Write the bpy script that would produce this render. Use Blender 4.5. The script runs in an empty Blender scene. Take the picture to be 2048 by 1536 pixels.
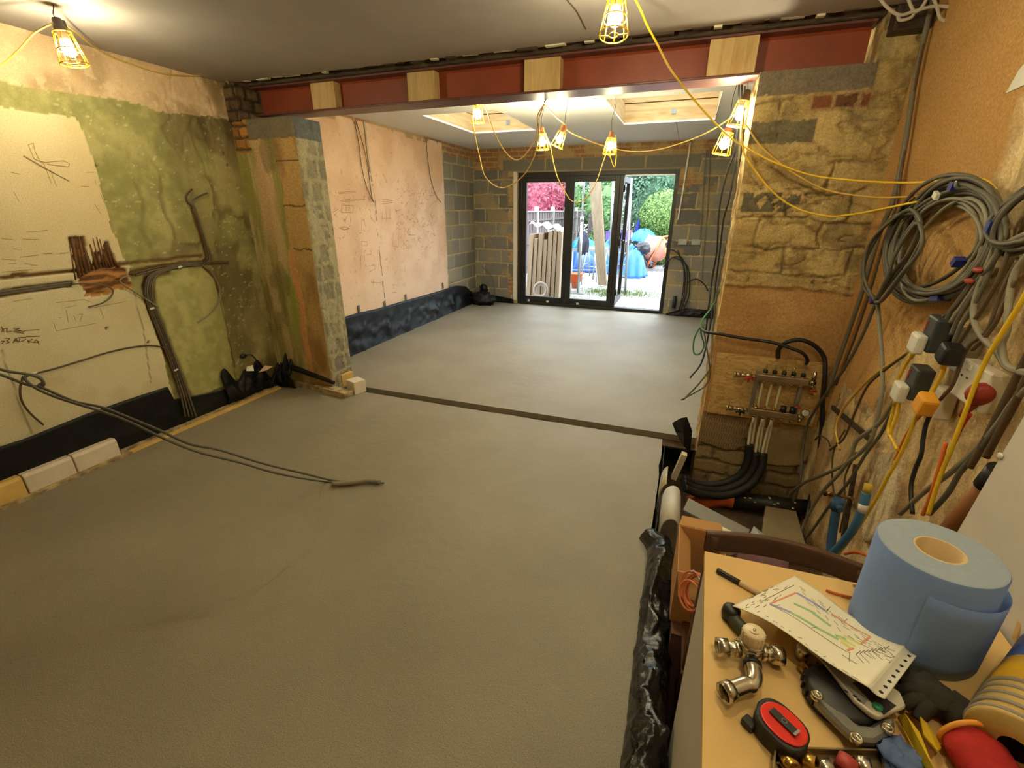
import bpy, bmesh, math, random
import numpy as np
from mathutils import Vector, Matrix

# ------------------------------------------------------------------ camera, world, exposure
SC = bpy.context.scene
COL = SC.collection
CAM_R = np.array([[0.9388, 0.3445, 0.003], [-0.1266, 0.3367, 0.9331], [-0.3205, 0.8763, -0.3597]])   # right, up, forward
CAM_F, CAM_H = 908.2, 1.6
cam_d = bpy.data.cameras.new('camera')
cam_d.sensor_fit = 'HORIZONTAL'; cam_d.sensor_width = 36.0
cam_d.lens = 36.0*CAM_F/2048.0
cam_d.clip_start = 0.02; cam_d.clip_end = 200
cam = bpy.data.objects.new('camera', cam_d); COL.objects.link(cam)
_u, _s, _v = np.linalg.svd(CAM_R); CAM_R = _u @ _v
_m = Matrix(np.vstack([np.column_stack([CAM_R[0], CAM_R[1], -CAM_R[2], [0, 0, CAM_H]]), [0, 0, 0, 1]]).tolist())
cam.matrix_world = _m
SC.camera = cam
SC.view_settings.view_transform = 'Standard'
SC.view_settings.look = 'None'
SC.view_settings.exposure = 1.42
SC.view_settings.gamma = 1.0
SC.view_settings.use_curve_mapping = False
SC.cycles.max_bounces = 7
SC.cycles.diffuse_bounces = 4
SC.cycles.glossy_bounces = 3
SC.cycles.transparent_max_bounces = 10
SC.cycles.sample_clamp_indirect = 4.0
SC.cycles.caustics_reflective = False
SC.cycles.caustics_refractive = False

BULB_POWER = 235.0
BULB_COL = (1.0, 0.90, 0.56)
SKY_STRENGTH = 4.5

w = bpy.data.worlds.new('overcast_sky'); SC.world = w; w.use_nodes = True
nt = w.node_tree; nt.nodes.clear()
wo = nt.nodes.new('ShaderNodeOutputWorld'); bg = nt.nodes.new('ShaderNodeBackground')
tc = nt.nodes.new('ShaderNodeTexCoord'); sx = nt.nodes.new('ShaderNodeSeparateXYZ')
rp = nt.nodes.new('ShaderNodeValToRGB'); nz = nt.nodes.new('ShaderNodeTexNoise'); mxw = nt.nodes.new('ShaderNodeMixRGB')
rp.color_ramp.elements[0].position = 0.42; rp.color_ramp.elements[0].color = (0.55, 0.62, 0.70, 1)
rp.color_ramp.elements[1].position = 0.75; rp.color_ramp.elements[1].color = (0.86, 0.93, 1.0, 1)
nz.inputs['Scale'].default_value = 2.5; nz.inputs['Detail'].default_value = 4
mxw.blend_type = 'MULTIPLY'; mxw.inputs['Fac'].default_value = 0.25
nt.links.new(tc.outputs['Generated'], sx.inputs[0]); nt.links.new(sx.outputs['Z'], rp.inputs['Fac'])
nt.links.new(tc.outputs['Generated'], nz.inputs['Vector'])
nt.links.new(rp.outputs['Color'], mxw.inputs['Color1']); nt.links.new(nz.outputs['Fac'], mxw.inputs['Color2'])
nt.links.new(mxw.outputs['Color'], bg.inputs['Color']); bg.inputs['Strength'].default_value = SKY_STRENGTH
nt.links.new(bg.outputs[0], wo.inputs[0])

# ------------------------------------------------------------------ helpers
rng = random.Random(7)
nrng = np.random.default_rng(11)

def at(px, py, **k):
    """where the sight line through a photo pixel meets a real plane x=, y= or z="""
    d = np.array([(px-1024)/CAM_F, -(py-768)/CAM_F, 1.0]) @ CAM_R
    o = np.array([0, 0, CAM_H])
    (a, v), = k.items(); i = 'xyz'.index(a)
    return Vector((o + (v-o[i])/d[i]*d).tolist())

def path(pts, **k):
    """photo points lying on one plane; a third entry overrides that point's plane value"""
    (a, v), = k.items()
    return [at(p[0], p[1], **{a: (p[2] if len(p) > 2 else v)}) for p in pts]

def hsh(ix, iy, seed=0):
    h = (ix.astype(np.int64)*374761393 + iy.astype(np.int64)*668265263 + seed*1442695041) & 0x7fffffff
    h = ((h ^ (h >> 13))*1274126177) & 0x7fffffff
    h = (h ^ (h >> 16)) & 0xffffff
    return h/float(0xffffff)
def vn(x, y, seed=0):
    xi = np.floor(x); yi = np.floor(y); fx = x-xi; fy = y-yi
    fx = fx*fx*(3-2*fx); fy = fy*fy*(3-2*fy)
    a = hsh(xi, yi, seed); b = hsh(xi+1, yi, seed); c = hsh(xi, yi+1, seed); d = hsh(xi+1, yi+1, seed)
    return (a*(1-fx)+b*fx)*(1-fy)+(c*(1-fx)+d*fx)*fy
def fbm(x, y, seed=0, o=4):
    t = 0; a = .5; s = 0
    for i in range(o):
        t = t+a*vn(x*2**i, y*2**i, seed+i*17); s += a; a *= .5
    return t/s
def sstep(a, b, x):
    t = np.clip((x-a)/(b-a), 0, 1); return t*t*(3-2*t)
def inpoly(U, V, poly):
    r = np.zeros(U.shape, bool); n = len(poly)
    for i in range(n):
        x0, y0 = poly[i]; x1, y1 = poly[(i+1) % n]
        if y0 == y1: continue
        c = ((y0 > V) != (y1 > V)) & (U < (x1-x0)*(V-y0)/(y1-y0)+x0)
        r ^= c
    return r
def segdist(U, V, pts):
    d = np.full(U.shape, 1e9)
    for (x0, y0), (x1, y1) in zip(pts[:-1], pts[1:]):
        dx, dy = x1-x0, y1-y0; l = dx*dx+dy*dy+1e-12
        t = np.clip(((U-x0)*dx+(V-y0)*dy)/l, 0, 1)
        d = np.minimum(d, np.hypot(U-x0-t*dx, V-y0-t*dy))
    return d
def bricks(U, V, bw, bh, m, seed=0, wob=.008, offs=.5):
    """mortar mask (1 in the joint), a random number per brick and a second one"""
    U = U+(fbm(U*6, V*6, seed+5, 2)-.5)*wob*2; V = V+(fbm(U*6+9, V*6, seed+6, 2)-.5)*wob*2
    r = np.floor(V/bh); uu = U/bw+offs*(r % 2)+hsh(r, r*0, seed)*.25
    c = np.floor(uu); fu = (uu-c)*bw; fv = (V/bh-r)*bh
    e = np.minimum(np.minimum(fu, bw-fu), np.minimum(fv, bh-fv))
    e = e+(fbm(U*45, V*45, seed+3, 2)-.5)*m*.9
    return 1-sstep(m*.35, m*.75, e), hsh(c, r, seed+1), hsh(c, r, seed+2)
def col(*c): return np.array(c, float)
def mixc(A, B, t):
    B = np.asarray(B, float)
    return A*(1-t[..., None])+B*t[..., None]
def lin(r, g, b):
    f = lambda c: ((c/255+.055)/1.055)**2.4 if c > 10 else c/255/12.92
    return (f(r), f(g), f(b))

# ---- materials
MATS = {}
def mat(name, c, rough=.7, metal=0., n=0.0, ns=20., bump=0., bs=None, c2=None, spec=None, coat=0., trans=0., stretch=None, emit=None, es=0., alpha=1.):
    if name in MATS: return MATS[name]
    m = bpy.data.materials.new(name); m.use_nodes = True; t = m.node_tree; p = t.nodes['Principled BSDF']
    p.inputs['Roughness'].default_value = rough; p.inputs['Metallic'].default_value = metal
    if spec is not None: p.inputs['Specular IOR Level'].default_value = spec
    if coat: p.inputs['Coat Weight'].default_value = coat
    if trans: p.inputs['Transmission Weight'].default_value = trans
    if alpha < 1: p.inputs['Alpha'].default_value = alpha
    if emit: p.inputs['Emission Color'].default_value = (*emit, 1); p.inputs['Emission Strength'].default_value = es
    p.inputs['Base Color'].default_value = (*c, 1)
    if n or c2 or bump:
        tx = t.nodes.new('ShaderNodeTexCoord'); mp = t.nodes.new('ShaderNodeMapping')
        if stretch: mp.inputs['Scale'].default_value = stretch
        no = t.nodes.new('ShaderNodeTexNoise'); no.inputs['Scale'].default_value = ns; no.inputs['Detail'].default_value = 6
        no.inputs['Roughness'].default_value = .62
        t.links.new(tx.outputs['Object'], mp.inputs['Vector']); t.links.new(mp.outputs[0], no.inputs['Vector'])
        if n or c2:
            r = t.nodes.new('ShaderNodeValToRGB'); r.color_ramp.elements[0].position = .3; r.color_ramp.elements[1].position = .7
            a = c2 if c2 else tuple(x*(1-n) for x in c); b = c if c2 else tuple(min(1, x*(1+n)) for x in c)
            r.color_ramp.elements[0].color = (*a, 1); r.color_ramp.elements[1].color = (*b, 1)
            t.links.new(no.outputs['Fac'], r.inputs['Fac']); t.links.new(r.outputs[0], p.inputs['Base Color'])
        if bump:
            nb = no
            if bs:
                nb = t.nodes.new('ShaderNodeTexNoise'); nb.inputs['Scale'].default_value = bs; nb.inputs['Detail'].default_value = 5
                t.links.new(mp.outputs[0], nb.inputs['Vector'])
            bn = t.nodes.new('ShaderNodeBump'); bn.inputs['Strength'].default_value = min(1, bump*2); bn.inputs['Distance'].default_value = .004+bump*.012
            t.links.new(nb.outputs['Fac'], bn.inputs['Height']); t.links.new(bn.outputs[0], p.inputs['Normal'])
    MATS[name] = m; return m

def wood(name, c1, c2, axis=0, scale=18., rough=.65):
    if name in MATS: return MATS[name]
    m = bpy.data.materials.new(name); m.use_nodes = True; t = m.node_tree; p = t.nodes['Principled BSDF']
    p.inputs['Roughness'].default_value = rough
    tx = t.nodes.new('ShaderNodeTexCoord'); mp = t.nodes.new('ShaderNodeMapping')
    s = [1, 1, 1]; s[axis] = .12; mp.inputs['Scale'].default_value = s
    no = t.nodes.new('ShaderNodeTexNoise'); no.inputs['Scale'].default_value = scale; no.inputs['Detail'].default_value = 5; no.inputs['Distortion'].default_value = 1.2
    no2 = t.nodes.new('ShaderNodeTexNoise'); no2.inputs['Scale'].default_value = scale*6; no2.inputs['Detail'].default_value = 3
    ad = t.nodes.new('ShaderNodeMath'); ad.operation = 'MULTIPLY_ADD'; ad.inputs[1].default_value = .35
    r = t.nodes.new('ShaderNodeValToRGB'); r.color_ramp.elements[0].position = .42; r.color_ramp.elements[1].position = .85
    r.color_ramp.elements[0].color = (*c2, 1); r.color_ramp.elements[1].color = (*c1, 1)
    t.links.new(tx.outputs['Object'], mp.inputs[0]); t.links.new(mp.outputs[0], no.inputs['Vector']); t.links.new(mp.outputs[0], no2.inputs['Vector'])
    t.links.new(no2.outputs['Fac'], ad.inputs[0]); t.links.new(no.outputs['Fac'], ad.inputs[2]); t.links.new(ad.outputs[0], r.inputs['Fac'])
    t.links.new(r.outputs[0], p.inputs['Base Color'])
    MATS[name] = m; return m

def relief_mat(name, rough=.9, ns=140., amt=.16, bump=.25, spec=.25):
    """surface whose colour zones come with the mesh, broken up by fine procedural grain"""
    if name in MATS: return MATS[name]
    m = bpy.data.materials.new(name); m.use_nodes = True; t = m.node_tree; p = t.nodes['Principled BSDF']
    p.inputs['Roughness'].default_value = rough; p.inputs['Specular IOR Level'].default_value = spec
    a = t.nodes.new('ShaderNodeAttribute'); a.attribute_name = 'Col'
    tx = t.nodes.new('ShaderNodeTexCoord')
    no = t.nodes.new('ShaderNodeTexNoise'); no.inputs['Scale'].default_value = ns; no.inputs['Detail'].default_value = 5; no.inputs['Roughness'].default_value = .7
    t.links.new(tx.outputs['Object'], no.inputs['Vector'])
    r = t.nodes.new('ShaderNodeMapRange'); r.inputs['To Min'].default_value = 1-amt*1.6; r.inputs['To Max'].default_value = 1+amt*1.6
    r.inputs['From Min'].default_value = .25; r.inputs['From Max'].default_value = .75
    t.links.new(no.outputs['Fac'], r.inputs['Value'])
    vm = t.nodes.new('ShaderNodeVectorMath'); vm.operation = 'SCALE'
    t.links.new(a.outputs['Color'], vm.inputs[0]); t.links.new(r.outputs[0], vm.inputs['Scale']); t.links.new(vm.outputs[0], p.inputs['Base Color'])
    bn = t.nodes.new('ShaderNodeBump'); bn.inputs['Strength'].default_value = min(1, bump*2); bn.inputs['Distance'].default_value = .006
    t.links.new(no.outputs['Fac'], bn.inputs['Height']); t.links.new(bn.outputs[0], p.inputs['Normal'])
    MATS[name] = m; return m

def glass_mat(name, tint=(1, 1, 1), refl=.5):
    if name in MATS: return MATS[name]
    m = bpy.data.materials.new(name); m.use_nodes = True; t = m.node_tree; t.nodes.clear()
    o = t.nodes.new('ShaderNodeOutputMaterial'); tr = t.nodes.new('ShaderNodeBsdfTransparent'); gl = t.nodes.new('ShaderNodeBsdfGlossy')
    fr = t.nodes.new('ShaderNodeFresnel'); mu = t.nodes.new('ShaderNodeMath'); mu.operation = 'MULTIPLY'; mu.inputs[1].default_value = refl
    mx = t.nodes.new('ShaderNodeMixShader'); tr.inputs[0].default_value = (*tint, 1); gl.inputs['Roughness'].default_value = .02
    fr.inputs['IOR'].default_value = 1.45
    t.links.new(fr.outputs[0], mu.inputs[0]); t.links.new(mu.outputs[0], mx.inputs[0]); t.links.new(tr.outputs[0], mx.inputs[1]); t.links.new(gl.outputs[0], mx.inputs[2])
    t.links.new(mx.outputs[0], o.inputs[0])
    MATS[name] = m; return m

# ---- objects
def put(o, parent=None):
    COL.objects.link(o)
    if parent is not None: o.parent = parent
    return o
def tag(o, label=None, cat=None, group=None, kind=None):
    if label: o['label'] = label
    if cat: o['category'] = cat
    if group: o['group'] = group
    if kind: o['kind'] = kind
    return o
def empty(name, loc=(0, 0, 0), label=None, cat=None, group=None, rot=None):
    o = bpy.data.objects.new(name, None); o.empty_display_size = .05; COL.objects.link(o)
    M = Matrix.Translation(Vector(loc))
    if rot is not None: M = M @ rot.to_4x4()
    o.matrix_world = M
    return tag(o, label, cat, group)
def structure(o): o['kind'] = 'structure'; return o

def catmull(pts, sub=8):
    P = [Vector(p) for p in pts]
    if len(P) < 3: return P
    out = []
    for i in range(len(P)-1):
        p0 = P[i-1] if i else P[0]*2-P[1]; p1 = P[i]; p2 = P[i+1]; p3 = P[i+2] if i+2 < len(P) else P[-1]*2-P[-2]
        for k in range(sub):
            t = k/sub
            out.append(.5*((2*p1)+(p2-p0)*t+(2*p0-5*p1+4*p2-p3)*t*t+(3*p1-p0-3*p2+p3)*t**3))
    out.append(P[-1]); return out

def frame(z, up=(0, 0, 1)):
    z = Vector(z).normalized(); u = Vector(up)
    if abs(z.dot(u)) > .98: u = Vector((0, 1, 0))
    x = u.cross(z).normalized(); y = z.cross(x)
    return Matrix((x, y, z)).transposed()

class MB:
    def __init__(s, M=None): s.v = []; s.f = []; s.mi = []; s.sm = []; s.M = M; s.cur = 0
    def _add(s, vs, fs, smooth=False):
        b = len(s.v)
        for p in vs:
            p = Vector(p); s.v.append(s.M @ p if s.M is not None else p)
        for f in fs: s.f.append([b+i for i in f]); s.mi.append(s.cur); s.sm.append(smooth)
        return s
    def box(s, c, d, rot=None):
        x, y, z = [q/2 for q in d]; vs = [Vector(p) for p in ((-x, -y, -z), (x, -y, -z), (x, y, -z), (-x, y, -z), (-x, -y, z), (x, -y, z), (x, y, z), (-x, y, z))]
        if rot is not None: vs = [rot @ p for p in vs]
        c = Vector(c)
        return s._add([p+c for p in vs], [(3, 2, 1, 0), (4, 5, 6, 7), (0, 1, 5, 4), (1, 2, 6, 5), (2, 3, 7, 6), (3, 0, 4, 7)])
    def bx(s, a, b): return s.box([(a[i]+b[i])/2 for i in range(3)], [abs(b[i]-a[i]) for i in range(3)])
    def tube(s, pts, r, n=8, caps=True, sub=8, closed=False, flat=None):
        P = catmull(pts, sub) if sub > 1 else [Vector(p) for p in pts]
        Q = [P[0]]
        for p in P[1:]:
            if (p-Q[-1]).length > 1e-5: Q.append(p)
        P = Q; rs = r if callable(r) else (lambda t: r)
        N = len(P); vs = []; fs = []
        t0 = (P[1]-P[0]).normalized(); nx = frame(t0).col[0].copy()
        for i in range(N):
            t = (P[min(i+1, N-1)]-P[max(i-1, 0)])
            t = t.normalized() if t.length > 1e-9 else t0
            nx = (nx-t*nx.dot(t));
            nx = nx.normalized() if nx.length > 1e-6 else frame(t).col[0].copy()
            ny = t.cross(nx); rr = rs(i/(N-1))
            for k in range(n):
                a = 2*math.pi*k/n; vs.append(P[i]+(nx*math.cos(a)+ny*math.sin(a)*(flat or 1))*rr)
        for i in range(N-1):
            for k in range(n):
                fs.append((i*n+k, i*n+(k+1) % n, (i+1)*n+(k+1) % n, (i+1)*n+k))
        s._add(vs, fs, True)
        if caps:
            b = len(s.v)-len(vs); s.f.append([b+k for k in range(n)][::-1]); s.mi.append(s.cur); s.sm.append(False)
            s.f.append([b+(N-1)*n+k for k in range(n)]); s.mi.append(s.cur); s.sm.append(False)
        return s
    def cyl(s, p0, p1, r0, r1=None, n=16, caps=True):
        r1 = r0 if r1 is None else r1
        return s.tube([p0, p1], lambda t: r0+(r1-r0)*t, n=n, caps=caps, sub=1)
    def lathe(s, prof, M=None, n=24, cap0=False, cap1=False, smooth=True):
        vs = []; fs = []
        for (r, z) in prof:
            for k in range(n):
                a = 2*math.pi*k/n; p = Vector((r*math.cos(a), r*math.sin(a), z)); vs.append(M @ p if M is not None else p)
        m = len(prof)
        for i in range(m-1):
            for k in range(n): fs.append((i*n+k, i*n+(k+1) % n, (i+1)*n+(k+1) % n, (i+1)*n+k))
        s._add(vs, fs, smooth)
        b = len(s.v)-len(vs)
        if cap0: s.f.append([b+k for k in range(n)][::-1]); s.mi.append(s.cur); s.sm.append(False)
        if cap1: s.f.append([b+(m-1)*n+k for k in range(n)]); s.mi.append(s.cur); s.sm.append(False)
        return s
    def torus(s, c, R, r, M=None, n=28, k=6, a0=0, a1=2*math.pi):
        rot = M if M is not None else Matrix.Identity(3); c = Vector(c)
        full = abs(a1-a0-2*math.pi) < 1e-6
        pts = [c+rot @ Vector((R*math.cos(a0+(a1-a0)*i/n), R*math.sin(a0+(a1-a0)*i/n), 0)) for i in range(n+1)]
        return s.tube(pts, r, n=k, caps=not full, sub=1)
    def prism(s, poly, ext):
        n = len(poly); P = [Vector(p) for p in poly]; e = Vector(ext)
        return s._add(P+[p+e for p in P], [tuple(range(n))[::-1], tuple(range(n, 2*n))]+[(i, (i+1) % n, n+(i+1) % n, n+i) for i in range(n)])
    def grid(s, fn, nu, nv, smooth=True, closed=False):
        vs = [fn(i/nu, j/nv) for j in range(nv+1) for i in range(nu+1)]
        fs = [(j*(nu+1)+i, j*(nu+1)+i+1, (j+1)*(nu+1)+i+1, (j+1)*(nu+1)+i) for j in range(nv) for i in range(nu)]
        return s._add(vs, fs, smooth)
    def blob(s, c, rad, M=None, n=20, m=12, amp=.15, freq=3., seed=0):
        c = Vector(c); M = M or Matrix.Identity(3)
        from mathutils import noise as mn
        def f(u, v):
            a = 2*math.pi*u; b = math.pi*(v-.5); d = Vector((math.cos(a)*math.cos(b), math.sin(a)*math.cos(b), math.sin(b)))
            k = 1+amp*mn.noise(d*freq+Vector((seed, seed*1.7, 0)))
            return c+M @ Vector((d.x*rad[0]*k, d.y*rad[1]*k, d.z*rad[2]*k))
        return s.grid(f, n, m)
    def build(s, name, mats, parent=None, bevel=0, seg=2, solid=0, subsurf=0, weld=False, origin=None):
        me = bpy.data.meshes.new(name)
        V = s.v
        if origin is not None: V = [v-Vector(origin) for v in V]
        me.from_pydata([tuple(p) for p in V], [], s.f)
        if not isinstance(mats, (list, tuple)): mats = [mats]
        for q in mats: me.materials.append(q)
        me.polygons.foreach_set('material_index', s.mi); me.polygons.foreach_set('use_smooth', s.sm)
        me.update()
        o = bpy.data.objects.new(name, me); put(o, parent)
        if origin is not None: o.location = origin
        if weld: k = o.modifiers.new('weld', 'WELD'); k.merge_threshold = 1e-5
        if solid: k = o.modifiers.new('thickness', 'SOLIDIFY'); k.thickness = solid; k.offset = 0
        if subsurf: k = o.modifiers.new('smooth', 'SUBSURF'); k.levels = subsurf; k.render_levels = subsurf
        if bevel:
            k = o.modifiers.new('bevel', 'BEVEL'); k.width = bevel; k.segments = seg; k.limit_method = 'ANGLE'; k.angle_limit = math.radians(40)
        return o

def local(o, pts):
    """world points into the frame of a thing"""
    I = o.matrix_world.inverted(); return [I @ Vector(p) for p in pts]

def patch(O, U, V, nrm, wu, wv, step, fn, edge=.012, cut=None):
    """a displaced, coloured grid: O + u*U + v*V, raised along nrm"""
    nu = max(2, int(wu/step)); nv = max(2, int(wv/step))
    u = np.linspace(0, wu, nu+1); v = np.linspace(0, wv, nv+1); UU, VV = np.meshgrid(u, v)
    c, h = fn(UU, VV)
    e = np.minimum(np.minimum(UU, wu-UU), np.minimum(VV, wv-VV)); h = h*np.clip(e/edge, 0, 1)
    O, U, V, N = (np.array(q, float) for q in (O, U, V, nrm))
    P = O+UU[..., None]*U+VV[..., None]*V+h[..., None]*N
    idx = np.arange((nu+1)*(nv+1)).reshape(nv+1, nu+1)
    f = np.stack([idx[:-1, :-1], idx[:-1, 1:], idx[1:, 1:], idx[1:, :-1]], -1).reshape(-1, 4)
    if np.dot(np.cross(U, V), N) < 0: f = f[:, ::-1]
    if cut is not None:
        cu = (UU[:-1, :-1]+UU[1:, 1:])/2; cv = (VV[:-1, :-1]+VV[1:, 1:])/2
        f = f[~cut(cu, cv).reshape(-1)]
    return P.reshape(-1, 3), np.clip(c.reshape(-1, 3), 0, 1), f

def relief(name, patches, m, parent=None, smooth=True):
    vs, cs, fs, b = [], [], [], 0
    for (p, c, f) in patches: vs.append(p); cs.append(c); fs.append(f+b); b += len(p)
    v = np.concatenate(vs); c = np.concatenate(cs); f = np.concatenate(fs)
    used = np.zeros(len(v), bool); used[f.ravel()] = True
    remap = np.cumsum(used)-1; v = v[used]; c = c[used]; f = remap[f]
    me = bpy.data.meshes.new(name)
    me.vertices.add(len(v)); me.vertices.foreach_set('co', v.ravel())
    me.loops.add(f.size); me.loops.foreach_set('vertex_index', f.ravel().astype(np.int32))
    me.polygons.add(len(f)); me.polygons.foreach_set('loop_start', np.arange(0, f.size, 4, dtype=np.int32))
    me.polygons.foreach_set('use_smooth', np.full(len(f), smooth))
    me.update(calc_edges=True)
    a = me.color_attributes.new('Col', 'FLOAT_COLOR', 'POINT')
    c = np.clip(c*np.array([1.10, 1.14, 1.32])+.010, 0, .9)      # paint colours as they are in neutral light
    a.data.foreach_set('color', np.column_stack([c, np.ones(len(c))]).ravel().astype(np.float32))
    me.materials.append(m)
    return put(bpy.data.objects.new(name, me), parent)

def flatc(*rgb):
    return lambda U, V: (np.broadcast_to(col(*rgb), U.shape+(3,))*(1+.12*(fbm(U*9, V*9, 3, 3)-.5))[..., None], U*0)

# ---- shared materials
M_yellow = mat('yellow_cable', lin(232, 190, 40), .45, n=.08, ns=40)
M_yellow_dull = mat('dusty_yellow_cable', lin(205, 165, 70), .55, n=.1, ns=40)
M_greyc = mat('grey_cable', lin(92, 87, 74), .55, n=.12, ns=30)
M_greyc_l = mat('pale_grey_cable', lin(134, 127, 108), .55, n=.12, ns=30)
M_blackc = mat('black_cable', lin(28, 27, 26), .45, n=.2, ns=30)
M_brownc = mat('brown_cable', lin(85, 65, 42), .55, n=.2, ns=30)
M_orangec = mat('orange_cable', lin(215, 105, 35), .45, n=.1, ns=30)
M_dpm = mat('black_polythene', (.007, .007, .008), .44, n=.3, ns=12, bump=.3, bs=14, spec=.25)
M_dpm_g = mat('glossy_black_polythene', (.010, .010, .012), .20, n=.3, ns=12, bump=.4, bs=26, spec=.55)
M_white = mat('white_plastic', lin(225, 222, 210), .35)
M_steel = mat('galvanised_steel', lin(165, 168, 168), .38, .85, n=.15, ns=25)
M_chrome = mat('chrome', lin(215, 205, 180), .18, 1.0, n=.06, ns=40)
M_brass = mat('brass', lin(205, 165, 85), .25, 1.0, n=.08, ns=40)
M_black = mat('black_plastic', lin(26, 26, 28), .45, n=.1, ns=30)
M_softwood = wood('pale_softwood', lin(214, 184, 128), lin(186, 148, 90), 2, 16)
M_softwood_x = wood('pale_softwood_across', lin(208, 178, 122), lin(178, 140, 84), 0, 16)
M_darkwood = wood('dark_old_timber', lin(70, 52, 36), lin(34, 25, 18), 0, 22)
M_grey_pb = mat('grey_plasterboard', lin(212, 204, 194), .85, n=.05, ns=8)
# ================================================================== SETTING
XL, XR = -3.55, 0.96          # side walls
YB, YJ, YR = -1.5, 3.22, 7.75  # wall behind the camera, joint between the two slabs, end wall
ZC = 2.51

RM = relief_mat('old_plaster', .92, 150, .13, .22)
RB = relief_mat('blockwork', .95, 110, .22, .45)
RS = relief_mat('rough_masonry', .95, 90, .22, .5)
RSM = relief_mat('sealed_plaster', .55, 60, .05, .10, .35)

# ---- floor : two screeds with a groove between
m = bpy.data.materials.new('sand_cement_screed'); m.use_nodes = True; t = m.node_tree; p = t.nodes['Principled BSDF']
p.inputs['Roughness'].default_value = .50; p.inputs['Specular IOR Level'].default_value = .5
tx = t.nodes.new('ShaderNodeTexCoord')
n1 = t.nodes.new('ShaderNodeTexNoise'); n1.inputs['Scale'].default_value = 1.3; n1.inputs['Detail'].default_value = 5
n2 = t.nodes.new('ShaderNodeTexNoise'); n2.inputs['Scale'].default_value = 210; n2.inputs['Detail'].default_value = 4
n3 = t.nodes.new('ShaderNodeTexVoronoi'); n3.inputs['Scale'].default_value = 85
r1 = t.nodes.new('ShaderNodeValToRGB'); r1.color_ramp.elements[0].position = .3; r1.color_ramp.elements[1].position = .72
r1.color_ramp.elements[0].color = (.245, .210, .146, 1); r1.color_ramp.elements[1].color = (.325, .284, .206, 1)
r3 = t.nodes.new('ShaderNodeMapRange'); r3.inputs['From Min'].default_value = .02; r3.inputs['From Max'].default_value = .12; r3.inputs['To Min'].default_value = 1.35; r3.inputs['To Max'].default_value = 1.0
r2 = t.nodes.new('ShaderNodeMapRange'); r2.inputs['From Min'].default_value = .3; r2.inputs['From Max'].default_value = .7; r2.inputs['To Min'].default_value = .78; r2.inputs['To Max'].default_value = 1.2
mm = t.nodes.new('ShaderNodeMath'); mm.operation = 'MULTIPLY'; vs_ = t.nodes.new('ShaderNodeVectorMath'); vs_.operation = 'SCALE'
for q in (n1, n2, n3): t.links.new(tx.outputs['Object'], q.inputs['Vector'])
t.links.new(n1.outputs['Fac'], r1.inputs['Fac']); t.links.new(n2.outputs['Fac'], r2.inputs['Value']); t.links.new(n3.outputs['Distance'], r3.inputs['Value'])
t.links.new(r2.outputs[0], mm.inputs[0]); t.links.new(r3.outputs[0], mm.inputs[1]); t.links.new(r1.outputs[0], vs_.inputs[0]); t.links.new(mm.outputs[0], vs_.inputs['Scale'])
t.links.new(vs_.outputs[0], p.inputs['Base Color'])
ad = t.nodes.new('ShaderNodeMath'); ad.operation = 'MULTIPLY_ADD'; ad.inputs[1].default_value = 2.5
n4 = t.nodes.new('ShaderNodeTexNoise'); n4.inputs['Scale'].default_value = 14; n4.inputs['Detail'].default_value = 3
t.links.new(tx.outputs['Object'], n4.inputs['Vector'])
t.links.new(n4.outputs['Fac'], ad.inputs[0]); t.links.new(n2.outputs['Fac'], ad.inputs[2])
bn = t.nodes.new('ShaderNodeBump'); bn.inputs['Strength'].default_value = .55; bn.inputs['Distance'].default_value = .004
t.links.new(ad.outputs[0], bn.inputs['Height']); t.links.new(bn.outputs[0], p.inputs['Normal'])
M_screed = m
M_earth = mat('damp_brown_mortar', lin(72, 54, 32), .95, n=.3, ns=40, bump=.6, bs=60)

def slab(name, x0, x1, y0, y1, zt, zb, wob, seed):
    r = random.Random(seed); n = 60; poly = []
    lo = lambda a, b, k: [a+(b-a)*i/k for i in range(k)]
    for x in lo(x0, x1, n): poly.append((x, y0))
    for y in lo(y0, y1, n): poly.append((x1+r.uniform(-wob, wob), y))
    for x in lo(x1, x0, n): poly.append((x, y1+r.uniform(-wob, wob)*.8))
    for y in lo(y1, y0, n): poly.append((x0, y))
    mb = MB(); N = len(poly)
    mb._add([(x, y, zt) for x, y in poly], [tuple(range(N))])
    mb._add([(x, y, zt) for x, y in poly]+[(x, y, zb) for x, y in poly], [(i, N+i, N+(i+1) % N, (i+1) % N) for i in range(N)])
    mb._add([(x, y, zb) for x, y in poly], [tuple(range(N))[::-1]])
    return structure(mb.build(name, M_screed))
slab('floor', -3.47, .02, YB, YJ-.005, 0, -.12, .006, 3)
slab('floor_rear', XL+.01, 1.2, YJ+.105, YR+.12, 0, -.12, .006, 4)
g = MB(); g.grid(lambda u, v: Vector((-2.62+2.95*u, YJ-.012+.13*v, -.045+.012*math.sin(u*37)*math.sin(v*3)-.02*math.sin(math.pi*v))), 60, 6)
structure(g.build('floor_joint', M_earth))
# subfloor in the pit to the right of the screed
def sub_fn(U, V):
    n = fbm(U*7, V*7, 31); c = mixc(np.broadcast_to(col(*lin(78, 62, 42)), U.shape+(3,)), lin(120, 100, 72), sstep(.4, .7, n)); return c, (n-.5)*.05
structure(relief('floor_subfloor', [patch((-.05, YB, -.34), (1, 0, 0), (0, 1, 0), (0, 0, 1), 1.1, 4.85, .03, sub_fn)], RS))
structure(MB().bx((XL-.1, YB-.1, -.5), (1.2, YR+.1, -.38)).build('floor_hardcore', M_earth))

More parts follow.
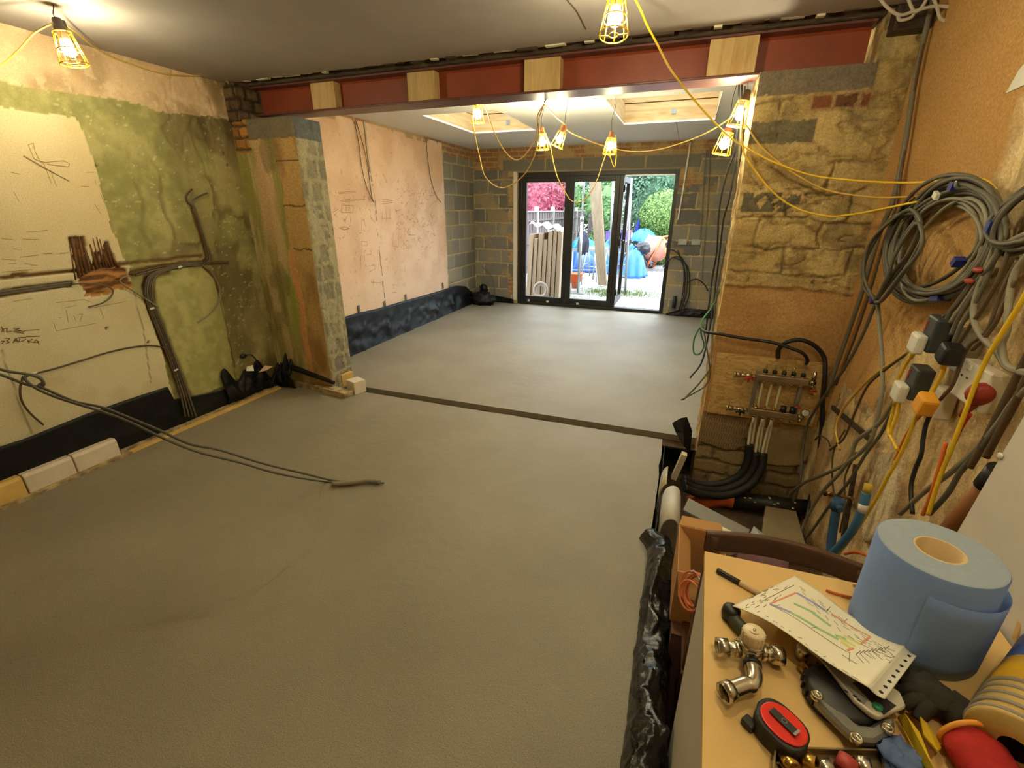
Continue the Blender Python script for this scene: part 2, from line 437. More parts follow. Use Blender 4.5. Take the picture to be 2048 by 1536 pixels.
# ---- ceilings
M_ceil = mat('grey_ceiling_board', lin(163, 153, 148), .9, n=.05, ns=3, bump=.03, bs=80)
M_ceil_r = mat('new_ceiling_board', lin(222, 220, 214), .85, n=.03, ns=3)
cb = MB()
r = random.Random(5); ed = [(XL+(XR+.04-XL)*i/70, 3.13+r.uniform(-.012, .012)) for i in range(71)]
poly = [(XL-.05, YB-.1)]+[(XL-.05, 3.13)]+ed+[(XR+.1, 3.13), (XR+.1, YB-.1)]
cb.prism([(x, y, ZC) for x, y in poly], (0, 0, .015))
ceil = structure(cb.build('ceiling', M_ceil))
# cracked board joint and the torn edge with its lath ends
k = MB()
for pl in ([at(1135, 0, z=ZC), at(1152, 20, z=ZC), at(1162, 38, z=ZC), at(1172, 58, z=ZC)],):
    k.tube([q-Vector((0, 0, .001)) for q in pl], .003, n=4)
k.build('crack', mat('dark_crack_line', lin(70, 58, 44), .95), ceil)  # thin dark brown line along the cracked board joint
r = random.Random(21); x = -3.35
M_lathw = mat('plaster_white_edge', lin(215, 205, 180), .9, n=.1, ns=30)
while x < .7:
    wd = r.uniform(.03, .14)
    b = MB().box((x+wd/2, 3.135+r.uniform(-.01, .01), ZC-.001+r.uniform(-.003, .010)), (wd, .03, .014), Matrix.Rotation(r.uniform(-.08, .08), 3, 'Z'))
    b.build('lath_end', M_lathw if r.random() < .42 else M_darkwood, ceil)
    x += wd+r.uniform(.0, .11)

HOLES = [(-2.80, -1.94, 4.86, 6.17), (-.86, .13, 4.76, 6.13)]
rc = MB()
xs = sorted({XL-.05, 1.2, *[h[0] for h in HOLES], *[h[1] for h in HOLES]}); ys = sorted({3.44, YR+.1, *[h[2] for h in HOLES], *[h[3] for h in HOLES]})
for i in range(len(xs)-1):
    for j in range(len(ys)-1):
        cx, cy = (xs[i]+xs[i+1])/2, (ys[j]+ys[j+1])/2
        if any(h[0] < cx < h[1] and h[2] < cy < h[3] for h in HOLES): continue
        rc.bx((xs[i], ys[j], 2.525), (xs[i+1], ys[j+1], 2.54))
rceil = structure(rc.build('ceiling_rear', M_ceil_r))
j = MB(); j.bx((-.28, 6.15, 2.5235), (-.274, YR, 2.5255)); j.build('board_joint', mat('board_joint_line', lin(140, 138, 130), .9), rceil)
M_pbedge = mat('cut_board_edge', lin(232, 228, 215), .9)
for n_, h in enumerate(HOLES):
    wob_ = empty('window_%d' % (n_+1), (h[0], h[2], 2.54)); structure(wob_)
    L = wob_.location
    def W(a, b): return [tuple(Vector(a)-L), tuple(Vector(b)-L)]
    for (za, zb, gap) in ((2.54, 2.73, 0), (2.742, 2.95, .006)):
        for a, b in (((h[0]-.05, h[3]+gap, za), (h[1]+.05, h[3]+.05, zb)), ((h[0]-.05, h[2]-.05, za), (h[1]+.05, h[2]-gap, zb))):
            MB().bx(*W(a, b)).build('lining_board', M_softwood_x, wob_)
        for a, b in (((h[0]-.05, h[2], za), (h[0]-gap, h[3], zb)), ((h[1]+gap, h[2], za), (h[1]+.05, h[3], zb))):
            MB().bx(*W(a, b)).build('lining_board', wood('pale_softwood_along', lin(208, 178, 122), lin(178, 140, 84), 1, 16), wob_)
    e = MB()
    for a, b in (((h[0], h[3]-.004, 2.522), (h[1], h[3]+.001, 2.541)), ((h[0]-.001, h[2], 2.522), (h[0]+.004, h[3], 2.541)), ((h[1]-.004, h[2], 2.522), (h[1]+.001, h[3], 2.541))): e.bx(*W(a, b))
    e.build('board_edge', M_pbedge, wob_)
    for fx in (.5,):
        q = MB().box(Vector(((h[0]+h[1])/2+.05-.0, h[3]-.003, 2.63))-L, (.05, .006, .05)); q.build('fixing_plate', M_steel, wob_)
    MB().bx(*W((h[0]-.02, h[2]-.02, 2.96), (h[1]+.02, h[3]+.02, 2.972))).build('pane', glass_mat('rooflight_glass', (.9, .93, .95)), wob_)
    f = MB()
    for a, b in (((h[0]-.06, h[2]-.06, 2.95), (h[0], h[3]+.06, 3.0)), ((h[1], h[2]-.06, 2.95), (h[1]+.06, h[3]+.06, 3.0)), ((h[0], h[2]-.06, 2.95), (h[1], h[2], 3.0)), ((h[0], h[3], 2.95), (h[1], h[3]+.06, 3.0))): f.bx(*W(a, b))
    f.build('sash', mat('dark_window_frame', lin(40, 40, 42), .4), wob_)
# joists and decking above the rear ceiling close the roof around the rooflights
rf = MB()
for i in range(len(xs)-1):
    for jn in range(len(ys)-1):
        cx, cy = (xs[i]+xs[i+1])/2, (ys[jn]+ys[jn+1])/2
        if any(h[0] < cx < h[1] and h[2] < cy < h[3] for h in HOLES): continue
        rf.bx((xs[i], ys[jn], 2.99), (xs[i+1], ys[jn+1], 3.02))
structure(rf.build('ceiling_roof_deck', M_softwood_x))
structure(MB().bx((XL-.1, YB-.1, 2.72), (1.2, 3.5, 2.75)).build('ceiling_floor_above', M_darkwood))

# ---- left wall, front room
def pz(pts): return [(q.y, q.z) for q in (at(a, b, x=XL) for a, b in pts)]
PL_band = [(-1.6, 2.6)]+pz([(-5, 160), (180, 190), (250, 205), (330, 222), (445, 240)])+[(3.5, 2.2), (3.5, 2.6)]
q0 = at(0, 215, x=XL)
PL_cream = [(-1.6, q0.z-.0)]+pz([(0, 215), (150, 235), (165, 262), (195, 350), (213, 420), (219, 460), (232, 478), (240, 505), (256, 530), (262, 575), (300, 625), (318, 680), (330, 740), (352, 810)])+[(1.98, -.4), (-1.6, -.4)]
PL_green2 = pz([(312, 545), (400, 532), (428, 548), (440, 580), (470, 760), (390, 800), (355, 735), (322, 640), (305, 570)])
GRO = [(pz([(-40, 560), (0, 556), (155, 541), (237, 529), (320, 521), (405, 511)]), .010), (pz([(-60, 595), (0, 587), (140, 568)]), .016), (pz([(262, 549), (325, 534), (405, 528), (418, 515), (410, 494), (387, 416)]), .018),
       (pz([(330, 540), (300, 548), (297, 575), (302, 609), (325, 671), (350, 734), (375, 800)]), .036), (pz([(405, 528), (432, 556), (440, 583)]), .016), (pz([(405, 528), (455, 526)]), .012)]
PL_lath = pz([(135, 476), (165, 471), (175, 520), (182, 533), (188, 505), (196, 503), (202, 530), (209, 482), (217, 484), (230, 530), (252, 535), (258, 555), (268, 575), (235, 580), (200, 592), (163, 592), (170, 585), (157, 565), (160, 545), (148, 520)])
def wall_left_fn(U, V):
    y = U+YB; z = V-.35
    a = fbm(y*5, z*5, 1, 5); b = fbm(y*1.7, z*1.7, 2, 4); f = fbm(y*22, z*22, 3, 4)
    wy = y+(fbm(y*9, z*9, 4)-.5)*.06; wz = z+(fbm(y*9, z*9, 5)-.5)*.06
    sy = y+(fbm(y*14, z*14, 6)-.5)*.022; sz = z+(fbm(y*14, z*14, 7)-.5)*.022
    green = mixc(np.broadcast_to(col(*lin(134, 128, 72)), y.shape+(3,)), lin(164, 152, 92), sstep(.35, .68, .6*a+.4*f))
    stain = sstep(.48, .62, fbm(y*2.6+3*(b-.5), z*1.2, 8, 4))*sstep(1.8, 2.9, y)
    green = mixc(green, lin(92, 80, 42), stain*.75)
    rid = 1-np.abs(fbm(y*3.4, z*1.7, 9, 4)-.5)*2
    green = mixc(green, lin(98, 78, 44), sstep(.50, .66, fbm(y*5+.6*(a-.5), z*.9, 21, 4))*sstep(2.45, 2.85, y)*.75)
    green = mixc(green, lin(160, 140, 92), sstep(.5, .64, fbm(y*6+5, z*1.6, 22, 4))*sstep(2.2, 2.7, y)*.4)
    green = mixc(green, lin(100, 84, 48), sstep(.90, .99, rid)*sstep(.42, .6, fbm(y*2.1, z*2.1, 20, 3))*sstep(1.9, 2.6, y)*.7)
    green = mixc(green, lin(206, 194, 140), sstep(.76, .80, fbm(y*24+z*30, z*60-y*20, 10, 3))*.5)
    c = green; h = (a-.5)*.024+(f-.5)*.006-sstep(.94, .99, rid)*.006*sstep(1.9, 2.6, y)
    band = inpoly(wy, wz, PL_band)
    bc = mixc(np.broadcast_to(col(*lin(205, 172, 126)), y.shape+(3,)), lin(170, 140, 98), sstep(.38, .66, a))
    bc = mixc(bc, lin(120, 96, 56), sstep(.5, .66, fbm(y*3.3, z*2, 12, 4))*sstep(2.2, 2.9, y)*.75)
    bc = mixc(bc, lin(218, 196, 148), sstep(.6, .7, f)*.4)
    c = np.where(band[..., None], bc, c); h = np.where(band, h+.004, h)
    cr = inpoly(sy, sz, PL_cream)
    cc = mixc(np.broadcast_to(col(*lin(212, 197, 150)), y.shape+(3,)), lin(194, 177, 128), sstep(.35, .7, b))
    cc = mixc(cc, lin(186, 166, 116), sstep(.62, .75, a)*.35)
    cc = mixc(cc, lin(216, 186, 132), sstep(1.0, 1.6, z)*.5)
    c = np.where(cr[..., None], cc, c); h = np.where(cr, .010+(f-.5)*.0016, h)
    g2 = inpoly(sy, sz, PL_green2)
    c = np.where(g2[..., None], mixc(np.broadcast_to(col(*lin(150, 144, 82)), y.shape+(3,)), lin(174, 164, 100), sstep(.35, .7, .5*fbm(y*13, z*5, 14, 4)+.5*f)), c); h = np.where(g2, .004+(f-.5)*.003, h)
    # board joints in the cream sheet
    for pl in (pz([(262, 570), (285, 660), (300, 765)]), pz([(0, 700), (35, 800), (62, 868)])):
        d = segdist(y, z, pl); c = mixc(c, lin(120, 104, 64), (1-sstep(.002, .006, d))*.7)
    d = segdist(y, z, pz([(430, 560), (452, 650), (470, 735)])); c = mixc(c, lin(70, 58, 30), (1-sstep(.002, .007, d))*.8)
    for pl, wd in GRO:
        d = segdist(sy, sz, pl); kk = 1-sstep(wd*.8, wd*1.3, d)
        c = mixc(c, lin(112, 80, 44), kk); h = h*(1-kk)+kk*(-.012+(f-.5)*.01)
    lt = inpoly(y+(fbm(y*30, z*8, 15)-.5)*.03, z+(fbm(y*40, z*20, 16)-.5)*.03, PL_lath)
    lc = mixc(np.broadcast_to(col(*lin(176, 122, 62)), y.shape+(3,)), lin(98, 58, 28), sstep(.45, .62, fbm(y*8, z*70, 17, 4)))
    lc = np.where((z > at(200, 530, x=XL).z)[..., None], mixc(lc, lin(92, 62, 34), .3+.7*sstep(.4, .6, fbm(y*60, z*5, 18, 3))), lc)
    c = np.where(lt[..., None], lc, c); h = np.where(lt, -.004+(fbm(y*10, z*60, 19)-.5)*.016, h)
    # holes left by wall plugs
    for px_, py_ in ((447, 306), (454, 330), (192, 331), (211, 656), (295, 684)):
        q = at(px_, py_, x=XL); d = np.hypot(y-q.y, z-q.z); c = mixc(c, lin(60, 45, 25), 1-sstep(.006, .012, d)); h = h-(1-sstep(.006, .012, d))*.01
    return c, h
wl = structure(relief('wall_left', [patch((XL, YB, -.35), (0, 1, 0), (0, 0, 1), (1, 0, 0), 3.14-YB, ZC+.35+.04, .0095, wall_left_fn)], RM))

# handwriting and pencil marks on the sheets of the left wall
def strokes(name, lines, parent, width, M, plane='x', val=XL, off=.0125, nrm=(1, 0, 0)):
    mb = MB(); N = Vector(nrm)
    for pl in lines:
        P = [at(a, b, **{plane: val})+N*off for a, b in pl]
        for a, b in zip(P[:-1], P[1:]):
            d = b-a
            if d.length < 1e-5: continue
            s = d.normalized().cross(N)*width/2; e = d.normalized()*width*.3
            mb._add([a-s-e, b-s+e, b+s+e, a+s-e], [(0, 1, 2, 3)])
    o = mb.build(name, M, parent); return o
M_pencil = mat('pencil_graphite', lin(140, 116, 76), .8)
M_marker = mat('marker_ink', lin(112, 90, 54), .8)
Z2 = lambda pts: [(x/4, 384+y/4) for x, y in pts]
Z1 = lambda pts: [(x/4, y/4) for x, y in pts]
wr = []
for pl in ([(0, 1075), (22, 1115)], [(2, 1118), (18, 1095), (40, 1090)], [(48, 1088), (42, 1118), (82, 1112)], [(100, 1090), (150, 1088), (110, 1103), (165, 1110), (95, 1116)], [(165, 1118), (200, 1105), (305, 1100)], [(120, 1120), (180, 1128)],
           [(0, 1192), (25, 1190), (5, 1212)], [(30, 1168), (70, 1170), (45, 1188), (66, 1200), (38, 1212)], [(95, 1205), (118, 1168), (135, 1200)], [(105, 1190), (128, 1188)], [(150, 1170), (140, 1196), (168, 1192), (196, 1176)], [(210, 1180), (222, 1208)], [(250, 1174), (216, 1194), (262, 1200)], [(280, 1180), (262, 1204), (306, 1196)], [(290, 1188), (302, 1218)], [(130, 1164), (200, 1158), (308, 1152)]):
    wr.append(Z2(pl))
strokes('handwriting', wr, wl, .0042, M_marker)
pn = []
for pl in ([(215, 1160), (255, 1145), (270, 1210), (310, 1290), (355, 1300)], [(215, 1160), (262, 1270), (330, 1300)], [(180, 1245), (540, 1450)], [(180, 1250), (350, 1350), (540, 1445)], [(350, 1300), (500, 1285), (545, 1310), (540, 1335), (370, 1315)], [(335, 1300), (360, 1360), (400, 1470)], [(400, 1380), (440, 1490)], [(80, 1380), (150, 1395)], [(685, 1380), (750, 1378)], [(750, 1440), (758, 1475)], [(640, 1490), (700, 1492)]): pn.append(Z1(pl))
for pl in ([(100, 0), (140, 75)], [(795, 20), (825, 85)], [(745, 95), (800, 180)], [(0, 370), (120, 385)], [(170, 375), (300, 380)], [(95, 455), (165, 460)], [(0, 535), (120, 545)], [(150, 520), (300, 505)], [(330, 490), (410, 495)], [(470, 490), (540, 485)], [(60, 575), (120, 570)], [(200, 320), (370, 305)], [(190, 570), (290, 590)], [(0, 640), (250, 620)],
           [(440, 885), (660, 860), (720, 880)], [(510, 925), (600, 905)], [(700, 930), (1000, 875)], [(520, 940), (535, 1040)], [(420, 1050), (440, 1110), (750, 1050)], [(580, 990), (600, 1030)], [(610, 980), (650, 975), (630, 1035)], [(790, 930), (820, 1010)], [(90, 875), (250, 850)], [(460, 1005), (480, 1004)]): pn.append(Z2(pl))
strokes('pencil_marks', pn, wl, .0026, M_pencil)

# ---- other enclosing walls
def right_fn(U, V):
    y = U+YB; z = V-.35
    a = fbm(y*5, z*5, 41, 5); f = fbm(y*24, z*24, 42, 4); b = fbm(y*1.6, z*1.6, 43, 4)
    st = fbm(y*16, z*3.5, 44, 5)
    wy = y+(fbm(y*8, z*8, 45)-.5)*.09; wz = z+(fbm(y*8, z*8, 46)-.5)*.09
    # coarse old masonry and board
    c = mixc(np.broadcast_to(col(*lin(232, 202, 142)), y.shape+(3,)), lin(194, 158, 104), sstep(.35, .68, st))
    c = mixc(c, lin(236, 208, 152), sstep(.56, .7, fbm(y*9, z*9, 47, 4))*.55)
    c = mixc(c, lin(140, 108, 68), sstep(.6, .72, fbm(y*7, z*4, 48, 4))*.5)
    h = (a-.5)*.035+(st-.5)*.02+(f-.5)*.012
    orange = inpoly(wy, wz, R_orange)
    oc = mixc(np.broadcast_to(col(*lin(204, 158, 90)), y.shape+(3,)), lin(184, 138, 76), sstep(.35, .7, b))
    oc = mixc(oc, lin(200, 150, 84), sstep(.6, .8, fbm(y*2.2, z*6, 49, 4))*.5)
    c = np.where(orange[..., None], oc, c); h = np.where(orange, .006+(f-.5)*.0025, h)
    rim = inpoly(wy, wz+.05, R_orange) & ~orange
    c = np.where(rim[..., None], mixc(np.broadcast_to(col(*lin(196, 176, 128)), y.shape+(3,)), lin(150, 122, 74), sstep(.4, .6, f)), c)
    pl = inpoly(wy, wz, R_pale)
    c = np.where(pl[..., None], mixc(np.broadcast_to(col(*lin(226, 204, 158)), y.shape+(3,)), lin(176, 148, 104), sstep(.42, .66, fbm(y*40, z*5, 50, 4))), c); h = np.where(pl, .022+(f-.5)*.012, h)
    return c, h
rz = lambda pts: [(q.y, q.z) for q in (at(a, b, x=XR) for a, b in pts)]
R_orange = [(3.4, 2.7), (2.0, 2.7)]+rz([(2048, 180), (2000, 335), (1965, 420), (1945, 560), (1885, 640), (1800, 720), (1745, 825), (1690, 770), (1650, 850)])+[(3.4, .5)]
R_pale = rz([(1735, 1090), (1730, 1020), (1765, 900), (1800, 910), (1812, 960), (1790, 1060), (1770, 1100)])
structure(relief('wall_right', [patch((XR, YB, -.35), (0, 1, 0), (0, 0, 1), (-1, 0, 0), 3.24-YB, 2.95, .0105, right_fn)], RS))
structure(MB().bx((XL-.15, YB-.1, -.4), (XR+.15, YB, 2.72)).build('wall_back', mat('bare_back_wall', lin(178, 150, 112), .9, n=.1, ns=5)))
structure(MB().bx((XL-.14, YB-.1, -.4), (XL-.03, YR+.3, 3.0)).build('wall_left_outer', M_earth))
structure(MB().bx((XR+.04, YB-.1, -.4), (XR+.14, 3.6, 2.75)).build('wall_right_outer', M_earth))
structure(MB().bx((1.1, 3.5, -.4), (1.2, YR+.3, 3.0)).build('wall_right_rear', mat('rear_block_plain', lin(120, 112, 96), .95, n=.15, ns=8)))

# ---- left wall, rear room: pink sheets then blockwork
PK = []
def rear_left_fn(U, V):
    y = U+3.5; z = V-.1
    a = fbm(y*4, z*4, 61, 4); f = fbm(y*25, z*25, 62, 3)
    mo, r1_, r2_ = bricks(y, z, .45, .225, .016, 63)
    bc = mixc(np.broadcast_to(col(*lin(142, 132, 108)), y.shape+(3,)), lin(104, 98, 84), r1_)
    bc = mixc(bc, lin(188, 160, 100), mo*.9); bc = mixc(bc, lin(150, 130, 84), sstep(.52, .66, a)*.45*(y < 7.0))
    bk, b1, b2 = bricks(y, z, .22, .075, .014, 64)
    top = z > 2.36
    bc = np.where(top[..., None], mixc(mixc(mixc(np.broadcast_to(col(*lin(150, 92, 52)), y.shape+(3,)), lin(116, 66, 40), b1), lin(176, 150, 98), bk), lin(176, 150, 98), np.clip(.25+sstep(.42, .6, a)*.6, 0, 1)), bc)
    h = np.where(top, -bk*.008, -mo*.010)+(f-.5)*.006
    pink = (y < 6.66+(fbm(z*14, z*0+3, 65)-.5)*.03) & (z < 2.50-.05*sstep(.55, .65, fbm(y*9, z*0, 66)))
    pc = mixc(np.broadcast_to(col(*lin(220, 182, 140)), y.shape+(3,)), lin(206, 164, 120), sstep(.3, .75, a))
    pc = mixc(pc, lin(222, 190, 152), sstep(1.3, .4, z)*.5)
    d = segdist(y+(fbm(y*3, z*20, 67)-.5)*.03, z, SEAM); pc = mixc(pc, lin(78, 58, 40), (1-sstep(.004, .010, d))*sstep(.38, .5, fbm(z*14, y*0, 68)))
    pc = mixc(pc, lin(150, 112, 76), sstep(.73, .8, f)*.35)
    c = np.where(pink[..., None], pc, bc); h = np.where(pink, .012, h)
    return c, h
SEAM = [(q.y, q.z) for q in (at(a, b, x=XL) for a, b in ((727, 245), (735, 320), (748, 400), (757, 500), (769, 606)))]
wlr = structure(relief('wall_left_rear', [patch((XL, 3.5, -.1), (0, 1, 0), (0, 0, 1), (1, 0, 0), YR-3.5+.02, 2.66, .011, rear_left_fn)], RSM))
sc = []
r = random.Random(77)
Z4 = lambda pts: [(400+x/4, 100+y/4) for x, y in pts]
for pl in ([(1095, 1140), (1235, 1130)], [(1100, 1150), (1240, 1140)], [(1110, 1205), (1240, 1190)], [(1120, 1215), (1310, 1195)], [(1125, 1240), (1125, 1300), (1215, 1300), (1218, 1245), (1125, 1240)], [(1160, 1245), (1160, 1290)], [(1185, 1232), (1185, 1285)], [(1055, 1300), (1100, 1270)], [(1060, 1360), (1070, 1310), (1090, 1340)],
           [(1120, 1430), (1150, 1415), (1190, 1430), (1150, 1440), (1120, 1430)], [(1130, 1340), (1145, 1375), (1170, 1330)], [(1200, 1330), (1195, 1380)], [(1285, 1340), (1285, 1450)], [(1300, 1350), (1320, 1420)], [(1290, 1360), (1310, 1362)], [(1450, 1200), (1530, 1190)], [(1450, 1215), (1535, 1205)], [(1450, 1230), (1530, 1222)], [(1450, 1290), (1450, 1350), (1520, 1345)], [(1480, 1280), (1482, 1370)], [(1510, 1270), (1512, 1360)], [(1560, 1290), (1600, 1275)]): sc.append(Z4(pl))
for pl in ([(1170, 1440), (1180, 1480), (1240, 1490)],): pass
Z5 = lambda pts: [(400+x/4, 450+y/4) for x, y in pts]
for pl in ([(1105, 25), (1140, 12), (1185, 28), (1145, 40), (1105, 25)], [(1285, 130), (1330, 135), (1330, 165), (1288, 165), (1285, 130)], [(1280, 240), (1275, 370)], [(1305, 240), (1310, 290)], [(1340, 330), (1390, 320), (1395, 350), (1345, 375)], [(1325, 240), (1365, 230)], [(1370, 460), (1440, 460)], [(1380, 430), (1378, 490)], [(1440, 440), (1442, 480)], [(1525, 480), (1560, 478)], [(1542, 480), (1542, 510)], [(1525, 540), (1565, 535)], [(1540, 60), (1535, 170), (1580, 175), (1585, 50)], [(1655, 20), (1655, 80), (1720, 80)], [(1620, 110), (1625, 220)], [(1632, 320), (1633, 370)]): sc.append(Z5(pl))
for i in range(90):      # columns of small figures
    px_, py_ = r.uniform(790, 868), r.uniform(375, 500); pl = [(px_, py_)]
    for k_ in range(r.randint(2, 4)): pl.append((pl[-1][0]+r.uniform(-4, 4), pl[-1][1]+r.uniform(-5, 5)))
    sc.append(pl)
for i in range(26):
    px_, py_ = r.uniform(672, 760), r.uniform(385, 520); pl = [(px_, py_)]
    for k_ in range(r.randint(1, 3)): pl.append((pl[-1][0]+r.uniform(-3, 3), pl[-1][1]+r.uniform(-6, 6)))
    sc.append(pl)
strokes('pencil_marks', sc, wlr, .0045, mat('pencil_on_pink', lin(160, 116, 80), .8), off=.0135)

# ---- end wall with the door opening
DX0, DX1, DZ1 = -2.74, -.21, 2.16
def rear_fn(U, V):
    x = U+XL; z = V-.1
    a = fbm(x*4, z*4, 71, 4); f = fbm(x*25, z*25, 72, 3)
    mo, r1_, r2_ = bricks(x+.12, z-.03, .45, .225, .015, 73)
    bc = mixc(np.broadcast_to(col(*lin(144, 136, 116)), x.shape+(3,)), lin(102, 98, 88), r1_)
    bc = mixc(bc, lin(190, 164, 106), mo); bc = mixc(bc, lin(172, 146, 92), sstep(.54, .7, a)*.5)
    h = -mo*.010+(f-.5)*.006
    bk, b1, b2 = bricks(x, z, .225, .075, .014, 74)
    br = mixc(mixc(np.broadcast_to(col(*lin(158, 96, 54)), x.shape+(3,)), lin(118, 66, 40), b1), lin(172, 148, 100), bk)
    br = mixc(br, lin(176, 150, 98), np.clip(.25+sstep(.42, .6, a)*.6, 0, 1))
    top = z > 2.36; edge = ((x > -2.78-.14*(hsh(np.floor(z/.075), z*0, 75) > .5)) & (x < -2.74) & (z < 2.2)) | ((x > -.21) & (x < -.03+.14*(hsh(np.floor(z/.15), z*0, 76) > .5)) & (z > 1.9) & (z < 2.2)) | ((x < -3.0) & (z > 2.2) & (z < 2.36))
    c = np.where((top | edge)[..., None], br, bc); h = np.where(top | edge, -bk*.008+(f-.5)*.005, h)
    # concrete lintels keyed with a combed chevron
    ln = (z > 2.165) & (z < 2.36) & (x > -3.0) & (x < .05)
    s = np.abs(((x/.13) % 1)-.5)*.13
    ch = np.sin((z+s*1.2)*2*np.pi/.022)
    lc = mixc(np.broadcast_to(col(*lin(132, 124, 104)), x.shape+(3,)), lin(104, 98, 84), sstep(-.3, .5, ch))
    vj = np.minimum(np.minimum(np.abs(x+2.28), np.abs(x+1.68)), np.minimum(np.abs(x+.72), np.abs(x+.12)))
    lc = mixc(lc, lin(176, 150, 96), 1-sstep(.008, .016, vj)); hj = np.minimum(np.abs(z-2.36), np.abs(z-2.165))
    lc = mixc(lc, lin(168, 146, 98), 1-sstep(.006, .014, hj))
    c = np.where(ln[..., None], lc, c); h = np.where(ln, ch*.0015, h)
    return c, h
structure(relief('wall_rear', [patch((XL, YR, -.1), (1, 0, 0), (0, 0, 1), (0, -1, 0), 4.7, 2.66, .011, rear_fn, cut=lambda u, v: (u+XL > DX0) & (u+XL < DX1) & (v-.1 < DZ1))], RB))
ob = MB(); ob.bx((XL-.1, YR+.02, -.4), (DX0, YR+.24, 3.0)); ob.bx((DX1, YR+.02, -.4), (1.2, YR+.24, 3.0)); ob.bx((DX0, YR+.02, DZ1), (DX1, YR+.24, 3.0))
structure(ob.build('wall_rear_outer', mat('outer_brick', lin(150, 110, 80), .9, n=.15, ns=12)))

# ---- left pier
PX, PY0 = -2.92, 3.12
def pier_front_fn(U, V):
    x = U+XL; z = V-.12; s = U/.63
    a = fbm(x*6, z*3, 81, 5); f = fbm(x*26, z*26, 82, 4); st = fbm(x*22, z*2.2, 83, 4)
    ss = s+(fbm(x*3, z*4, 84)-.5)*.16
    c = mixc(np.broadcast_to(col(*lin(146, 134, 66)), x.shape+(3,)), lin(184, 160, 104), sstep(.35, .65, st))
    c = mixc(c, lin(196, 156, 110), sstep(.2, .3, ss)*(1-sstep(.42, .6, ss))*sstep(.9, 1.6, z)*.8)
    c = mixc(c, lin(150, 150, 62), (1-sstep(.08, .2, np.hypot((ss-.52), (z-.75)*.45)))*.8)
    c = mixc(c, lin(104, 86, 48), sstep(.56, .68, a)*.5)
    h = (a-.5)*.022+(st-.5)*.008
    orange = ss > .66-.06*(z < 1.0)
    oc = mixc(np.broadcast_to(col(*lin(182, 144, 82)), x.shape+(3,)), lin(146, 110, 60), sstep(.35, .66, a))
    dj = np.minimum(np.abs(z-1.62-.04*(f-.5)), np.minimum(np.abs(z-1.28-.03*(f-.5)), np.abs(z-1.95)))
    oc = mixc(oc, lin(84, 56, 26), 1-sstep(.002, .008, dj))
    c = np.where(orange[..., None], oc, c); h = np.where(orange, h*.5+.004, h)
    sl = (ss > .58) & (ss < .70) & (z < 1.28+.4*(ss-.64)) & (z > .12)
    c = np.where(sl[..., None], mixc(np.broadcast_to(col(*lin(210, 152, 92)), x.shape+(3,)), lin(194, 136, 78), a), c)
    # padstone and old bricks at the bearing
    pad = (z > 2.11+.01*(f-.5)) & (s > .26)
    c = np.where(pad[..., None], mixc(np.broadcast_to(col(*lin(126, 112, 84)), x.shape+(3,)), lin(104, 92, 68), f), c); h = np.where(pad, .010+(f-.5)*.003, h)
    bkn = (s < .26) & (z > 2.02)
    bk, b1, b2 = bricks(x, z, .11, .085, .016, 85)
    bcx = mixc(mixc(np.broadcast_to(col(*lin(188, 132, 54)), x.shape+(3,)), lin(112, 66, 40), b1), lin(96, 78, 44), bk)
    c = np.where(bkn[..., None], bcx, c); h = np.where(bkn, -bk*.03+.01, h)
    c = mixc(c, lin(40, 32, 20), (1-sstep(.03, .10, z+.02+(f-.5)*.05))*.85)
    return c, h
def reveal_fn(U, V):
    y = U; z = V-.12
    a = fbm(y*7, z*7, 91, 5); f = fbm(y*26, z*26, 92, 4)
    mo, r1_, r2_ = bricks(y+.06, z, .155, .165, .034, 93, wob=.02, offs=.25)
    c = mixc(np.broadcast_to(col(*lin(138, 126, 94)), y.shape+(3,)), lin(116, 108, 84), r1_)
    sm = np.clip(mo*.8+sstep(.40, .62, a), 0, 1)*.85
    c = mixc(c, mixc(np.broadcast_to(col(*lin(172, 158, 118)), y.shape+(3,)), lin(150, 136, 96), f), sm)
    c = np.where((z > 2.11)[..., None], mixc(np.broadcast_to(col(*lin(104, 102, 92)), y.shape+(3,)), lin(84, 84, 80), f), c)
    return c, sm*.012+(f-.5)*.014
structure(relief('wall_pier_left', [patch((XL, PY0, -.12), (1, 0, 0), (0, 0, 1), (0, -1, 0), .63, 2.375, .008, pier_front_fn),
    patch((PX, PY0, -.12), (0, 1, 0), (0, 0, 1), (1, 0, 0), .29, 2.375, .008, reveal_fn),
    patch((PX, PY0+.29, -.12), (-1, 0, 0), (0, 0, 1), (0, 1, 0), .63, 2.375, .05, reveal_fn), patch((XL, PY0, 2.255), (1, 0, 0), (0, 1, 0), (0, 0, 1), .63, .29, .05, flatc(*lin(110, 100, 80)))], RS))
def nib_fn(U, V):
    bk, b1, b2 = bricks(U, V, .12, .08, .02, 95); c = mixc(mixc(np.broadcast_to(col(*lin(120, 96, 56)), U.shape+(3,)), lin(84, 62, 38), b1), lin(56, 44, 28), bk); return c, -bk*.015
structure(relief('wall_pier_left_top', [patch((XL, 3.105, 2.24), (1, 0, 0), (0, 0, 1), (0, -1, 0), .125, .33, .008, nib_fn), patch((XL+.125, 3.105, 2.24), (0, 1, 0), (0, 0, 1), (1, 0, 0), .4, .33, .02, nib_fn)], RS))

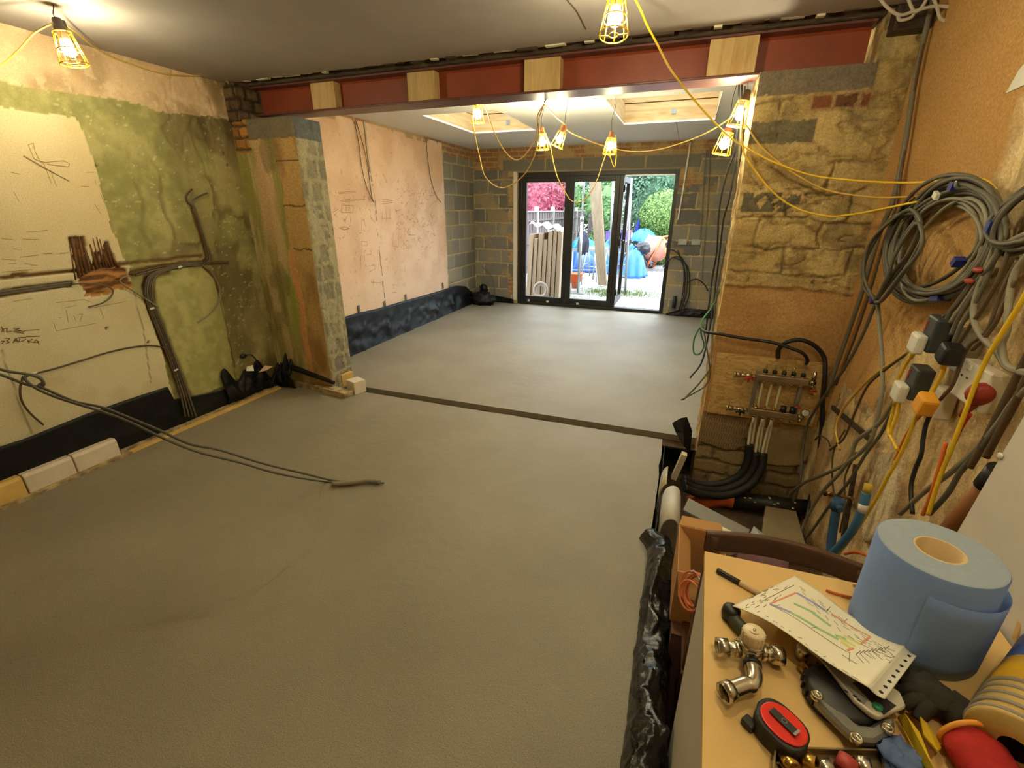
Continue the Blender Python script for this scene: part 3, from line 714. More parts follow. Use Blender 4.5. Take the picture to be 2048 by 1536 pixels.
# ---- right pier
PRX, PRY = .262, 3.20
def prz(pts): return [(q.x, q.z) for q in (at(a, b, y=PRY) for a, b in pts)]
P_or = prz([(1440, 568), (1480, 572), (1560, 574), (1640, 580), (1700, 590), (1760, 570), (1760, 860), (1640, 860), (1400, 840), (1405, 640)])
P_comb = prz([(1395, 820), (1495, 835), (1487, 890), (1470, 903), (1385, 880)])
P_smear = prz([(1500, 870), (1600, 850), (1640, 880), (1600, 930), (1540, 930), (1490, 910)])
zt = lambda py: at(1600, py, y=PRY).z
def pier_right_fn(U, V):
    x = U+PRX; z = V-.36
    a = fbm(x*6, z*6, 101, 5); f = fbm(x*26, z*26, 102, 4); g_ = fbm(x*3, z*5, 103, 4)
    wx = x+(fbm(x*12, z*12, 104)-.5)*.03; wz = z+(fbm(x*12, z*12, 105)-.5)*.03
    mo, r1_, r2_ = bricks(wx, wz-.045, .30, .15, .022, 106, wob=.02)
    sm = np.clip(.45+.55*sstep(.36, .54, fbm(x*5, z*4, 107, 5))+mo*.6, 0, 1)
    st = mixc(np.broadcast_to(col(*lin(142, 126, 82)), x.shape+(3,)), lin(112, 98, 64), r1_)
    mc = mixc(np.broadcast_to(col(*lin(196, 168, 106)), x.shape+(3,)), lin(172, 144, 86), sstep(.35, .65, g_))
    mc = mixc(mc, lin(128, 100, 52), sstep(.62, .7, fbm(x*14, z*20, 108, 3))*.5)
    c = mixc(st, mc, sm)
    led = 1-np.abs(fbm(x*3.5, z*9, 109, 4)-.5)*2
    h = sm*.012+(a-.5)*.03+(f-.5)*.008-sstep(.94, .99, led)*.010
    c = mixc(c, lin(108, 86, 48), sstep(.95, .99, led)*.45)
    ck, k1, k2 = bricks(wx+.1, wz-.045, .34, .15, .011, 112, wob=.03)
    ck = ck*sstep(.38, .55, fbm(x*4, z*4, 113, 3))
    c = mixc(c, lin(104, 82, 46), ck*.55); c = mixc(c, lin(196, 166, 100), (k1 > .6)*sstep(.4, .6, fbm(x*9, z*9, 114, 4))*.35); h = h-ck*.014+(k2-.5)*.012
    # grey concrete pad under the beam, then a brick course
    pad = (z > zt(188)+.02*(f-.5)) & (x < .80) & (z < 2.31)
    c = np.where(pad[..., None], mixc(np.broadcast_to(col(*lin(128, 114, 90)), x.shape+(3,)), lin(110, 98, 76), f), c); h = np.where(pad, .015+(f-.5)*.004, h)
    rb = (z > zt(226)) & (z < zt(192)) & (x > .52) & (x < .80)
    b_, b1, b2 = bricks(x, z-zt(226), .11, zt(192)-zt(226), .02, 110)
    c = np.where(rb[..., None], mixc(mixc(np.broadcast_to(col(*lin(140, 80, 46)), x.shape+(3,)), lin(108, 74, 46), b1), lin(176, 146, 92), b_*.8), c)
    gb = (z > zt(285)+.02*(f-.5)) & (z < zt(240)+.02*(f-.5)) & (x < .58)
    c = np.where(gb[..., None], mixc(np.broadcast_to(col(*lin(122, 110, 78)), x.shape+(3,)), lin(100, 92, 68), f), c)
    dk = (z > zt(425)) & (z < zt(385)) & (x > .28) & (x < .58) & (f > .40)
    c = np.where(dk[..., None], mixc(np.broadcast_to(col(*lin(84, 76, 58)), x.shape+(3,)), lin(120, 108, 80), f), c); h = np.where(dk, h+(f-.5)*.012, h)
    orr = inpoly(wx, wz, P_or)
    oc = mixc(np.broadcast_to(col(*lin(200, 156, 94)), x.shape+(3,)), lin(182, 138, 80), sstep(.35, .7, g_))
    c = np.where(orr[..., None], oc, c); h = np.where(orr, .004+(f-.5)*.002, h)
    rim = inpoly(wx, wz-.03, P_or) & ~orr & (z > .8)
    c = np.where(rim[..., None], mixc(np.broadcast_to(col(*lin(206, 176, 116)), x.shape+(3,)), lin(150, 116, 60), f), c); h = np.where(rim, .02+(f-.5)*.02, h)
    low = z < zt(872)
    lb, l1, l2 = bricks(wx, wz, .26, .105, .02, 111, wob=.02)
    lc = mixc(mixc(np.broadcast_to(col(*lin(164, 140, 92)), x.shape+(3,)), lin(134, 110, 70), l1), lin(108, 88, 56), lb*.7)
    lc = mixc(lc, lin(168, 142, 92), sstep(.55, .68, a)*.6)
    c = np.where((low & ~orr)[..., None], lc, c); h = np.where(low & ~orr, -lb*.012+(a-.5)*.02, h)
    cm = inpoly(wx, wz, P_comb)
    cs_ = np.sin((x+.12*z)*2*np.pi/.016)
    c = np.where(cm[..., None], mixc(np.broadcast_to(col(*lin(160, 132, 92)), x.shape+(3,)), lin(126, 100, 68), sstep(-.2, .6, cs_)), c); h = np.where(cm, .010+cs_*.003, h)
    sp = inpoly(wx, wz, P_smear)
    c = np.where(sp[..., None], mixc(np.broadcast_to(col(*lin(176, 150, 98)), x.shape+(3,)), lin(150, 124, 78), a), c); h = np.where(sp, .012+(f-.5)*.004, h)
    return c, h
def pr_reveal_fn(U, V):
    a = fbm(U*14, V*9, 121, 4); f = fbm(U*26, V*26, 122, 4)
    c = mixc(np.broadcast_to(col(*lin(206, 178, 116)), U.shape+(3,)), lin(150, 116, 66), sstep(.4, .62, a)); c = mixc(c, lin(170, 96, 56), sstep(.62, .7, f)*.5*(V < 1.0)); return c, (a-.5)*.03+(f-.5)*.012
structure(relief('wall_pier_right', [patch((PRX, PRY, -.36), (1, 0, 0), (0, 0, 1), (0, -1, 0), XR-PRX+.02, 2.96, .008, pier_right_fn, cut=lambda u, v: (u+PRX < .79) & (v-.36 > 2.30)),
    patch((PRX, PRY, -.36), (0, 1, 0), (0, 0, 1), (-1, 0, 0), .33, 2.66, .009, pr_reveal_fn), patch((PRX, PRY+.33, -.36), (1, 0, 0), (0, 0, 1), (0, 1, 0), .9, 2.66, .06, pr_reveal_fn),
    patch((PRX, PRY, 2.295), (1, 0, 0), (0, 1, 0), (0, 0, 1), .7, .33, .04, flatc(*lin(110, 100, 80))), patch((.79, PRY, 2.30), (0, 1, 0), (0, 0, 1), (-1, 0, 0), .3, .3, .02, pr_reveal_fn)], RS))
# ================================================================== STEEL BEAM AND TIMBERS
M_redox = mat('red_oxide_steel', lin(142, 64, 38), .5, n=.14, ns=5, bump=.05, bs=60)
M_redox_d = mat('dirty_oxide_edge', lin(104, 62, 56), .42, n=.3, ns=9, bump=.1, bs=40)
BX0, BX1, BY0, BZ0, BZ1 = -3.45, .77, 3.255, 2.298, 2.504
bm = empty('steel_beam', (BX0, BY0, BZ0), 'long red oxide steel beam spanning the opening between the two piers', 'beam')
B0 = bm.location
def BL(a, b): return [tuple(Vector(a)-B0), tuple(Vector(b)-B0)]
MB().bx(*BL((BX0, BY0+.095, BZ0+.012), (BX1, BY0+.108, BZ1-.012))).build('web', M_redox, bm)
MB().bx(*BL((BX0, BY0, BZ0), (BX1, BY0+.203, BZ0+.014))).build('bottom_flange', M_redox_d, bm, bevel=.004)
MB().bx(*BL((BX0, BY0, BZ1-.014), (BX1, BY0+.203, BZ1))).build('top_flange', M_redox_d, bm, bevel=.004)
fl = MB()
fl.prism([Vector((BX0, BY0+.095, BZ0+.014))-B0, Vector((BX0, BY0+.083, BZ0+.014))-B0, Vector((BX0, BY0+.095, BZ0+.026))-B0], (BX1-BX0, 0, 0))
fl.prism([Vector((BX0, BY0+.095, BZ1-.014))-B0, Vector((BX0, BY0+.095, BZ1-.026))-B0, Vector((BX0, BY0+.083, BZ1-.014))-B0], (BX1-BX0, 0, 0))
fl.build('root_fillet', M_redox, bm)
for (pa, pb, lab, yy) in ((617, 665, 'narrow pale timber block in the beam web, nearest the left pier', 3.275), (813, 868, 'pale timber block in the beam web, second from the left pier', 3.275), (1048, 1120, 'timber block with an arched grain figure near the middle of the beam', 3.268), (1412, 1508, 'widest pale timber block in the beam web, nearest the right pier', 3.262)):
    xa, xb = at(pa, 150, y=yy).x, at(pb, 150, y=yy).x
    MB().bx((xa, yy, BZ0+.0145), (xb, BY0+.094, BZ1-.0145)).build('timber_block', M_softwood, None, bevel=.004)
    tag(COL.objects[-1], lab, 'timber block', 'timber blocks packed into the beam web')
M_tarry = mat('tarry_old_timber', lin(74, 58, 42), .75, n=.6, ns=9, bump=.35, bs=30)
tp = MB()
tp.grid(lambda u, v: Vector((BX0-.02+(BX1-BX0+.1)*u, 3.235-.012*fbm(np.array(u*60.), np.array(v*3.), 3)-.0, BZ1+.001+.066*v)), 160, 4)
tp.bx((BX0-.02, 3.245, BZ1+.0005), (BX1+.08, 3.44, BZ1+.066))
o = tp.build('timber_plate', M_tarry); tag(o, 'dark stained timber plate lying along the top of the red beam', 'timber')
# dark lintel end and joist stub in the top right corner
o = MB().bx((.80, 3.10, 2.40), (.955, 3.195, 2.505)).build('joist_end', M_darkwood, None, bevel=.006); tag(o, 'dark old joist end over the right pier beside the beam end', 'timber')

# ================================================================== FESTOON LAMPS
M_cage = mat('yellow_lamp_guard', lin(245, 190, 25), .4)
M_holder = mat('brown_lamp_holder', lin(150, 88, 40), .5, n=.15, ns=30)
M_holder_d = mat('dark_lamp_holder', lin(62, 52, 42), .5)
M_bulb = mat('glowing_bulb', (1, 1, 1), .3, emit=BULB_COL, es=BULB_POWER)
M_wire = mat('hook_wire', lin(84, 74, 60), .4, .8)
def lamp(p, d, label, hook_to=None, holder=M_holder, s=1., nb=8):
    """holder top at p, bulb pointing along d"""
    p = Vector(p); e = empty('festoon_lamp', p, label, 'lamp', 'caged festoon lamps', frame(Vector(d)))
    h = MB(); h.lathe([(.0, 0), (.016, 0), (.020, .008), (.020, .03), (.026, .036), (.026, .062), (.021, .070), (.019, .086)], n=16); h.box((0, .02, .02), (.018, .02, .03))
    h.build('lamp_holder', holder, e)
    b = MB(); b.lathe([(.012, .080), (.013, .088), (.021, .100), (.027, .116), (.0285, .130), (.0245, .146), (.014, .156), (.001, .160)], n=14); b.build('bulb', M_bulb, e)
    c = MB(); R = lambda z: .036+(z-.055)*.17
    for z in (.058, .130, .190): c.torus((0, 0, z), R(z), .0027, k=6)
    for k in range(nb):
        a = 2*math.pi*k/nb; c.tube([(R(.058)*math.cos(a), R(.058)*math.sin(a), .058), (R(.190)*math.cos(a), R(.190)*math.sin(a), .190)], .0024, n=6, sub=1)
    c.torus((0, 0, .192), .018, .0022, k=6)
    for k in range(4):
        a = 2*math.pi*k/4; c.tube([(.018*math.cos(a), .018*math.sin(a), .192), (R(.190)*math.cos(a), R(.190)*math.sin(a), .190)], .0022, n=6, sub=1)
    c.build('lamp_guard', M_cage, e)
    if hook_to is not None:
        q = e.matrix_world.inverted() @ Vector(hook_to); k = MB(); k.tube([(0, 0, .002), q*.35+Vector((.012, 0, 0)), q*.8+Vector((-.008, 0, 0)), q], .0022, n=6); k.build('hook', M_wire, e)
    if s != 1.: e.scale = (s, s, s)
    return e
down = Vector((0, 0, -1))
p1 = at(112, 36, z=2.455); p2 = at(1236, -32, z=2.455)
d1 = at(135, 120, x=p1.x+.05)-p1
LS = 1.0
lamp(p1, (.12, .06, -1), 'caged festoon lamp high on the left, hanging from the ceiling over the cream wall', p1+Vector((0, 0, .055)), M_holder_d, LS)
lamp(p2, (.02, -.25, -1), 'large caged lamp hanging from the front ceiling before the red beam', p2+Vector((0, 0, .055)), s=LS)
RLY = 4.6
lp = {}
def rear_lamp(name, px, py, y, d, lab, tilt_to=None, hold=M_holder):
    p = at(px, py, y=y); lp[name] = p
    lamp(p, d, lab, Vector((p.x+.01, p.y+.02, 2.525)) if p.z < 2.51 else None, hold, 1.0)
rear_lamp('c', 955, 196, 4.2, (0, 0, -1), 'cage lamp half hidden behind the bottom edge of the red beam')
rear_lamp('d', 1084, 254, RLY, (.06, 0, -1), 'caged lamp hanging straight under the cable loop, left of a tilted lamp')
rear_lamp('e', 1130, 250, RLY, (-.45, .1, -1), 'tilted caged lamp in the rear room leaning to the left')
rear_lamp('f', 1224, 262, RLY+.1, (-.06, 0, -1), 'caged lamp hanging over the middle of the glazed door')
rear_lamp('g', 1461, 246, 3.75, (-.16, 0, -1), 'lower caged lamp by the right pier, beside the hanging dark cables')
rear_lamp('h', 1496, 180, 3.42, (-.16, 0, -1), 'upper caged lamp tucked under the beam end at the right pier', hold=M_holder_d)
# two unseen lamps, added to brighten the bench, screed edge and right wall
for q_, lb in (((.12, 1.22, 2.45), 'added caged festoon lamp on the ceiling over the screed edge beyond the bench, out of view'), ((.40, .32, 2.45), 'added caged festoon lamp on the ceiling above the bench, out of view')):
    q_ = Vector(q_); lamp(q_, down, lb, q_+Vector((0, 0, .055)))

# ---- their yellow cable, run by run
def cable(name, pts, r, M, label, cat='cable', group=None, n=8, sub=8, parent=None):
    o = MB().tube(pts, r, n=n, sub=sub).build(name, M, parent)
    if parent is None: tag(o, label, cat, group)
    return o
GY = 'yellow festoon cables'
cable('festoon_cable', [at(-60, 165, x=-3.2), at(0, 132, x=-3.25), at(40, 97, x=-3.2), at(70, 65, x=-3.12), p1+Vector((0, 0, -.02)), at(150, 63, x=-3.2), at(180, 88, x=-3.35), at(215, 110, x=-3.5), at(250, 124, x=-3.53), at(320, 146, x=-3.53), at(380, 151, x=-3.52), at(440, 150, x=-3.50), (-3.45, 3.08, 2.495)], .0042, M_yellow_dull, 'cable passing through the left lamp and pinned along the top of the left wall', 'cable', GY)
def P3(pts): return [at(a, b, y=c) for a, b, c in pts]
cable('festoon_cable', [p2+Vector((.02, 0, .0)), at(1268, -5, y=2.50), at(1284, 26, y=2.55), at(1294, 50, y=2.6), at(1316, 91, y=2.7), at(1339, 135, y=2.85), at(1369, 176, y=3.0), at(1398, 211, y=3.1), at(1436, 252, y=3.15), at(1470, 282, y=3.12), at(1510, 305, y=3.08), at(1552, 326, y=3.04), at(1621, 350, y=3.0), at(1700, 360, y=2.9), at(1780, 365, y=2.75), at(1859, 364, y=2.5), at(1922, 354, y=2.25), at(1970, 361, y=2.1), at(1992, 380, x=.93)], .005, M_yellow, 'yellow cable from the large front lamp falling across the beam to the wall coil', 'cable', GY)
cable('festoon_cable', [at(1485, 240, y=3.3), at(1500, 262, y=3.15), at(1520, 291, y=3.08), at(1552, 320, y=3.06), at(1590, 348, y=3.02), at(1653, 380, y=2.95), at(1742, 394, y=2.8), at(1800, 394, y=2.62), at(1850, 391, y=2.45), at(1880, 388, x=.92)], .0042, M_yellow_dull, 'dull yellow cable sagging from the upper pier lamp, middle of three', 'cable', GY)
cable('festoon_cable', [at(1490, 215, y=3.3), at(1484, 265, y=3.14), at(1486, 295, y=3.1), at(1495, 320, y=3.08), at(1542, 380, y=3.06), at(1590, 415, y=3.02), at(1653, 432, y=2.95), at(1704, 429, y=2.85), at(1764, 418, y=2.7), at(1827, 405, y=2.5), at(1870, 398, x=.92)], .005, M_yellow, 'yellow cable sagging lowest across the stone pier towards the coil', 'cable', GY)
hk = at(1088, 209, y=3.47)
cable('festoon_cable', [lp['c'], at(946, 242, y=4.15), at(958, 309, y=4.1), at(971, 354, y=4.05), at(1003, 376, y=4.0), at(1041, 357, y=3.95), at(1067, 316, y=3.85), at(1078, 262, y=3.7), at(1075, 233, y=3.55), hk], .0045, M_yellow_dull, 'rear room cable in a deep loop left of the door, longer of two loops', 'cable', GY)
cable('festoon_cable', [lp['c']+Vector((.03, 0, 0)), at(974, 223, y=4.15), at(990, 268, y=4.1), at(1010, 303, y=4.05), at(1029, 319, y=4.0), at(1048, 313, y=3.95), at(1070, 278, y=3.8), at(1077, 240, y=3.6), hk], .0045, M_yellow_dull, 'rear room cable in a shallow pale loop left of the door', 'cable', GY)
cable('festoon_cable', [hk, at(1100, 220, y=3.8), at(1114, 235, y=4.2), lp['e'], at(1137, 262, y=RLY), at(1169, 278, y=RLY), at(1217, 295, y=RLY), at(1265, 303, y=RLY-.1), at(1312, 300, y=RLY-.3), at(1360, 287, y=4.2), at(1408, 268, y=4.0), at(1456, 239, y=3.7), at(1475, 215, y=3.5)], .0045, M_yellow_dull, 'cable swagged from the beam hook over the door to the pier lamps', 'cable', GY)
cable('festoon_cable', [lp['d'], at(1099, 287, y=RLY-.03), at(1107, 325, y=RLY), at(1115, 354, y=RLY), at(1131, 386, y=RLY), at(1146, 403, y=RLY), at(1169, 399, y=RLY), at(1191, 367, y=RLY), at(1207, 322, y=RLY+.05), at(1218, 288, y=RLY+.1), lp['f']], .0045, M_yellow_dull, 'cable hanging in a vee in front of the glazed door between two lamps', 'cable', GY)
cable('festoon_cable', [lp['f'], at(1218, 300, y=RLY+.07), at(1222, 318, y=RLY+.06), at(1229, 334, y=RLY+.05), at(1233, 310, y=RLY+.05), at(1232, 270, y=RLY+.05)], .004, M_yellow, 'short yellow cable tail dangling under the middle lamp', 'cable', GY)
o = MB().tube([hk+Vector((0, 0, .012)), hk+Vector((.012, 0, .03)), hk+Vector((0, .0, .045)), hk+Vector((-.015, 0, .035))], .004, n=6).build('hook', M_wire); tag(o, 'small wire hook under the beam carrying the yellow cables', 'hook')

# dark cables hanging down the reveal of the right pier
GD = 'dark cables hanging at the right pier'
DK = lambda pts: [at(a, b, y=c) for a, b, c in pts]
cable('hanging_cable', DK([(1478, 165, 3.46), (1476, 230, 3.5), (1470, 300, 3.52), (1456, 340, 3.54), (1443, 390, 3.55), (1437, 437, 3.55), (1434, 500, 3.55), (1424, 560, 3.55), (1418, 610, 3.5), (1412, 660, 3.5)]), .006, M_blackc, 'leftmost dark cable hanging from the beam end past the right pier', 'cable', GD)
cable('hanging_cable', DK([(1484, 168, 3.46), (1480, 260, 3.5), (1467, 350, 3.5), (1458, 400, 3.5), (1447, 440, 3.52), (1440, 500, 3.52), (1430, 580, 3.5), (1422, 640, 3.4), (1405, 720, 3.3), (1380, 756, 3.2)]), .006, M_blackc, 'dark cable down the pier reveal ending in a curl over the rear floor', 'cable', GD)
cable('hanging_cable', DK([(1490, 172, 3.44), (1484, 240, 3.46), (1476, 330, 3.48), (1466, 430, 3.5), (1450, 500, 3.5), (1436, 570, 3.48), (1428, 640, 3.42), (1424, 690, 3.3), (1422, 730, 3.2), (1400, 765, 3.12), (1366, 800, 3.08)]), .0055, M_greyc, 'grey cable hanging beside the dark ones and curling out at its end', 'cable', GD)
cable('hanging_cable', DK([(1448, 560, 3.5), (1425, 612, 3.45), (1405, 640, 3.35), (1402, 665, 3.3), (1408, 690, 3.28), (1400, 707, 3.26), (1388, 706, 3.26), (1388, 680, 3.28), (1400, 655, 3.3), (1412, 648, 3.34)]), .0055, mat('green_cable', lin(60, 120, 76), .5), 'green cable looped at the edge of the right pier')

# ================================================================== GLAZED DOOR
M_blackframe = mat('black_door_frame', lin(26, 25, 24), .42, n=.1, ns=20)
M_glass = glass_mat('door_glass', (.97, .99, .98), .35)
d1o = structure(empty('door_1', (DX0, YR, 0)))
D0 = d1o.location
def DB(mb, x0, x1, z0, z1, y0=.02, y1=.10): mb.bx((x0-DX0, y0, z0), (x1-DX0, y1, z1)); return mb
f = MB(); DB(f, DX0, DX0+.065, 0, DZ1); DB(f, DX1-.065, DX1, 0, DZ1); DB(f, DX0+.065, DX1-.065, DZ1-.065, DZ1); DB(f, DX0+.065, DX1-.065, -.02, .05, .0, .12)
f.build('door_frame', M_blackframe, d1o, bevel=.004)
def leaf(xa, xb, zt, lab):
    s = MB(); DB(s, xa, xa+.075, .05, zt, .03, .09); DB(s, xb-.075, xb, .05, zt, .03, .09); DB(s, xa+.075, xb-.075, .05, .145, .03, .09); DB(s, xa+.075, xb-.075, zt-.085, zt, .03, .09)
    lf = s.build('door_leaf', M_blackframe, d1o, bevel=.004)
    p_ = MB(); DB(p_, xa+.07, xb-.07, .14, zt-.08, .056, .064); p_.build('pane', M_glass, lf)
    return lf
l1 = leaf(DX0+.068, -1.868, DZ1-.068, '')
l2 = leaf(-1.862, -1.075, DZ1-.068, '')
# third leaf stands folded open outwards on the second one's stile
s = MB(); xo = -1.05
for (ya, yb, za, zb) in ((.12, .195, .05, 2.09), (.86, .935, .05, 2.09), (.195, .86, .05, .145), (.195, .86, 2.005, 2.09)): s.bx((xo-DX0-.03, ya, za), (xo-DX0+.03, yb, zb))
l3 = s.build('door_leaf', M_blackframe, d1o, bevel=.004)
MB().bx((xo-DX0-.004, .19, .14), (xo-DX0+.004, .865, 2.01)).build('pane', M_glass, l3)
h = MB(); h.bx((xo-DX0+.03, .14, 1.0), (xo-DX0+.05, .17, 1.24)); h.tube([(xo-DX0+.05, .155, 1.12), (xo-DX0+.075, .155, 1.12), (xo-DX0+.08, .20, 1.12), (xo-DX0+.08, .27, 1.12)], .009, n=8, sub=3); h.build('handle', M_blackframe, l3)
s = MB(); DB(s, -1.075, -1.012, .05, DZ1-.068, .035, .085); s.build('meeting_stile', M_blackframe, d1o, bevel=.003)
for (x_, z_) in ((-1.02, .3), (-1.02, 1.1), (-1.02, 1.9)):
    q = MB(); q.cyl((x_-DX0+.02, .03, z_-.05), (x_-DX0+.02, .03, z_+.05), .012, n=10); q.build('hinge', M_blackframe, d1o)
tr = MB(); DB(tr, -1.0, DX1-.07, DZ1-.085, DZ1-.066, .04, .08); tr.build('top_track', M_steel, d1o)
for x_ in (-2.55, -1.66, -2.2):
    q = MB(); DB(q, x_, x_+.04, .05, .085, .026, .03); q.build('label_tab', M_white, d1o)
structure(MB().bx((DX0-.075, YR-.015, .06), (DX0-.012, YR-.001, 2.17)).build('trim_1', M_white))
structure(MB().bx((DX0-.02, YR-.02, 2.155), (DX1+.02, YR+.02, 2.172)).build('trim_2', mat('mortar_soffit', lin(150, 140, 118), .9)))

# ================================================================== LOW LEVEL MEMBRANES, INSULATION UPSTANDS
def crumple(y, z, k=1.): 
    a = fbm(y*6, z*9, 201, 4); r_ = 1-np.abs(fbm(y*4, z*7, 203, 4)-.5)*2
    return ((a-.5)*.05+(r_**6-.4)*.03)*k
def sheet(name, rows, M, label, solid=.002, parent=None, smooth=True):
    """a sheet through rows of points"""
    n = len(rows[0]); mb = MB()
    mb._add([p for r_ in rows for p in r_], [(j*n+i, j*n+i+1, (j+1)*n+i+1, (j+1)*n+i) for j in range(len(rows)-1) for i in range(n-1)], smooth)
    o = mb.build(name, M, parent, solid=solid)
    if parent is None: tag(o, label, 'damp proof membrane')
    return o
def wall_sheet(name, top, x, M, label, zb=-.03, k=1., nv=14, nu=110, flare=0.):
    """membrane hung against a side wall: top edge given as (y, z) points"""
    Y = np.array([t_[0] for t_ in top]); Z = np.array([t_[1] for t_ in top]); rows = []
    for j in range(nv+1):
        v = j/nv; row = []
        for i in range(nu+1):
            y = Y[0]+(Y[-1]-Y[0])*i/nu; zt_ = float(np.interp(y, Y, Z)); z = zb+(zt_-zb)*v
            c = float(crumple(np.array(y), np.array(z), k))*math.sin(math.pi*min(1, v*1.15+.02))
            row.append((x+.012+max(-.008, c)+flare*(1-v)**2, y, z))
        rows.append(row)
    return sheet(name, rows, M, label)
lt = [(q.y, q.z) for q in (at(a, b, x=-3.53) for a, b in ((0, 892), (45, 878), (90, 860), (170, 828), (250, 800), (336, 772)))]
lt = [(.2, lt[0][1]-.01)]+lt+[(lt[-1][0]+.004, lt[-1][1]-.11), (2.35, .19), (2.62, .15)]
wall_sheet('polythene_membrane', lt, -3.535, M_dpm, 'black plastic membrane turned up the foot of the cream left wall', k=.35)
lr = [(q.y, q.z) for q in (at(a, b, x=-3.50) for a, b in ((685, 636), (720, 626), (760, 617), (800, 605), (840, 594), (868, 586), (888, 580)))]
lr = [(3.57, lr[0][1])]+lr+[(6.9, lr[-1][1]+.0), (7.25, .34), (7.5, .2), (7.72, .14)]
wall_sheet('polythene_membrane', lr, -3.535, M_dpm, 'glossy black membrane bulging along the foot of the pink rear wall', k=1.5, flare=.05)
rows = []
for j in range(9):
    v = j/8; rows.append([(XL+.03+(DX0-.06-XL-.03)*i/40, YR-.02-max(0, .012+float(crumple(np.array(i*.09), np.array(v), .5))), -.02+v*(.19-.09*i/40)) for i in range(41)])
sheet('polythene_membrane', rows, M_dpm, 'low black membrane strip along the end wall left of the glazed door')
rows = []
for j in range(9):
    v = j/8; rows.append([(DX1+.05+(1.0-DX1)*i/40, YR-.03-max(0, .02+float(crumple(np.array(i*.12+7), np.array(v), .9)))-.03*(1-v), -.02+v*(.05+.10*min(1, i/9))) for i in range(41)])
sheet('polythene_membrane', rows, M_dpm, 'crumpled black membrane on the floor right of the glazed door')
for (a, b, c_) in ((718, 618, -3.50), (770, 609, -3.50), (812, 595, -3.50), (886, 571, -3.50)):
    q = at(a, b, x=-3.525); o = MB().box((q.x, q.y, q.z), (.006, .035, .09), Matrix.Rotation(.08, 3, 'X')).build('tape_tab', mat('grey_tape', lin(104, 92, 84), .5)); tag(o, {718: 'grey tape tab on the pink wall, nearest the left pier', 770: 'grey tape tab below the cracked seam of the pink wall', 812: 'grey tape tab on the pink wall, third from the left pier', 886: 'grey tape tab at the far end of the pink wall'}[a], 'tape', 'tape tabs holding the rear membrane')
# crumpled heap of membrane in the corner
hp = MB()
def heap(u, v):
    top = .225+.04*math.sin(u*9)+.06*math.sin(u*23+1)*(u < .85)+.04*math.sin(u*41)
    c = float(crumple(np.array(u*2.3+4), np.array(v*.6), 1.1))
    x = -3.53+.22*max(0, u-.45)/.55+(c+.04)*math.sin(math.pi*v)*(u < .5); y = 2.52+.57*min(1, u/.5)-(.07+c)*(u > .42)*math.sin(math.pi*v)
    return Vector((x, min(y, 3.085), -.02+(top+.02)*v))
hp.grid(heap, 70, 16); o = hp.build('polythene_heap', M_dpm, None, solid=.003); tag(o, 'torn heap of black membrane in the corner by the left pier', 'damp proof membrane')
for pts_, M_, lb in (([at(492, 742, x=-3.44), at(508, 742, x=-3.42), at(506, 730, x=-3.44), at(494, 733, x=-3.46)], M_white, 'scrap of white paper caught in the membrane heap, left of two'), ([at(517, 745, x=-3.40), at(532, 741, x=-3.38), at(546, 733, x=-3.38), at(530, 731, x=-3.41)], mat('pinkish_scrap', lin(206, 176, 140), .8), 'pale torn scrap in the membrane heap, right of two')):
    mb = MB(); mb._add(pts_, [(0, 1, 2, 3)]); tag(mb.build('paper_scrap', M_, None, solid=.002), lb, 'paper scrap', 'scraps in the membrane heap')
c_ = at(487, 712, x=-3.53)
o = MB().tube([c_, c_+Vector((.03, .05, .0)), c_+Vector((.03, .09, -.06)), c_+Vector((.03, .10, -.12))], .006, n=6).build('cable_end', M_blackc); tag(o, 'short black cable end with a blob above the membrane heap', 'cable')
MB().blob((0, 0, 0), (.02, .032, .018), n=10, m=8, amp=.2).build('tape_wrap', M_blackc, o).location = c_
dpx = MB().tube([at(585, 735, y=3.07), at(615, 746, y=3.06), at(645, 757, y=3.05), at(668, 766, y=3.05)], lambda t: .028-.012*t, n=10, sub=6); o = dpx.build('pipe_sleeve', M_dpm); tag(o, 'black rolled strip lying at the foot of the left pier', 'sleeve')
# rear corner bag of membrane
o = MB().blob((-3.30, 7.45, .09), (.22, .16, .13), n=26, m=16, amp=.5, freq=2.6, seed=3).build('polythene_bundle', M_dpm); tag(o, 'bunched black plastic in the far left corner of the rear room', 'plastic')
MB().blob((-3.31, 7.55, .27), (.07, .05, .07), n=16, m=10, amp=.5, freq=3, seed=8).build('twisted_end', M_dpm, o)

M_foam = mat('pale_foam', lin(226, 210, 184), .85, n=.08, ns=8, bump=.1, bs=60)
M_foam_y = mat('yellow_foam', lin(222, 184, 104), .85, n=.12, ns=10, bump=.12, bs=60)
M_foam_d = mat('dirty_foam', lin(212, 190, 142), .9, n=.0, ns=14, c2=lin(96, 72, 44), bump=.15, bs=60)
GF = 'foam upstands along the left wall'
for (ya, yb, M_, lb) in ((.55, 1.155, M_foam_y, 'yellowish foam upstand at the frame edge, nearest of three by the cream wall'), (1.16, 1.40, M_foam, 'middle pale foam upstand of three by the cream wall'), (1.405, 1.655, M_foam, 'pale foam upstand with a sloped end, farthest of three by the cream wall')):
    mb = MB(); z1 = .135
    mb.prism([(-3.525, ya, -.02), (-3.470, ya, -.02), (-3.470, ya, z1-.018), (-3.482, ya, z1), (-3.525, ya, z1)], (0, yb-ya-.002, 0))
    tag(mb.build('foam_upstand', M_, None, bevel=.004), lb, 'insulation', GF)
tag(MB().bx((-3.469, .5, -.02), (-3.432, 1.70, .016)).build('edge_strip', M_foam_d), 'dirty pale strip edging the screed below the foam upstands', 'insulation')
tag(MB().bx((-3.475, 1.70, -.02), (-3.445, 3.02, .016)).build('edge_strip', M_foam_y), 'thin yellow foam strip edging the screed along the green wall', 'insulation')
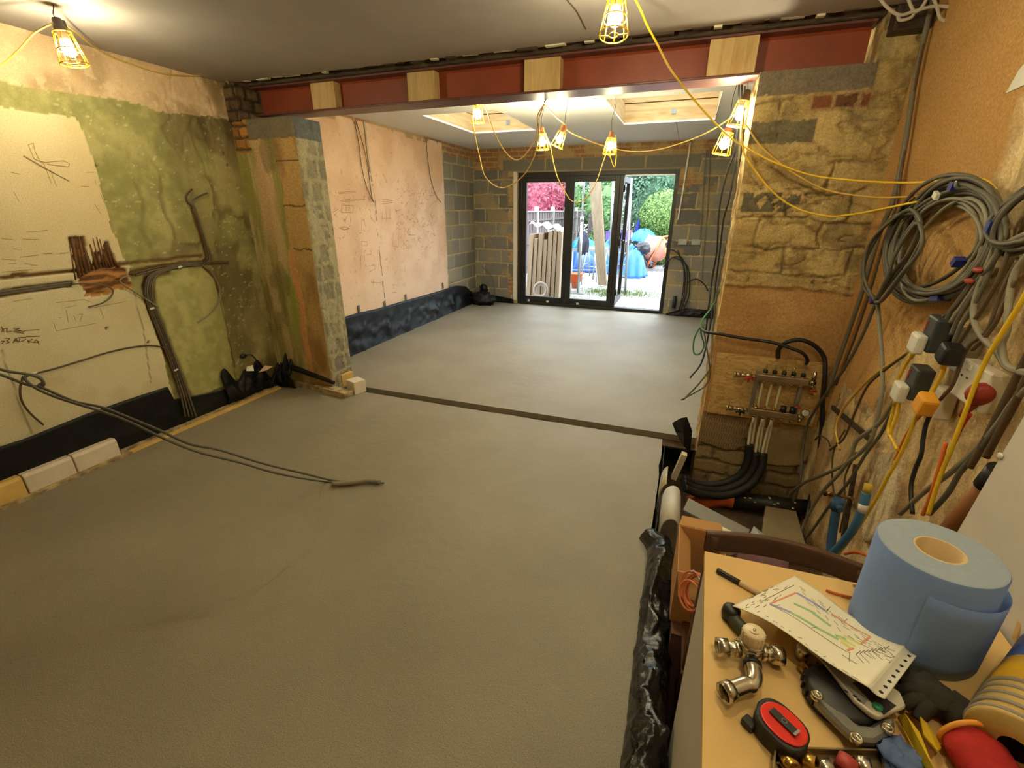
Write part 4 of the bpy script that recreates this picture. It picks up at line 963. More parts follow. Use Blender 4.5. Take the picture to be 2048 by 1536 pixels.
tag(MB().bx((-3.525, 1.66, -.02), (-3.478, 3.02, .024)).build('edge_strip', M_foam_d), 'muddy foam strip lying behind the yellow edging by the green wall', 'insulation')
a, b = at(575, 762, z=.03), at(692, 792, z=.03)
d_ = (b-a).normalized(); rot = Matrix.Rotation(math.atan2(d_.y, d_.x), 3, 'Z')
tag(MB().box((a+b)/2+Vector((-.01, .05, -.018)), ((b-a).length, .10, .075), rot).build('foam_upstand', M_foam_d, None, bevel=.003), 'long pale foam strip lying in front of the left pier foot', 'insulation')
def foam(px, py, d, M_, lb, rz_=0., dz=0):
    q = at(px, py, z=dz); tag(MB().box((q.x, q.y, dz+d[2]/2), d, Matrix.Rotation(rz_, 3, 'Z')).build('foam_block', M_, None, bevel=.004), lb, 'foam block', 'foam blocks at the left pier')
foam(714, 783, (.13, .12, .12), M_foam, 'white foam block on the floor at the corner of the left pier', -.35)
foam(690, 768, (.13, .13, .125), M_foam_y, 'yellow foam block tucked between pier foot and the white block', -.3)

# ---- cables chased into the left wall
GW = 'cables chased into the left wall'
def wcable(pts, r, M, lab, x=XL+.012, n=6, grp=GW): return cable('wall_cable', path(pts, x=x), r, M, lab, 'cable', grp, n=n)
for k, dz in enumerate((-3.2, -1, 1.2, 3.2)):
    wcable([(-60, 594+dz), (0, 587+dz), (70, 577+dz), (142, 568+dz)], .006, M_brownc if k % 2 else M_greyc, ['top', 'second', 'third', 'lowest'][k]+' cable of the bundle entering from the left in the broad chase', XL+.008)
for k, (dx, M_, lb) in enumerate(((-7, M_brownc, 'leftmost'), (-2.5, M_greyc, 'second'), (2, M_brownc, 'third'), (6.5, M_greyc, 'rightmost'))):
    wcable([(405+dx*.2, 526+dx*.6), (365, 530+dx*.5), (330+dx*.3, 539+dx*.3), (305+dx, 553), (297+dx, 580), (303+dx, 612), (326+dx, 671), (350+dx, 734), (366+dx*1.1, 778, -3.515), (374+dx*1.3, 805, -3.500), (382+dx*1.6, 834, -3.495)], .007, M_, lb+' of four cables dropping down the chase to the floor', XL+.016)
wcable([(262, 549), (325, 533), (390, 527), (413, 520), (411, 497), (398, 450), (388, 418), (375, 404), (373, 392), (384, 378)], .006, M_brownc, 'brown cable rising in the chase with a bare curled end, left of two', XL+.012)
wcable([(270, 551), (325, 537), (395, 530), (418, 520), (414, 495), (401, 450), (386, 415), (384, 403), (395, 394), (415, 386)], .006, M_greyc, 'grey cable rising in the chase with a bare curled end, right of two', XL+.012)
wcable([(405, 531), (420, 541), (432, 558), (440, 578), (439, 600), (433, 613), (418, 630), (396, 645)], .005, M_greyc_l, 'pale cable looping out of the green plaster panel', XL+.018)
wcable([(412, 527), (435, 526.5), (456, 526)], .006, M_brownc, 'short cable stub pointing right out of the chase', XL+.012)
wcable([(142, 568), (175, 567), (205, 570), (225, 579), (222, 593), (205, 606), (177, 614)], .0045, M_greyc, 'thin cable curling out of the broken lath patch, downwards to the left', XL+.02)
wcable([(262, 552), (248, 554), (240, 562), (252, 573), (275, 587), (298, 602), (318, 615)], .0045, M_greyc_l, 'thin pale cable from the broken lath patch, downwards to the right', XL+.022)
wcable([(352, 726), (334, 700), (318, 693), (295, 691), (255, 696), (212, 706), (160, 722), (110, 737), (70, 747)], .0055, M_brownc, 'long thin cable pinned across the lower cream sheet', XL+.016)
wcable([(46, 752), (40, 780), (45, 805), (62, 828), (87, 850)], .0055, M_brownc, 'short dark cable end curling down the lower cream sheet', XL+.03)
for px_, py_, lb in ((68, 746, 'at the left end of the long thin cable'), (360, 534, 'on the bundle crossing the green plaster'), (304, 617, 'high on the dropping bundle'), (352, 740, 'low on the dropping bundle')):
    q = at(px_, py_, x=XL+.024); tag(MB().box(q, (.012, .03, .012), Matrix.Rotation(.2, 3, 'X')).build('cable_clip', M_white, None, bevel=.002), 'small white cable clip '+lb, 'cable clip', 'cable clips on the left wall')
# splintered laths standing in the broken patch
r = random.Random(8); GL = 'splintered laths in the broken wall patch'
for i, (a, t_, b_) in enumerate(((137, 476, 560), (144, 474, 556), (151, 470, 552), (158, 473, 548), (165, 474, 545), (172, 500, 540), (180, 488, 538), (186, 476, 536), (193, 474, 534), (199, 478, 534), (206, 500, 536), (211, 482, 534), (217, 486, 532), (224, 512, 535))):
    q0, q1 = at(a, t_, x=XL+.014), at(a+14, b_, x=XL+.008); d_ = q0-q1
    mb = MB(); w_ = r.uniform(.004, .011); fr_ = frame(d_, (1, 0, 0))
    mb.cyl(q1, q0, w_, w_*.3, n=5)
    tag(mb.build('lath_splinter', mat('split_lath', lin(112, 74, 40), .9, n=.35, ns=30)), 'dark splintered lath standing in the broken patch of the cream wall', 'lath', GL)

# grey cables looping from the left down to the screed
c1 = [at(-90, 700, x=-2.6), at(0, 738, x=-2.62), at(45, 747, x=-2.6), at(75, 752, x=-2.58), at(86, 764, x=-2.55), at(78, 772, x=-2.55), at(100, 782, x=-2.5), at(150, 803, x=-2.4), at(205, 815, x=-2.3), at(260, 836, x=-2.2), at(320, 861, x=-2.1), at(380, 888, x=-2.0), at(440, 900, x=-1.92), at(520, 925, x=-1.85), at(600, 945, x=-1.80), at(668, 961, z=.022), at(720, 964, z=.016), at(768, 966, z=.012)]
cable('loose_cable', c1, .006, M_greyc, 'grey cable from the left looping down onto the screed, upper of two')
c2 = [at(-90, 725, x=-2.58), at(0, 749, x=-2.6), at(50, 768, x=-2.57), at(78, 773, x=-2.55), at(88, 768, x=-2.53), at(80, 757, x=-2.53), at(60, 750, x=-2.55), at(50, 758, x=-2.55), at(75, 778, x=-2.5), at(120, 797, x=-2.42), at(200, 822, x=-2.28), at(255, 842, x=-2.2), at(330, 878, x=-2.05), at(400, 905, x=-1.95), at(480, 925, x=-1.87), at(560, 948, x=-1.8), at(640, 962, z=.03), at(690, 966, z=.014), at(762, 963, z=.010)]
cable('loose_cable', c2, .006, M_greyc, 'grey cable from the left sagging down onto the screed, lower of two')
cable('conduit_end', [at(664, 968, z=.022), at(700, 966, z=.02), at(735, 962, z=.02), at(760, 964, z=.018)], .014, M_greyc_l, 'short grey conduit sleeve with cable tails lying on the screed', 'conduit', n=12)
# loose wires on the pink rear wall
for pts_, lb in (([(709, 243), (718, 290), (723, 330), (732, 370), (745, 402)], 'thin dark wire hanging down the pink wall left of the seam'), ([(712, 243), (725, 285), (735, 330), (743, 390), (748, 405)], 'thin dark wire hanging down the pink wall along the seam'), ([(852, 275), (856, 320), (862, 360), (872, 390), (882, 405)], 'thin dark wire curving down the far end of the pink wall')):
    cable('hanging_wire', path(pts_, x=XL+.03), .0045, M_brownc, lb, 'wire', 'wires on the pink wall', n=6)
o = MB().tube(path([(728, 243), (731, 262), (735, 300), (741, 345)], x=XL+.025), .011, n=8).build('conduit', mat('grey_conduit', lin(190, 176, 150), .5)); tag(o, 'short grey conduit at the top of the pink wall seam', 'conduit')
# services on the end wall
o = MB().tube(path([(1381, 284), (1371, 350), (1362, 405), (1356, 440)], y=YR-.02), .013, n=8).build('conduit', M_white); tag(o, 'white conduit strip running down right of the glazed door', 'conduit')
for pts_, r_, lb in (([(1413, 300), (1407, 360), (1404, 420), (1399, 480)], .006, 'thin grey wire on the end wall, left of two right of the door'), ([(1420, 296), (1417, 370), (1413, 440), (1405, 520), (1404, 560)], .006, 'thin grey wire on the end wall, right of two right of the door')):
    cable('hanging_wire', path(pts_, y=YR-.03), r_, M_greyc_l, lb, 'wire', 'wires on the end wall', n=6)
for k, (pts_, lb) in enumerate((([(1326, 535), (1338, 520), (1352, 513), (1364, 520), (1368, 550), (1365, 590), (1359, 618)], 'outer dark cable arching up from the floor right of the door'), ([(1334, 498), (1350, 502), (1366, 520), (1374, 540), (1373, 585), (1362, 620)], 'tallest dark cable arching up from the floor right of the door'), ([(1356, 500), (1362, 520), (1370, 545), (1368, 590), (1358, 620)], 'dark cable standing up from the floor right of the door, in the middle'), ([(1345, 514), (1368, 524), (1378, 545), (1378, 590), (1366, 622)], 'rightmost dark cable of the floor bundle right of the door'), ([(1375, 565), (1392, 558), (1408, 568), (1416, 582)], 'low cable arching right to the right pier'))):
    cable('floor_cable', path(pts_, y=YR-.06), .009, M_blackc, lb, 'cable', 'cables rising right of the door', n=6)
o = MB().cyl(at(1350, 592, y=YR-.05), at(1347, 616, y=YR-.06), .03, n=10).build('pipe_stub', M_blackc); tag(o, 'short black pipe stub at the foot of the wall right of the door', 'pipe')
for a, lb in ((1365, 'left'), (1392, 'right')):
    q = at(a, 484, y=YR-.012); tag(MB().box(q, (.13, .03, .085)).build('socket_box', M_steel, None, bevel=.004), '%s of two metal back boxes in the end wall right of the door' % lb, 'socket box', 'socket boxes right of the door')
cable('floor_cable', path([(965, 535), (980, 548), (988, 570), (990, 605)], y=YR-.05), .006, M_greyc, 'thin grey cable on the end wall left of the door, bending to the floor')
for a in (1013, 1073):
    tag(MB().tube(path([(a, 308), (a+1, 380), (a+1, 420)] if a == 1013 else [(a, 300), (a-1, 340)], y=YR-.012), .006, n=6).build('wire', M_greyc_l), ['thin vertical wire left of the glazed door', 'short vertical wire on the lintel above the door'][a == 1073], 'wire', 'vertical wires over the door')
# ================================================================== GARDEN BEYOND THE DOOR
GZ = -.15
def leaves(c, rad, n, size, seed, flat=.35, amp=.25, freq=2.2):
    g = np.random.default_rng(seed)
    d = g.normal(size=(n, 3)); d /= np.linalg.norm(d, axis=1)[:, None]
    k = 1+amp*(2*fbm(d[:, 0]*freq+seed, d[:, 1]*freq+d[:, 2]*freq*1.3, seed, 3)-1)*1.6
    rr = k*(1-flat*g.random(n)**2)
    P = np.array(c)+d*np.array(rad)*rr[:, None]
    a = g.normal(size=(n, 3)); a /= np.linalg.norm(a, axis=1)[:, None]
    nn = d+.7*a; nn /= np.linalg.norm(nn, axis=1)[:, None]
    t = np.cross(nn, g.normal(size=(n, 3))); t /= np.linalg.norm(t, axis=1)[:, None]; b = np.cross(nn, t)
    s = size*(.6+.8*g.random(n))[:, None]
    V = np.stack([P-t*s, P-b*s*.45, P+t*s, P+b*s*.45], 1).reshape(-1, 3)
    return V
def foliage(name, parts, m, parent):
    V = np.concatenate(parts); f = np.arange(len(V)).reshape(-1, 4)
    me = bpy.data.meshes.new(name); me.from_pydata(V.tolist(), [], f.tolist()); me.materials.append(m); me.update()
    return put(bpy.data.objects.new(name, me), parent)
def leafmat(name, c, c2, ns=3.):
    mm_ = mat(name, c, .6, c2=c2, ns=ns); return mm_
def shrub(name, label, cat, base, crowns, m, leaf, n, trunk=.06, seed=1, amp=.25, flat=.35, group=None):
    e = empty(name, base, label, cat, group); o = Vector(base)
    foliage('foliage', [leaves((c[0]-o.x, c[1]-o.y, c[2]-o.z), r_, int(n*w_), leaf, seed+i, flat, amp) for i, (c, r_, w_) in enumerate(crowns)], m, e)
    tb = MB()
    for c, r_, w_ in crowns[:3]:
        tb.tube([(0, 0, -.02), (.3*(c[0]-o.x), .3*(c[1]-o.y), .45*(c[2]-o.z)), (c[0]-o.x, c[1]-o.y, c[2]-o.z)], lambda t: trunk*(1-.7*t), n=8, sub=5)
    tb.build('trunk', mat('bark', lin(92, 74, 58), .9, n=.3, ns=20, bump=.3), e)
    for i, (c, r_, w_) in enumerate(crowns):     # leafy mass within the crown
        MB().blob((c[0]-o.x, c[1]-o.y, c[2]-o.z), [q*.80 for q in r_], n=20, m=12, amp=amp*1.1, freq=2, seed=seed).build('inner_foliage', m, e)
    return e
def gg():
    m_ = bpy.data.materials.new('pale_broken_paving'); m_.use_nodes = True; t = m_.node_tree; p = t.nodes['Principled BSDF']; p.inputs['Roughness'].default_value = .9
    tx = t.nodes.new('ShaderNodeTexCoord'); vo = t.nodes.new('ShaderNodeTexVoronoi'); vo.inputs['Scale'].default_value = 5.5; vo.feature = 'DISTANCE_TO_EDGE'
    no = t.nodes.new('ShaderNodeTexNoise'); no.inputs['Scale'].default_value = 2.2; no.inputs['Detail'].default_value = 8
    ad = t.nodes.new('ShaderNodeVectorMath'); ad.operation = 'ADD'; t.links.new(tx.outputs['Object'], no.inputs['Vector']); t.links.new(tx.outputs['Object'], ad.inputs[0]); t.links.new(no.outputs['Color'], ad.inputs[1]); t.links.new(ad.outputs[0], vo.inputs['Vector'])
    r_ = t.nodes.new('ShaderNodeValToRGB'); r_.color_ramp.elements[0].position = .0; r_.color_ramp.elements[0].color = (*lin(78, 72, 62), 1); r_.color_ramp.elements[1].position = .10; r_.color_ramp.elements[1].color = (*lin(150, 146, 136), 1)
    t.links.new(vo.outputs['Distance'], r_.inputs['Fac'])
    n2_ = t.nodes.new('ShaderNodeTexNoise'); n2_.inputs['Scale'].default_value = 22; n2_.inputs['Detail'].default_value = 6; t.links.new(tx.outputs['Object'], n2_.inputs['Vector'])
    mx_ = t.nodes.new('ShaderNodeMixRGB'); mx_.blend_type = 'OVERLAY'; mx_.inputs['Fac'].default_value = .6; t.links.new(r_.outputs[0], mx_.inputs[1]); t.links.new(n2_.outputs['Color'], mx_.inputs[2])
    bw = t.nodes.new('ShaderNodeHueSaturation'); bw.inputs['Saturation'].default_value = .35; t.links.new(mx_.outputs[0], bw.inputs['Color']); t.links.new(bw.outputs[0], p.inputs['Base Color'])
    bn = t.nodes.new('ShaderNodeBump'); bn.inputs['Distance'].default_value = .03; t.links.new(n2_.outputs['Fac'], bn.inputs['Height']); t.links.new(bn.outputs[0], p.inputs['Normal'])
    return m_
structure(MB().bx((-16, YR+.2, GZ-.1), (14, 34, GZ)).build('garden_ground', gg()))
structure(MB().bx((DX0-.1, YR+.1, GZ-.1), (DX1+.1, YR+.42, -.03)).build('door_threshold_step', mat('pale_concrete_step', lin(190, 186, 176), .9, n=.08, ns=15)))
M_grass = leafmat('grass_tufts', lin(112, 134, 70), lin(72, 98, 44), 20)
g_ = np.random.default_rng(4); V = []
for (px, py, sx_, n_) in ((1201, 584, .22, 500), (1262, 588, .3, 700), (1215, 592, .15, 200)):
    q = at(px, py, z=GZ)
    for i in range(n_):
        x, y = q.x+g_.normal()*sx_, q.y+g_.normal()*sx_*.9; h_ = .02+.05*g_.random(); a = g_.random()*6.28; dx, dy = .006*math.cos(a), .006*math.sin(a); lx, ly = g_.normal()*.02, g_.normal()*.02
        V += [(x-dx, y-dy, GZ), (x+dx, y+dy, GZ), (x+dx*.3+lx, y+dy*.3+ly, GZ+h_), (x-dx*.3+lx, y-dy*.3+ly, GZ+h_)]
o = foliage('grass_tufts', [np.array(V)], M_grass, None); tag(o, 'thin grass growing between the paving outside the open door', 'grass', kind='stuff')

# fences
M_fence = wood('weathered_fence_board', lin(112, 98, 96), lin(82, 70, 70), 2, 14, .85)
M_fpost = mat('concrete_fence_post', lin(150, 148, 142), .9, n=.08, ns=15)
def fence(A, B, n, zt, label, group, m, posts=True):
    A, B = Vector((*A, GZ)), Vector((*B, GZ)); d = (B-A).normalized(); rot = Matrix.Rotation(math.atan2(d.y, d.x), 3, 'Z'); Ln = (B-A).length/n
    for i in range(n):
        p0 = A+d*Ln*i; e = empty('fence_panel', p0, label[i], 'fence panel', group, rot)
        bd = MB()
        for k in range(12):
            x = .06+(Ln-.10)*(k+.5)/12; bd.box((x, .018 if k % 2 else 0, (zt-GZ)/2), ((Ln-.1)/12*1.12, .012, zt-GZ-.06))
        bd.build('boards', m, e)
        rl = MB()
        for z_ in (.25, .85, 1.45): rl.box((Ln/2, -.022, z_), (Ln-.1, .03, .05))
        rl.build('rails', m, e)
        MB().box((Ln/2, 0, zt-GZ-.015), (Ln-.08, .07, .03)).build('capping', M_fpost if posts else m, e)
        if posts:
            MB().box((.0, 0, (zt-GZ)/2+.06), (.11, .11, zt-GZ+.12)).build('post', M_fpost, e)
FL = ['nearest boundary fence panel seen in the left door pane', 'second fence panel beyond the board stack, with a pale post', 'third fence panel, behind the red bush end', 'fence panel behind the prop, fourth along the boundary', 'farthest panel of the left boundary fence']
fence((-4.15, 11.6), (-4.25, 20.75), 5, 1.55, FL, 'boundary fence panels', M_fence)
fence((-4.2, 21.0), (3.6, 21.6), 4, 1.5, ['back fence panel behind the leaning plank', 'back fence panel behind the ladder, second from the left', 'back fence panel behind the round bush', 'rightmost back fence panel hidden by the conifer'], 'back fence panels', M_fence, False)

# planting
M_acer = leafmat('crimson_leaves', lin(176, 78, 98), lin(120, 44, 60), 4)
M_dkg = leafmat('blue_green_leaves', lin(74, 102, 88), lin(34, 60, 50), 1.2)
M_lgn = leafmat('fresh_green_leaves', lin(104, 140, 76), lin(54, 90, 46), 2.5)
M_topi = leafmat('clipped_box_leaves', lin(116, 146, 72), lin(70, 104, 42), 5)
M_con = leafmat('conifer_leaves', lin(84, 122, 88), lin(42, 78, 54), 2)
shrub('red_bush', 'rounded crimson leaved bush rising above the boundary fence', 'bush', (-5.75, 19.0, GZ), [((-5.75, 19.0, 1.85), (1.2, 1.1, .95), 1), ((-5.1, 19.3, 1.75), (.55, .6, .65), .4)], M_acer, .07, 5200, .06, 3)
shrub('green_bush', 'fresh green bush behind the fence, left of the leaning plank', 'bush', (-4.9, 21.9, GZ), [((-5.1, 21.9, 1.9), (.9, .8, .9), .8), ((-4.3, 22.0, 1.6), (.8, .7, .8), .6)], M_lgn, .08, 2600, .06, 5)
shrub('green_bush', 'fresh green tall bush seen right of the leaning plank', 'bush', (-2.65, 16.8, GZ), [((-2.65, 16.8, 1.6), (.55, .6, 1.15), 1), ((-2.75, 16.8, .6), (.45, .5, .8), .6)], M_lgn, .07, 2600, .06, 7)
CB = at(1330, 430, y=16.6)
shrub('clipped_bush', 'large clipped round bush seen through the open door leaf', 'bush', (CB.x, 16.6, GZ), [((CB.x, 16.6, CB.z), (.80, .80, .76), 1), ((CB.x, 16.6, .35), (.5, .5, .5), .4)], M_topi, .04, 8000, .07, 9, amp=.04, flat=.10)
shrub('conifer', 'light green feathery conifer standing behind the clipped round bush', 'tree', (-1.35, 19.2, GZ), [((-1.35, 19.2, 1.6), (.75, .7, 1.7), 1), ((-.6, 19.6, 2.4), (.8, .7, 1.6), .6), ((-1.3, 19.2, 3.0), (.6, .6, 1.2), .4)], M_con, .07, 5500, .08, 11, flat=.6)
for i, (x, y, rx, rz_, lb) in enumerate(((-10.5, 25, 2.0, 4.4, 'leftmost dark tree at the back of the garden'), (-7.2, 25.5, 1.6, 4.2, 'dark tree behind the red bush'), (-3.9, 26, 1.5, 4.6, 'dark tree behind the leaning plank'), (-.45, 26.3, 1.5, 4.4, 'dark tree behind the ladder and the conifer'), (3.2, 25.5, 1.7, 4.6, 'rightmost dark tree behind the round bush'))):
    shrub('garden_tree', lb+', blue green', 'tree', (x, y, GZ), [((x, y, 2.9), (rx, 1.6, rz_), 1)], M_dkg, .16, 3600, .18, 20+i, flat=.5)

# stack of boards on edge
M_ply = wood('pale_sheet_edge', lin(158, 140, 116), lin(130, 110, 88), 2, 10, .8)
b0 = at(1052, 598, z=GZ); GB = 'boards stacked on edge outside'
for i in range(7):
    x0 = -2.98+.098*i; y0 = 9.15+.02*i; h_ = 1.18+(.10, .02, .12, .0, .16, .2, .15)[i]
    mb = MB(); mb.box((0, .55, h_/2), (.07 if i % 2 else .085, 1.2, h_))
    o = mb.build('sheet_board', M_ply, None, bevel=.004); o.location = (x0, y0, GZ); o.rotation_euler = (.0, .045-.005*i, .04*(i-3)*.4)
    tag(o, 'pale sheet stood on edge in the stack outside, %s' % ['at its left end', 'second from its left end', 'third from its left end', 'in the middle', 'third from its right end', 'second from its right end', 'at its right end'][i], 'board', GB)
o = MB().grid(lambda u, v: Vector((-3.0+.60*u, 9.2+1.0*v, 1.21+.03*math.sin(u*17+v*5)+.03*math.sin(v*13)+.10*(1-u))), 24, 10).build('crumpled_sheet', mat('white_sheeting', lin(190, 188, 184), .6, n=.06, ns=10), None, solid=.012); tag(o, 'white crumpled sheet lying over the stack of boards outside', 'sheet')
q = at(1081, 577, y=8.95)
rg = MB(); rg.lathe([(.112, -.02), (.165, -.02), (.172, -.01), (.172, .01), (.165, .02), (.112, .02), (.112, -.02)], n=36)
for (sx_, sy_, w_, h_) in ((0, .1, .20, .035), (0, -.1, .20, .035), (.1, 0, .035, .20), (-.1, 0, .035, .20)): rg.box((sx_, sy_, 0), (w_, h_, .03))
o = rg.build('round_frame', mat('taupe_plastic', lin(132, 118, 104), .5)); o.rotation_euler = (math.radians(82), 0, math.radians(-14)); o.location = (q.x, q.y, GZ+.21)
tag(o, 'round brownish ring with a square opening leaning on the board stack', 'drain frame')
# bundle of steel poles / temporary fence leaning behind the boards
GP = 'steel poles leaning beside the boards'
for i in range(7):
    a = at(1096+i*3.2, 455+i*2, y=10.95+.04*i); b = at(1112+i*2.0, 566+i*1.5, y=10.75); b.z = GZ
    tag(MB().cyl(b, a, .017, n=8).build('steel_pole', M_steel), 'blue grey steel pole leaning beside the boards outside, %s from the boards' % ['nearest', 'second', 'third', 'fourth', 'fifth', 'sixth', 'farthest'][i], 'pole', GP)
# adjustable prop and leaning plank
a, b = at(1171, 350, y=10.0), at(1156, 586, z=GZ)
e = empty('steel_prop', (b.x, b.y, GZ), 'grey steel prop standing on a square base plate outside the middle pane', 'prop')
a = Vector((b.x+.02, b.y-.1, 2.7))
L_ = lambda *v: Vector(v)-Vector((b.x, b.y, GZ))
mb = MB(); mb.cyl((0, 0, .01), L_(b.x+.012, b.y-.06, 1.4), .03, n=12); mb.build('outer_tube', M_steel, e)
mb = MB(); mb.cyl(L_(b.x+.012, b.y-.06, 1.4), L_(*a), .022, n=12); mb.build('inner_tube', M_steel, e)
mb = MB(); mb.cyl(L_(b.x+.012, b.y-.06, 1.37), L_(b.x+.012, b.y-.06, 1.45), .042, n=12); mb.build('collar', M_steel, e)
mb = MB(); mb.box((0, 0, .008), (.30, .30, .016)); mb.build('base_plate', M_steel, e)
b1, b2 = at(1196, 570, z=GZ+.02), at(1213, 572, z=GZ+.02); t1, t2 = at(1177, 352, y=b1.y-.25), at(1200, 352, y=b1.y-.25)
pb = MB(); n_ = (t1-b1).cross(b2-b1).normalized()*.045
pb.prism([b1, b2, t2, t1], n_)
o = pb.build('plank', wood('weathered_plank', lin(146, 130, 106), lin(116, 98, 76), 2, 9, .85)); tag(o, 'wide weathered plank leaning upright outside the middle pane', 'plank')
# ladder
rb, rt = at(1250, 587, z=GZ), at(1263, 352, y=10.0); rt = Vector((rb.x+.16, rb.y-.5, 2.55)); rt = at(1263, 356, y=rb.y-.45)
wv = Vector((-.36, .05, 0)); e = empty('ladder', rb, 'aluminium ladder standing outside the open door leaf', 'ladder')
for s_, nm in ((Vector((0, 0, 0)), 'stile'), (wv, 'stile')): mb = MB(); mb.tube([s_, rt-rb+s_], .026, n=4, sub=1); mb.build('stile', M_steel, e)
for i in range(9):
    t = .06+.105*i; p0 = (rt-rb)*t; mb = MB(); mb.cyl(p0, p0+wv, .015, n=8); mb.build('rung', M_steel, e)
# orange tub on a pot
q = at(1150, 576, z=GZ); e = empty('orange_tub', (q.x, q.y, GZ+.14), 'bright orange plastic tub standing on a terracotta pot outside', 'tub')
M_ortub = mat('orange_plastic', lin(220, 92, 24), .45)
mb = MB(); mb.lathe([(.001, .004), (.12, .004), (.17, .20), (.18, .205), (.18, .195), (.165, .19), (.115, .012), (.001, .012)], n=28); mb.build('tub_body', M_ortub, e)
for s_ in (-1, 1): mb = MB(); mb.tube([(s_*.17, -.05, .195), (s_*.20, -.03, .235), (s_*.20, .03, .235), (s_*.17, .05, .195)], .008, n=6); mb.build('handle', M_ortub, e)
o = MB().lathe([(.001, 0), (.075, 0), (.10, .12), (.112, .12), (.112, .14), (.09, .14), (.07, .01), (.001, .01)], n=24).build('plant_pot', mat('terracotta', lin(186, 104, 72), .8)); o.location = (q.x, q.y, GZ); tag(o, 'terracotta pot under the orange tub outside', 'pot')
# trestles
def trestle(x, y, lab, rot=0., w_=.62, h_=.78):
    e = empty('trestle', (x, y, GZ), lab, 'trestle', 'steel trestles outside', Matrix.Rotation(rot, 3, 'Z'))
    MB().box((0, 0, h_), (w_, .05, .05)).build('top_bar', M_steel, e)
    for sx_ in (-1, 1):
        for sy_ in (-1, 1): MB().cyl((sx_*w_*.46, sy_*.02, h_-.01), (sx_*w_*.52, sy_*.28, .0), .016, n=8).build('leg', M_steel, e)
        MB().cyl((sx_*w_*.5, -.16, .34), (sx_*w_*.5, .16, .34), .012, n=6).build('brace', M_steel, e)
    MB().cyl((-w_*.5, -.18, .30), (w_*.5, -.18, .30), .012, n=6).build('brace', M_steel, e)
q = at(1163, 563, z=GZ); trestle(q.x, q.y+.1, 'grey steel trestle standing behind the orange tub', .35)
q = at(1185, 560, z=GZ); trestle(q.x, q.y+.5, 'grey steel trestle standing behind the leaning plank', -.25)
# tarpaulins
M_tarp = mat('blue_tarpaulin', lin(40, 106, 178), .4, n=.16, ns=7)
M_teal = mat('teal_tarpaulin', lin(46, 128, 156), .45, n=.14, ns=7)
def drape(name, c, rad, seed, M, label, amp=.6, freq=2.4, zs=1.):
    mb = MB()
    from mathutils import noise as mn
    def f(u, v):
        a = 2*math.pi*u; rr = v**.8; n1_ = mn.noise(Vector((math.cos(a)*1.6+seed, math.sin(a)*1.6, v*1.5))); n2_ = mn.noise(Vector((math.cos(a)*5+seed, math.sin(a)*5, v*3)))
        fold = .13*math.sin(a*9+seed)*rr**2*(.5+n1_)
        r_ = rr*(1+.22*n1_+fold); z = rad[2]*(1-v**2.2)*(1+.25*n1_)+.05*n2_
        return Vector((c[0]+rad[0]*r_*math.cos(a), c[1]+rad[1]*r_*math.sin(a), c[2]+max(.0, z)))
    mb.grid(f, 72, 22); o = mb.build(name, M, None, solid=.006); tag(o, label, 'tarpaulin'); return o
q = at(1260, 557, z=GZ); drape('tarpaulin_heap', (q.x, q.y+.42, GZ), (.38, .42, .80), 3, M_tarp, 'bright blue tarpaulin heap in front of the cement mixer'); H1 = q
q = at(1216, 550, z=GZ); drape('tarpaulin_heap', (q.x-.02, q.y+.55, GZ), (.42, .45, .95), 8, M_tarp, 'blue tarpaulin heap seen between the folded leaf and the plank')
q = at(1160, 545, z=GZ); drape('tarpaulin_heap', (q.x-.02, q.y+.35, GZ), (.62, .35, .62), 12, mat('deep_blue_tarpaulin', lin(30, 78, 152), .4, n=.2, ns=7), 'deeper blue tarpaulin heap behind the trestles on the left')
q = at(1160, 505, y=15.8); drape('tarpaulin_heap', (q.x+.1, 15.8, GZ), (.75, .45, .80), 17, M_teal, 'pale teal sheet heap behind the orange tub')
q = at(1287, 482, y=15.9); drape('tarpaulin_sheet', (q.x, 15.8, q.z-.02), (.42, .22, .36), 21, M_teal, 'teal tarpaulin hung over things below the clipped bush')
tag(MB().bx((q.x-.36, 15.6, GZ), (q.x+.36, 16.0, q.z-.022)).build('storage_chest', M_darkwood), 'low dark chest under the teal tarpaulin below the clipped bush', 'chest')
o = MB().blob((0, 0, 0), (.20, .16, .16), n=26, m=16, amp=.45, freq=3, seed=4).build('black_bag', mat('black_bin_bag', lin(34, 36, 42), .3, n=.2, ns=9)); o.location = (H1.x+.22, H1.y+.40, .62); tag(o, 'black plastic bag lying on the blue tarpaulin beside the mixer drum', 'bag')
e = empty('dark_jacket', at(1168, 468, y=11.25), 'dark jacket hung over a trestle behind the steel prop', 'jacket')
MB().blob((0, 0, -.19), (.10, .06, .25), n=18, m=12, amp=.5, freq=3, seed=9).build('body_cloth', mat('dark_cloth', lin(52, 54, 66), .85, n=.2, ns=12), e)
for s_ in (-1, 1): MB().tube([(s_*.06, 0, -.02), (s_*.11, -.02, -.2), (s_*.10, -.02, -.42)], .035, n=8).build('sleeve', MATS['dark_cloth'], e)
stk = MB(); p_ = e.location; stk.cyl((p_.x, p_.y+.02, GZ), (p_.x, p_.y+.02, p_.z+.04), .018, n=8); tag(stk.build('post', M_steel), 'thin steel post carrying the dark jacket outside', 'post')
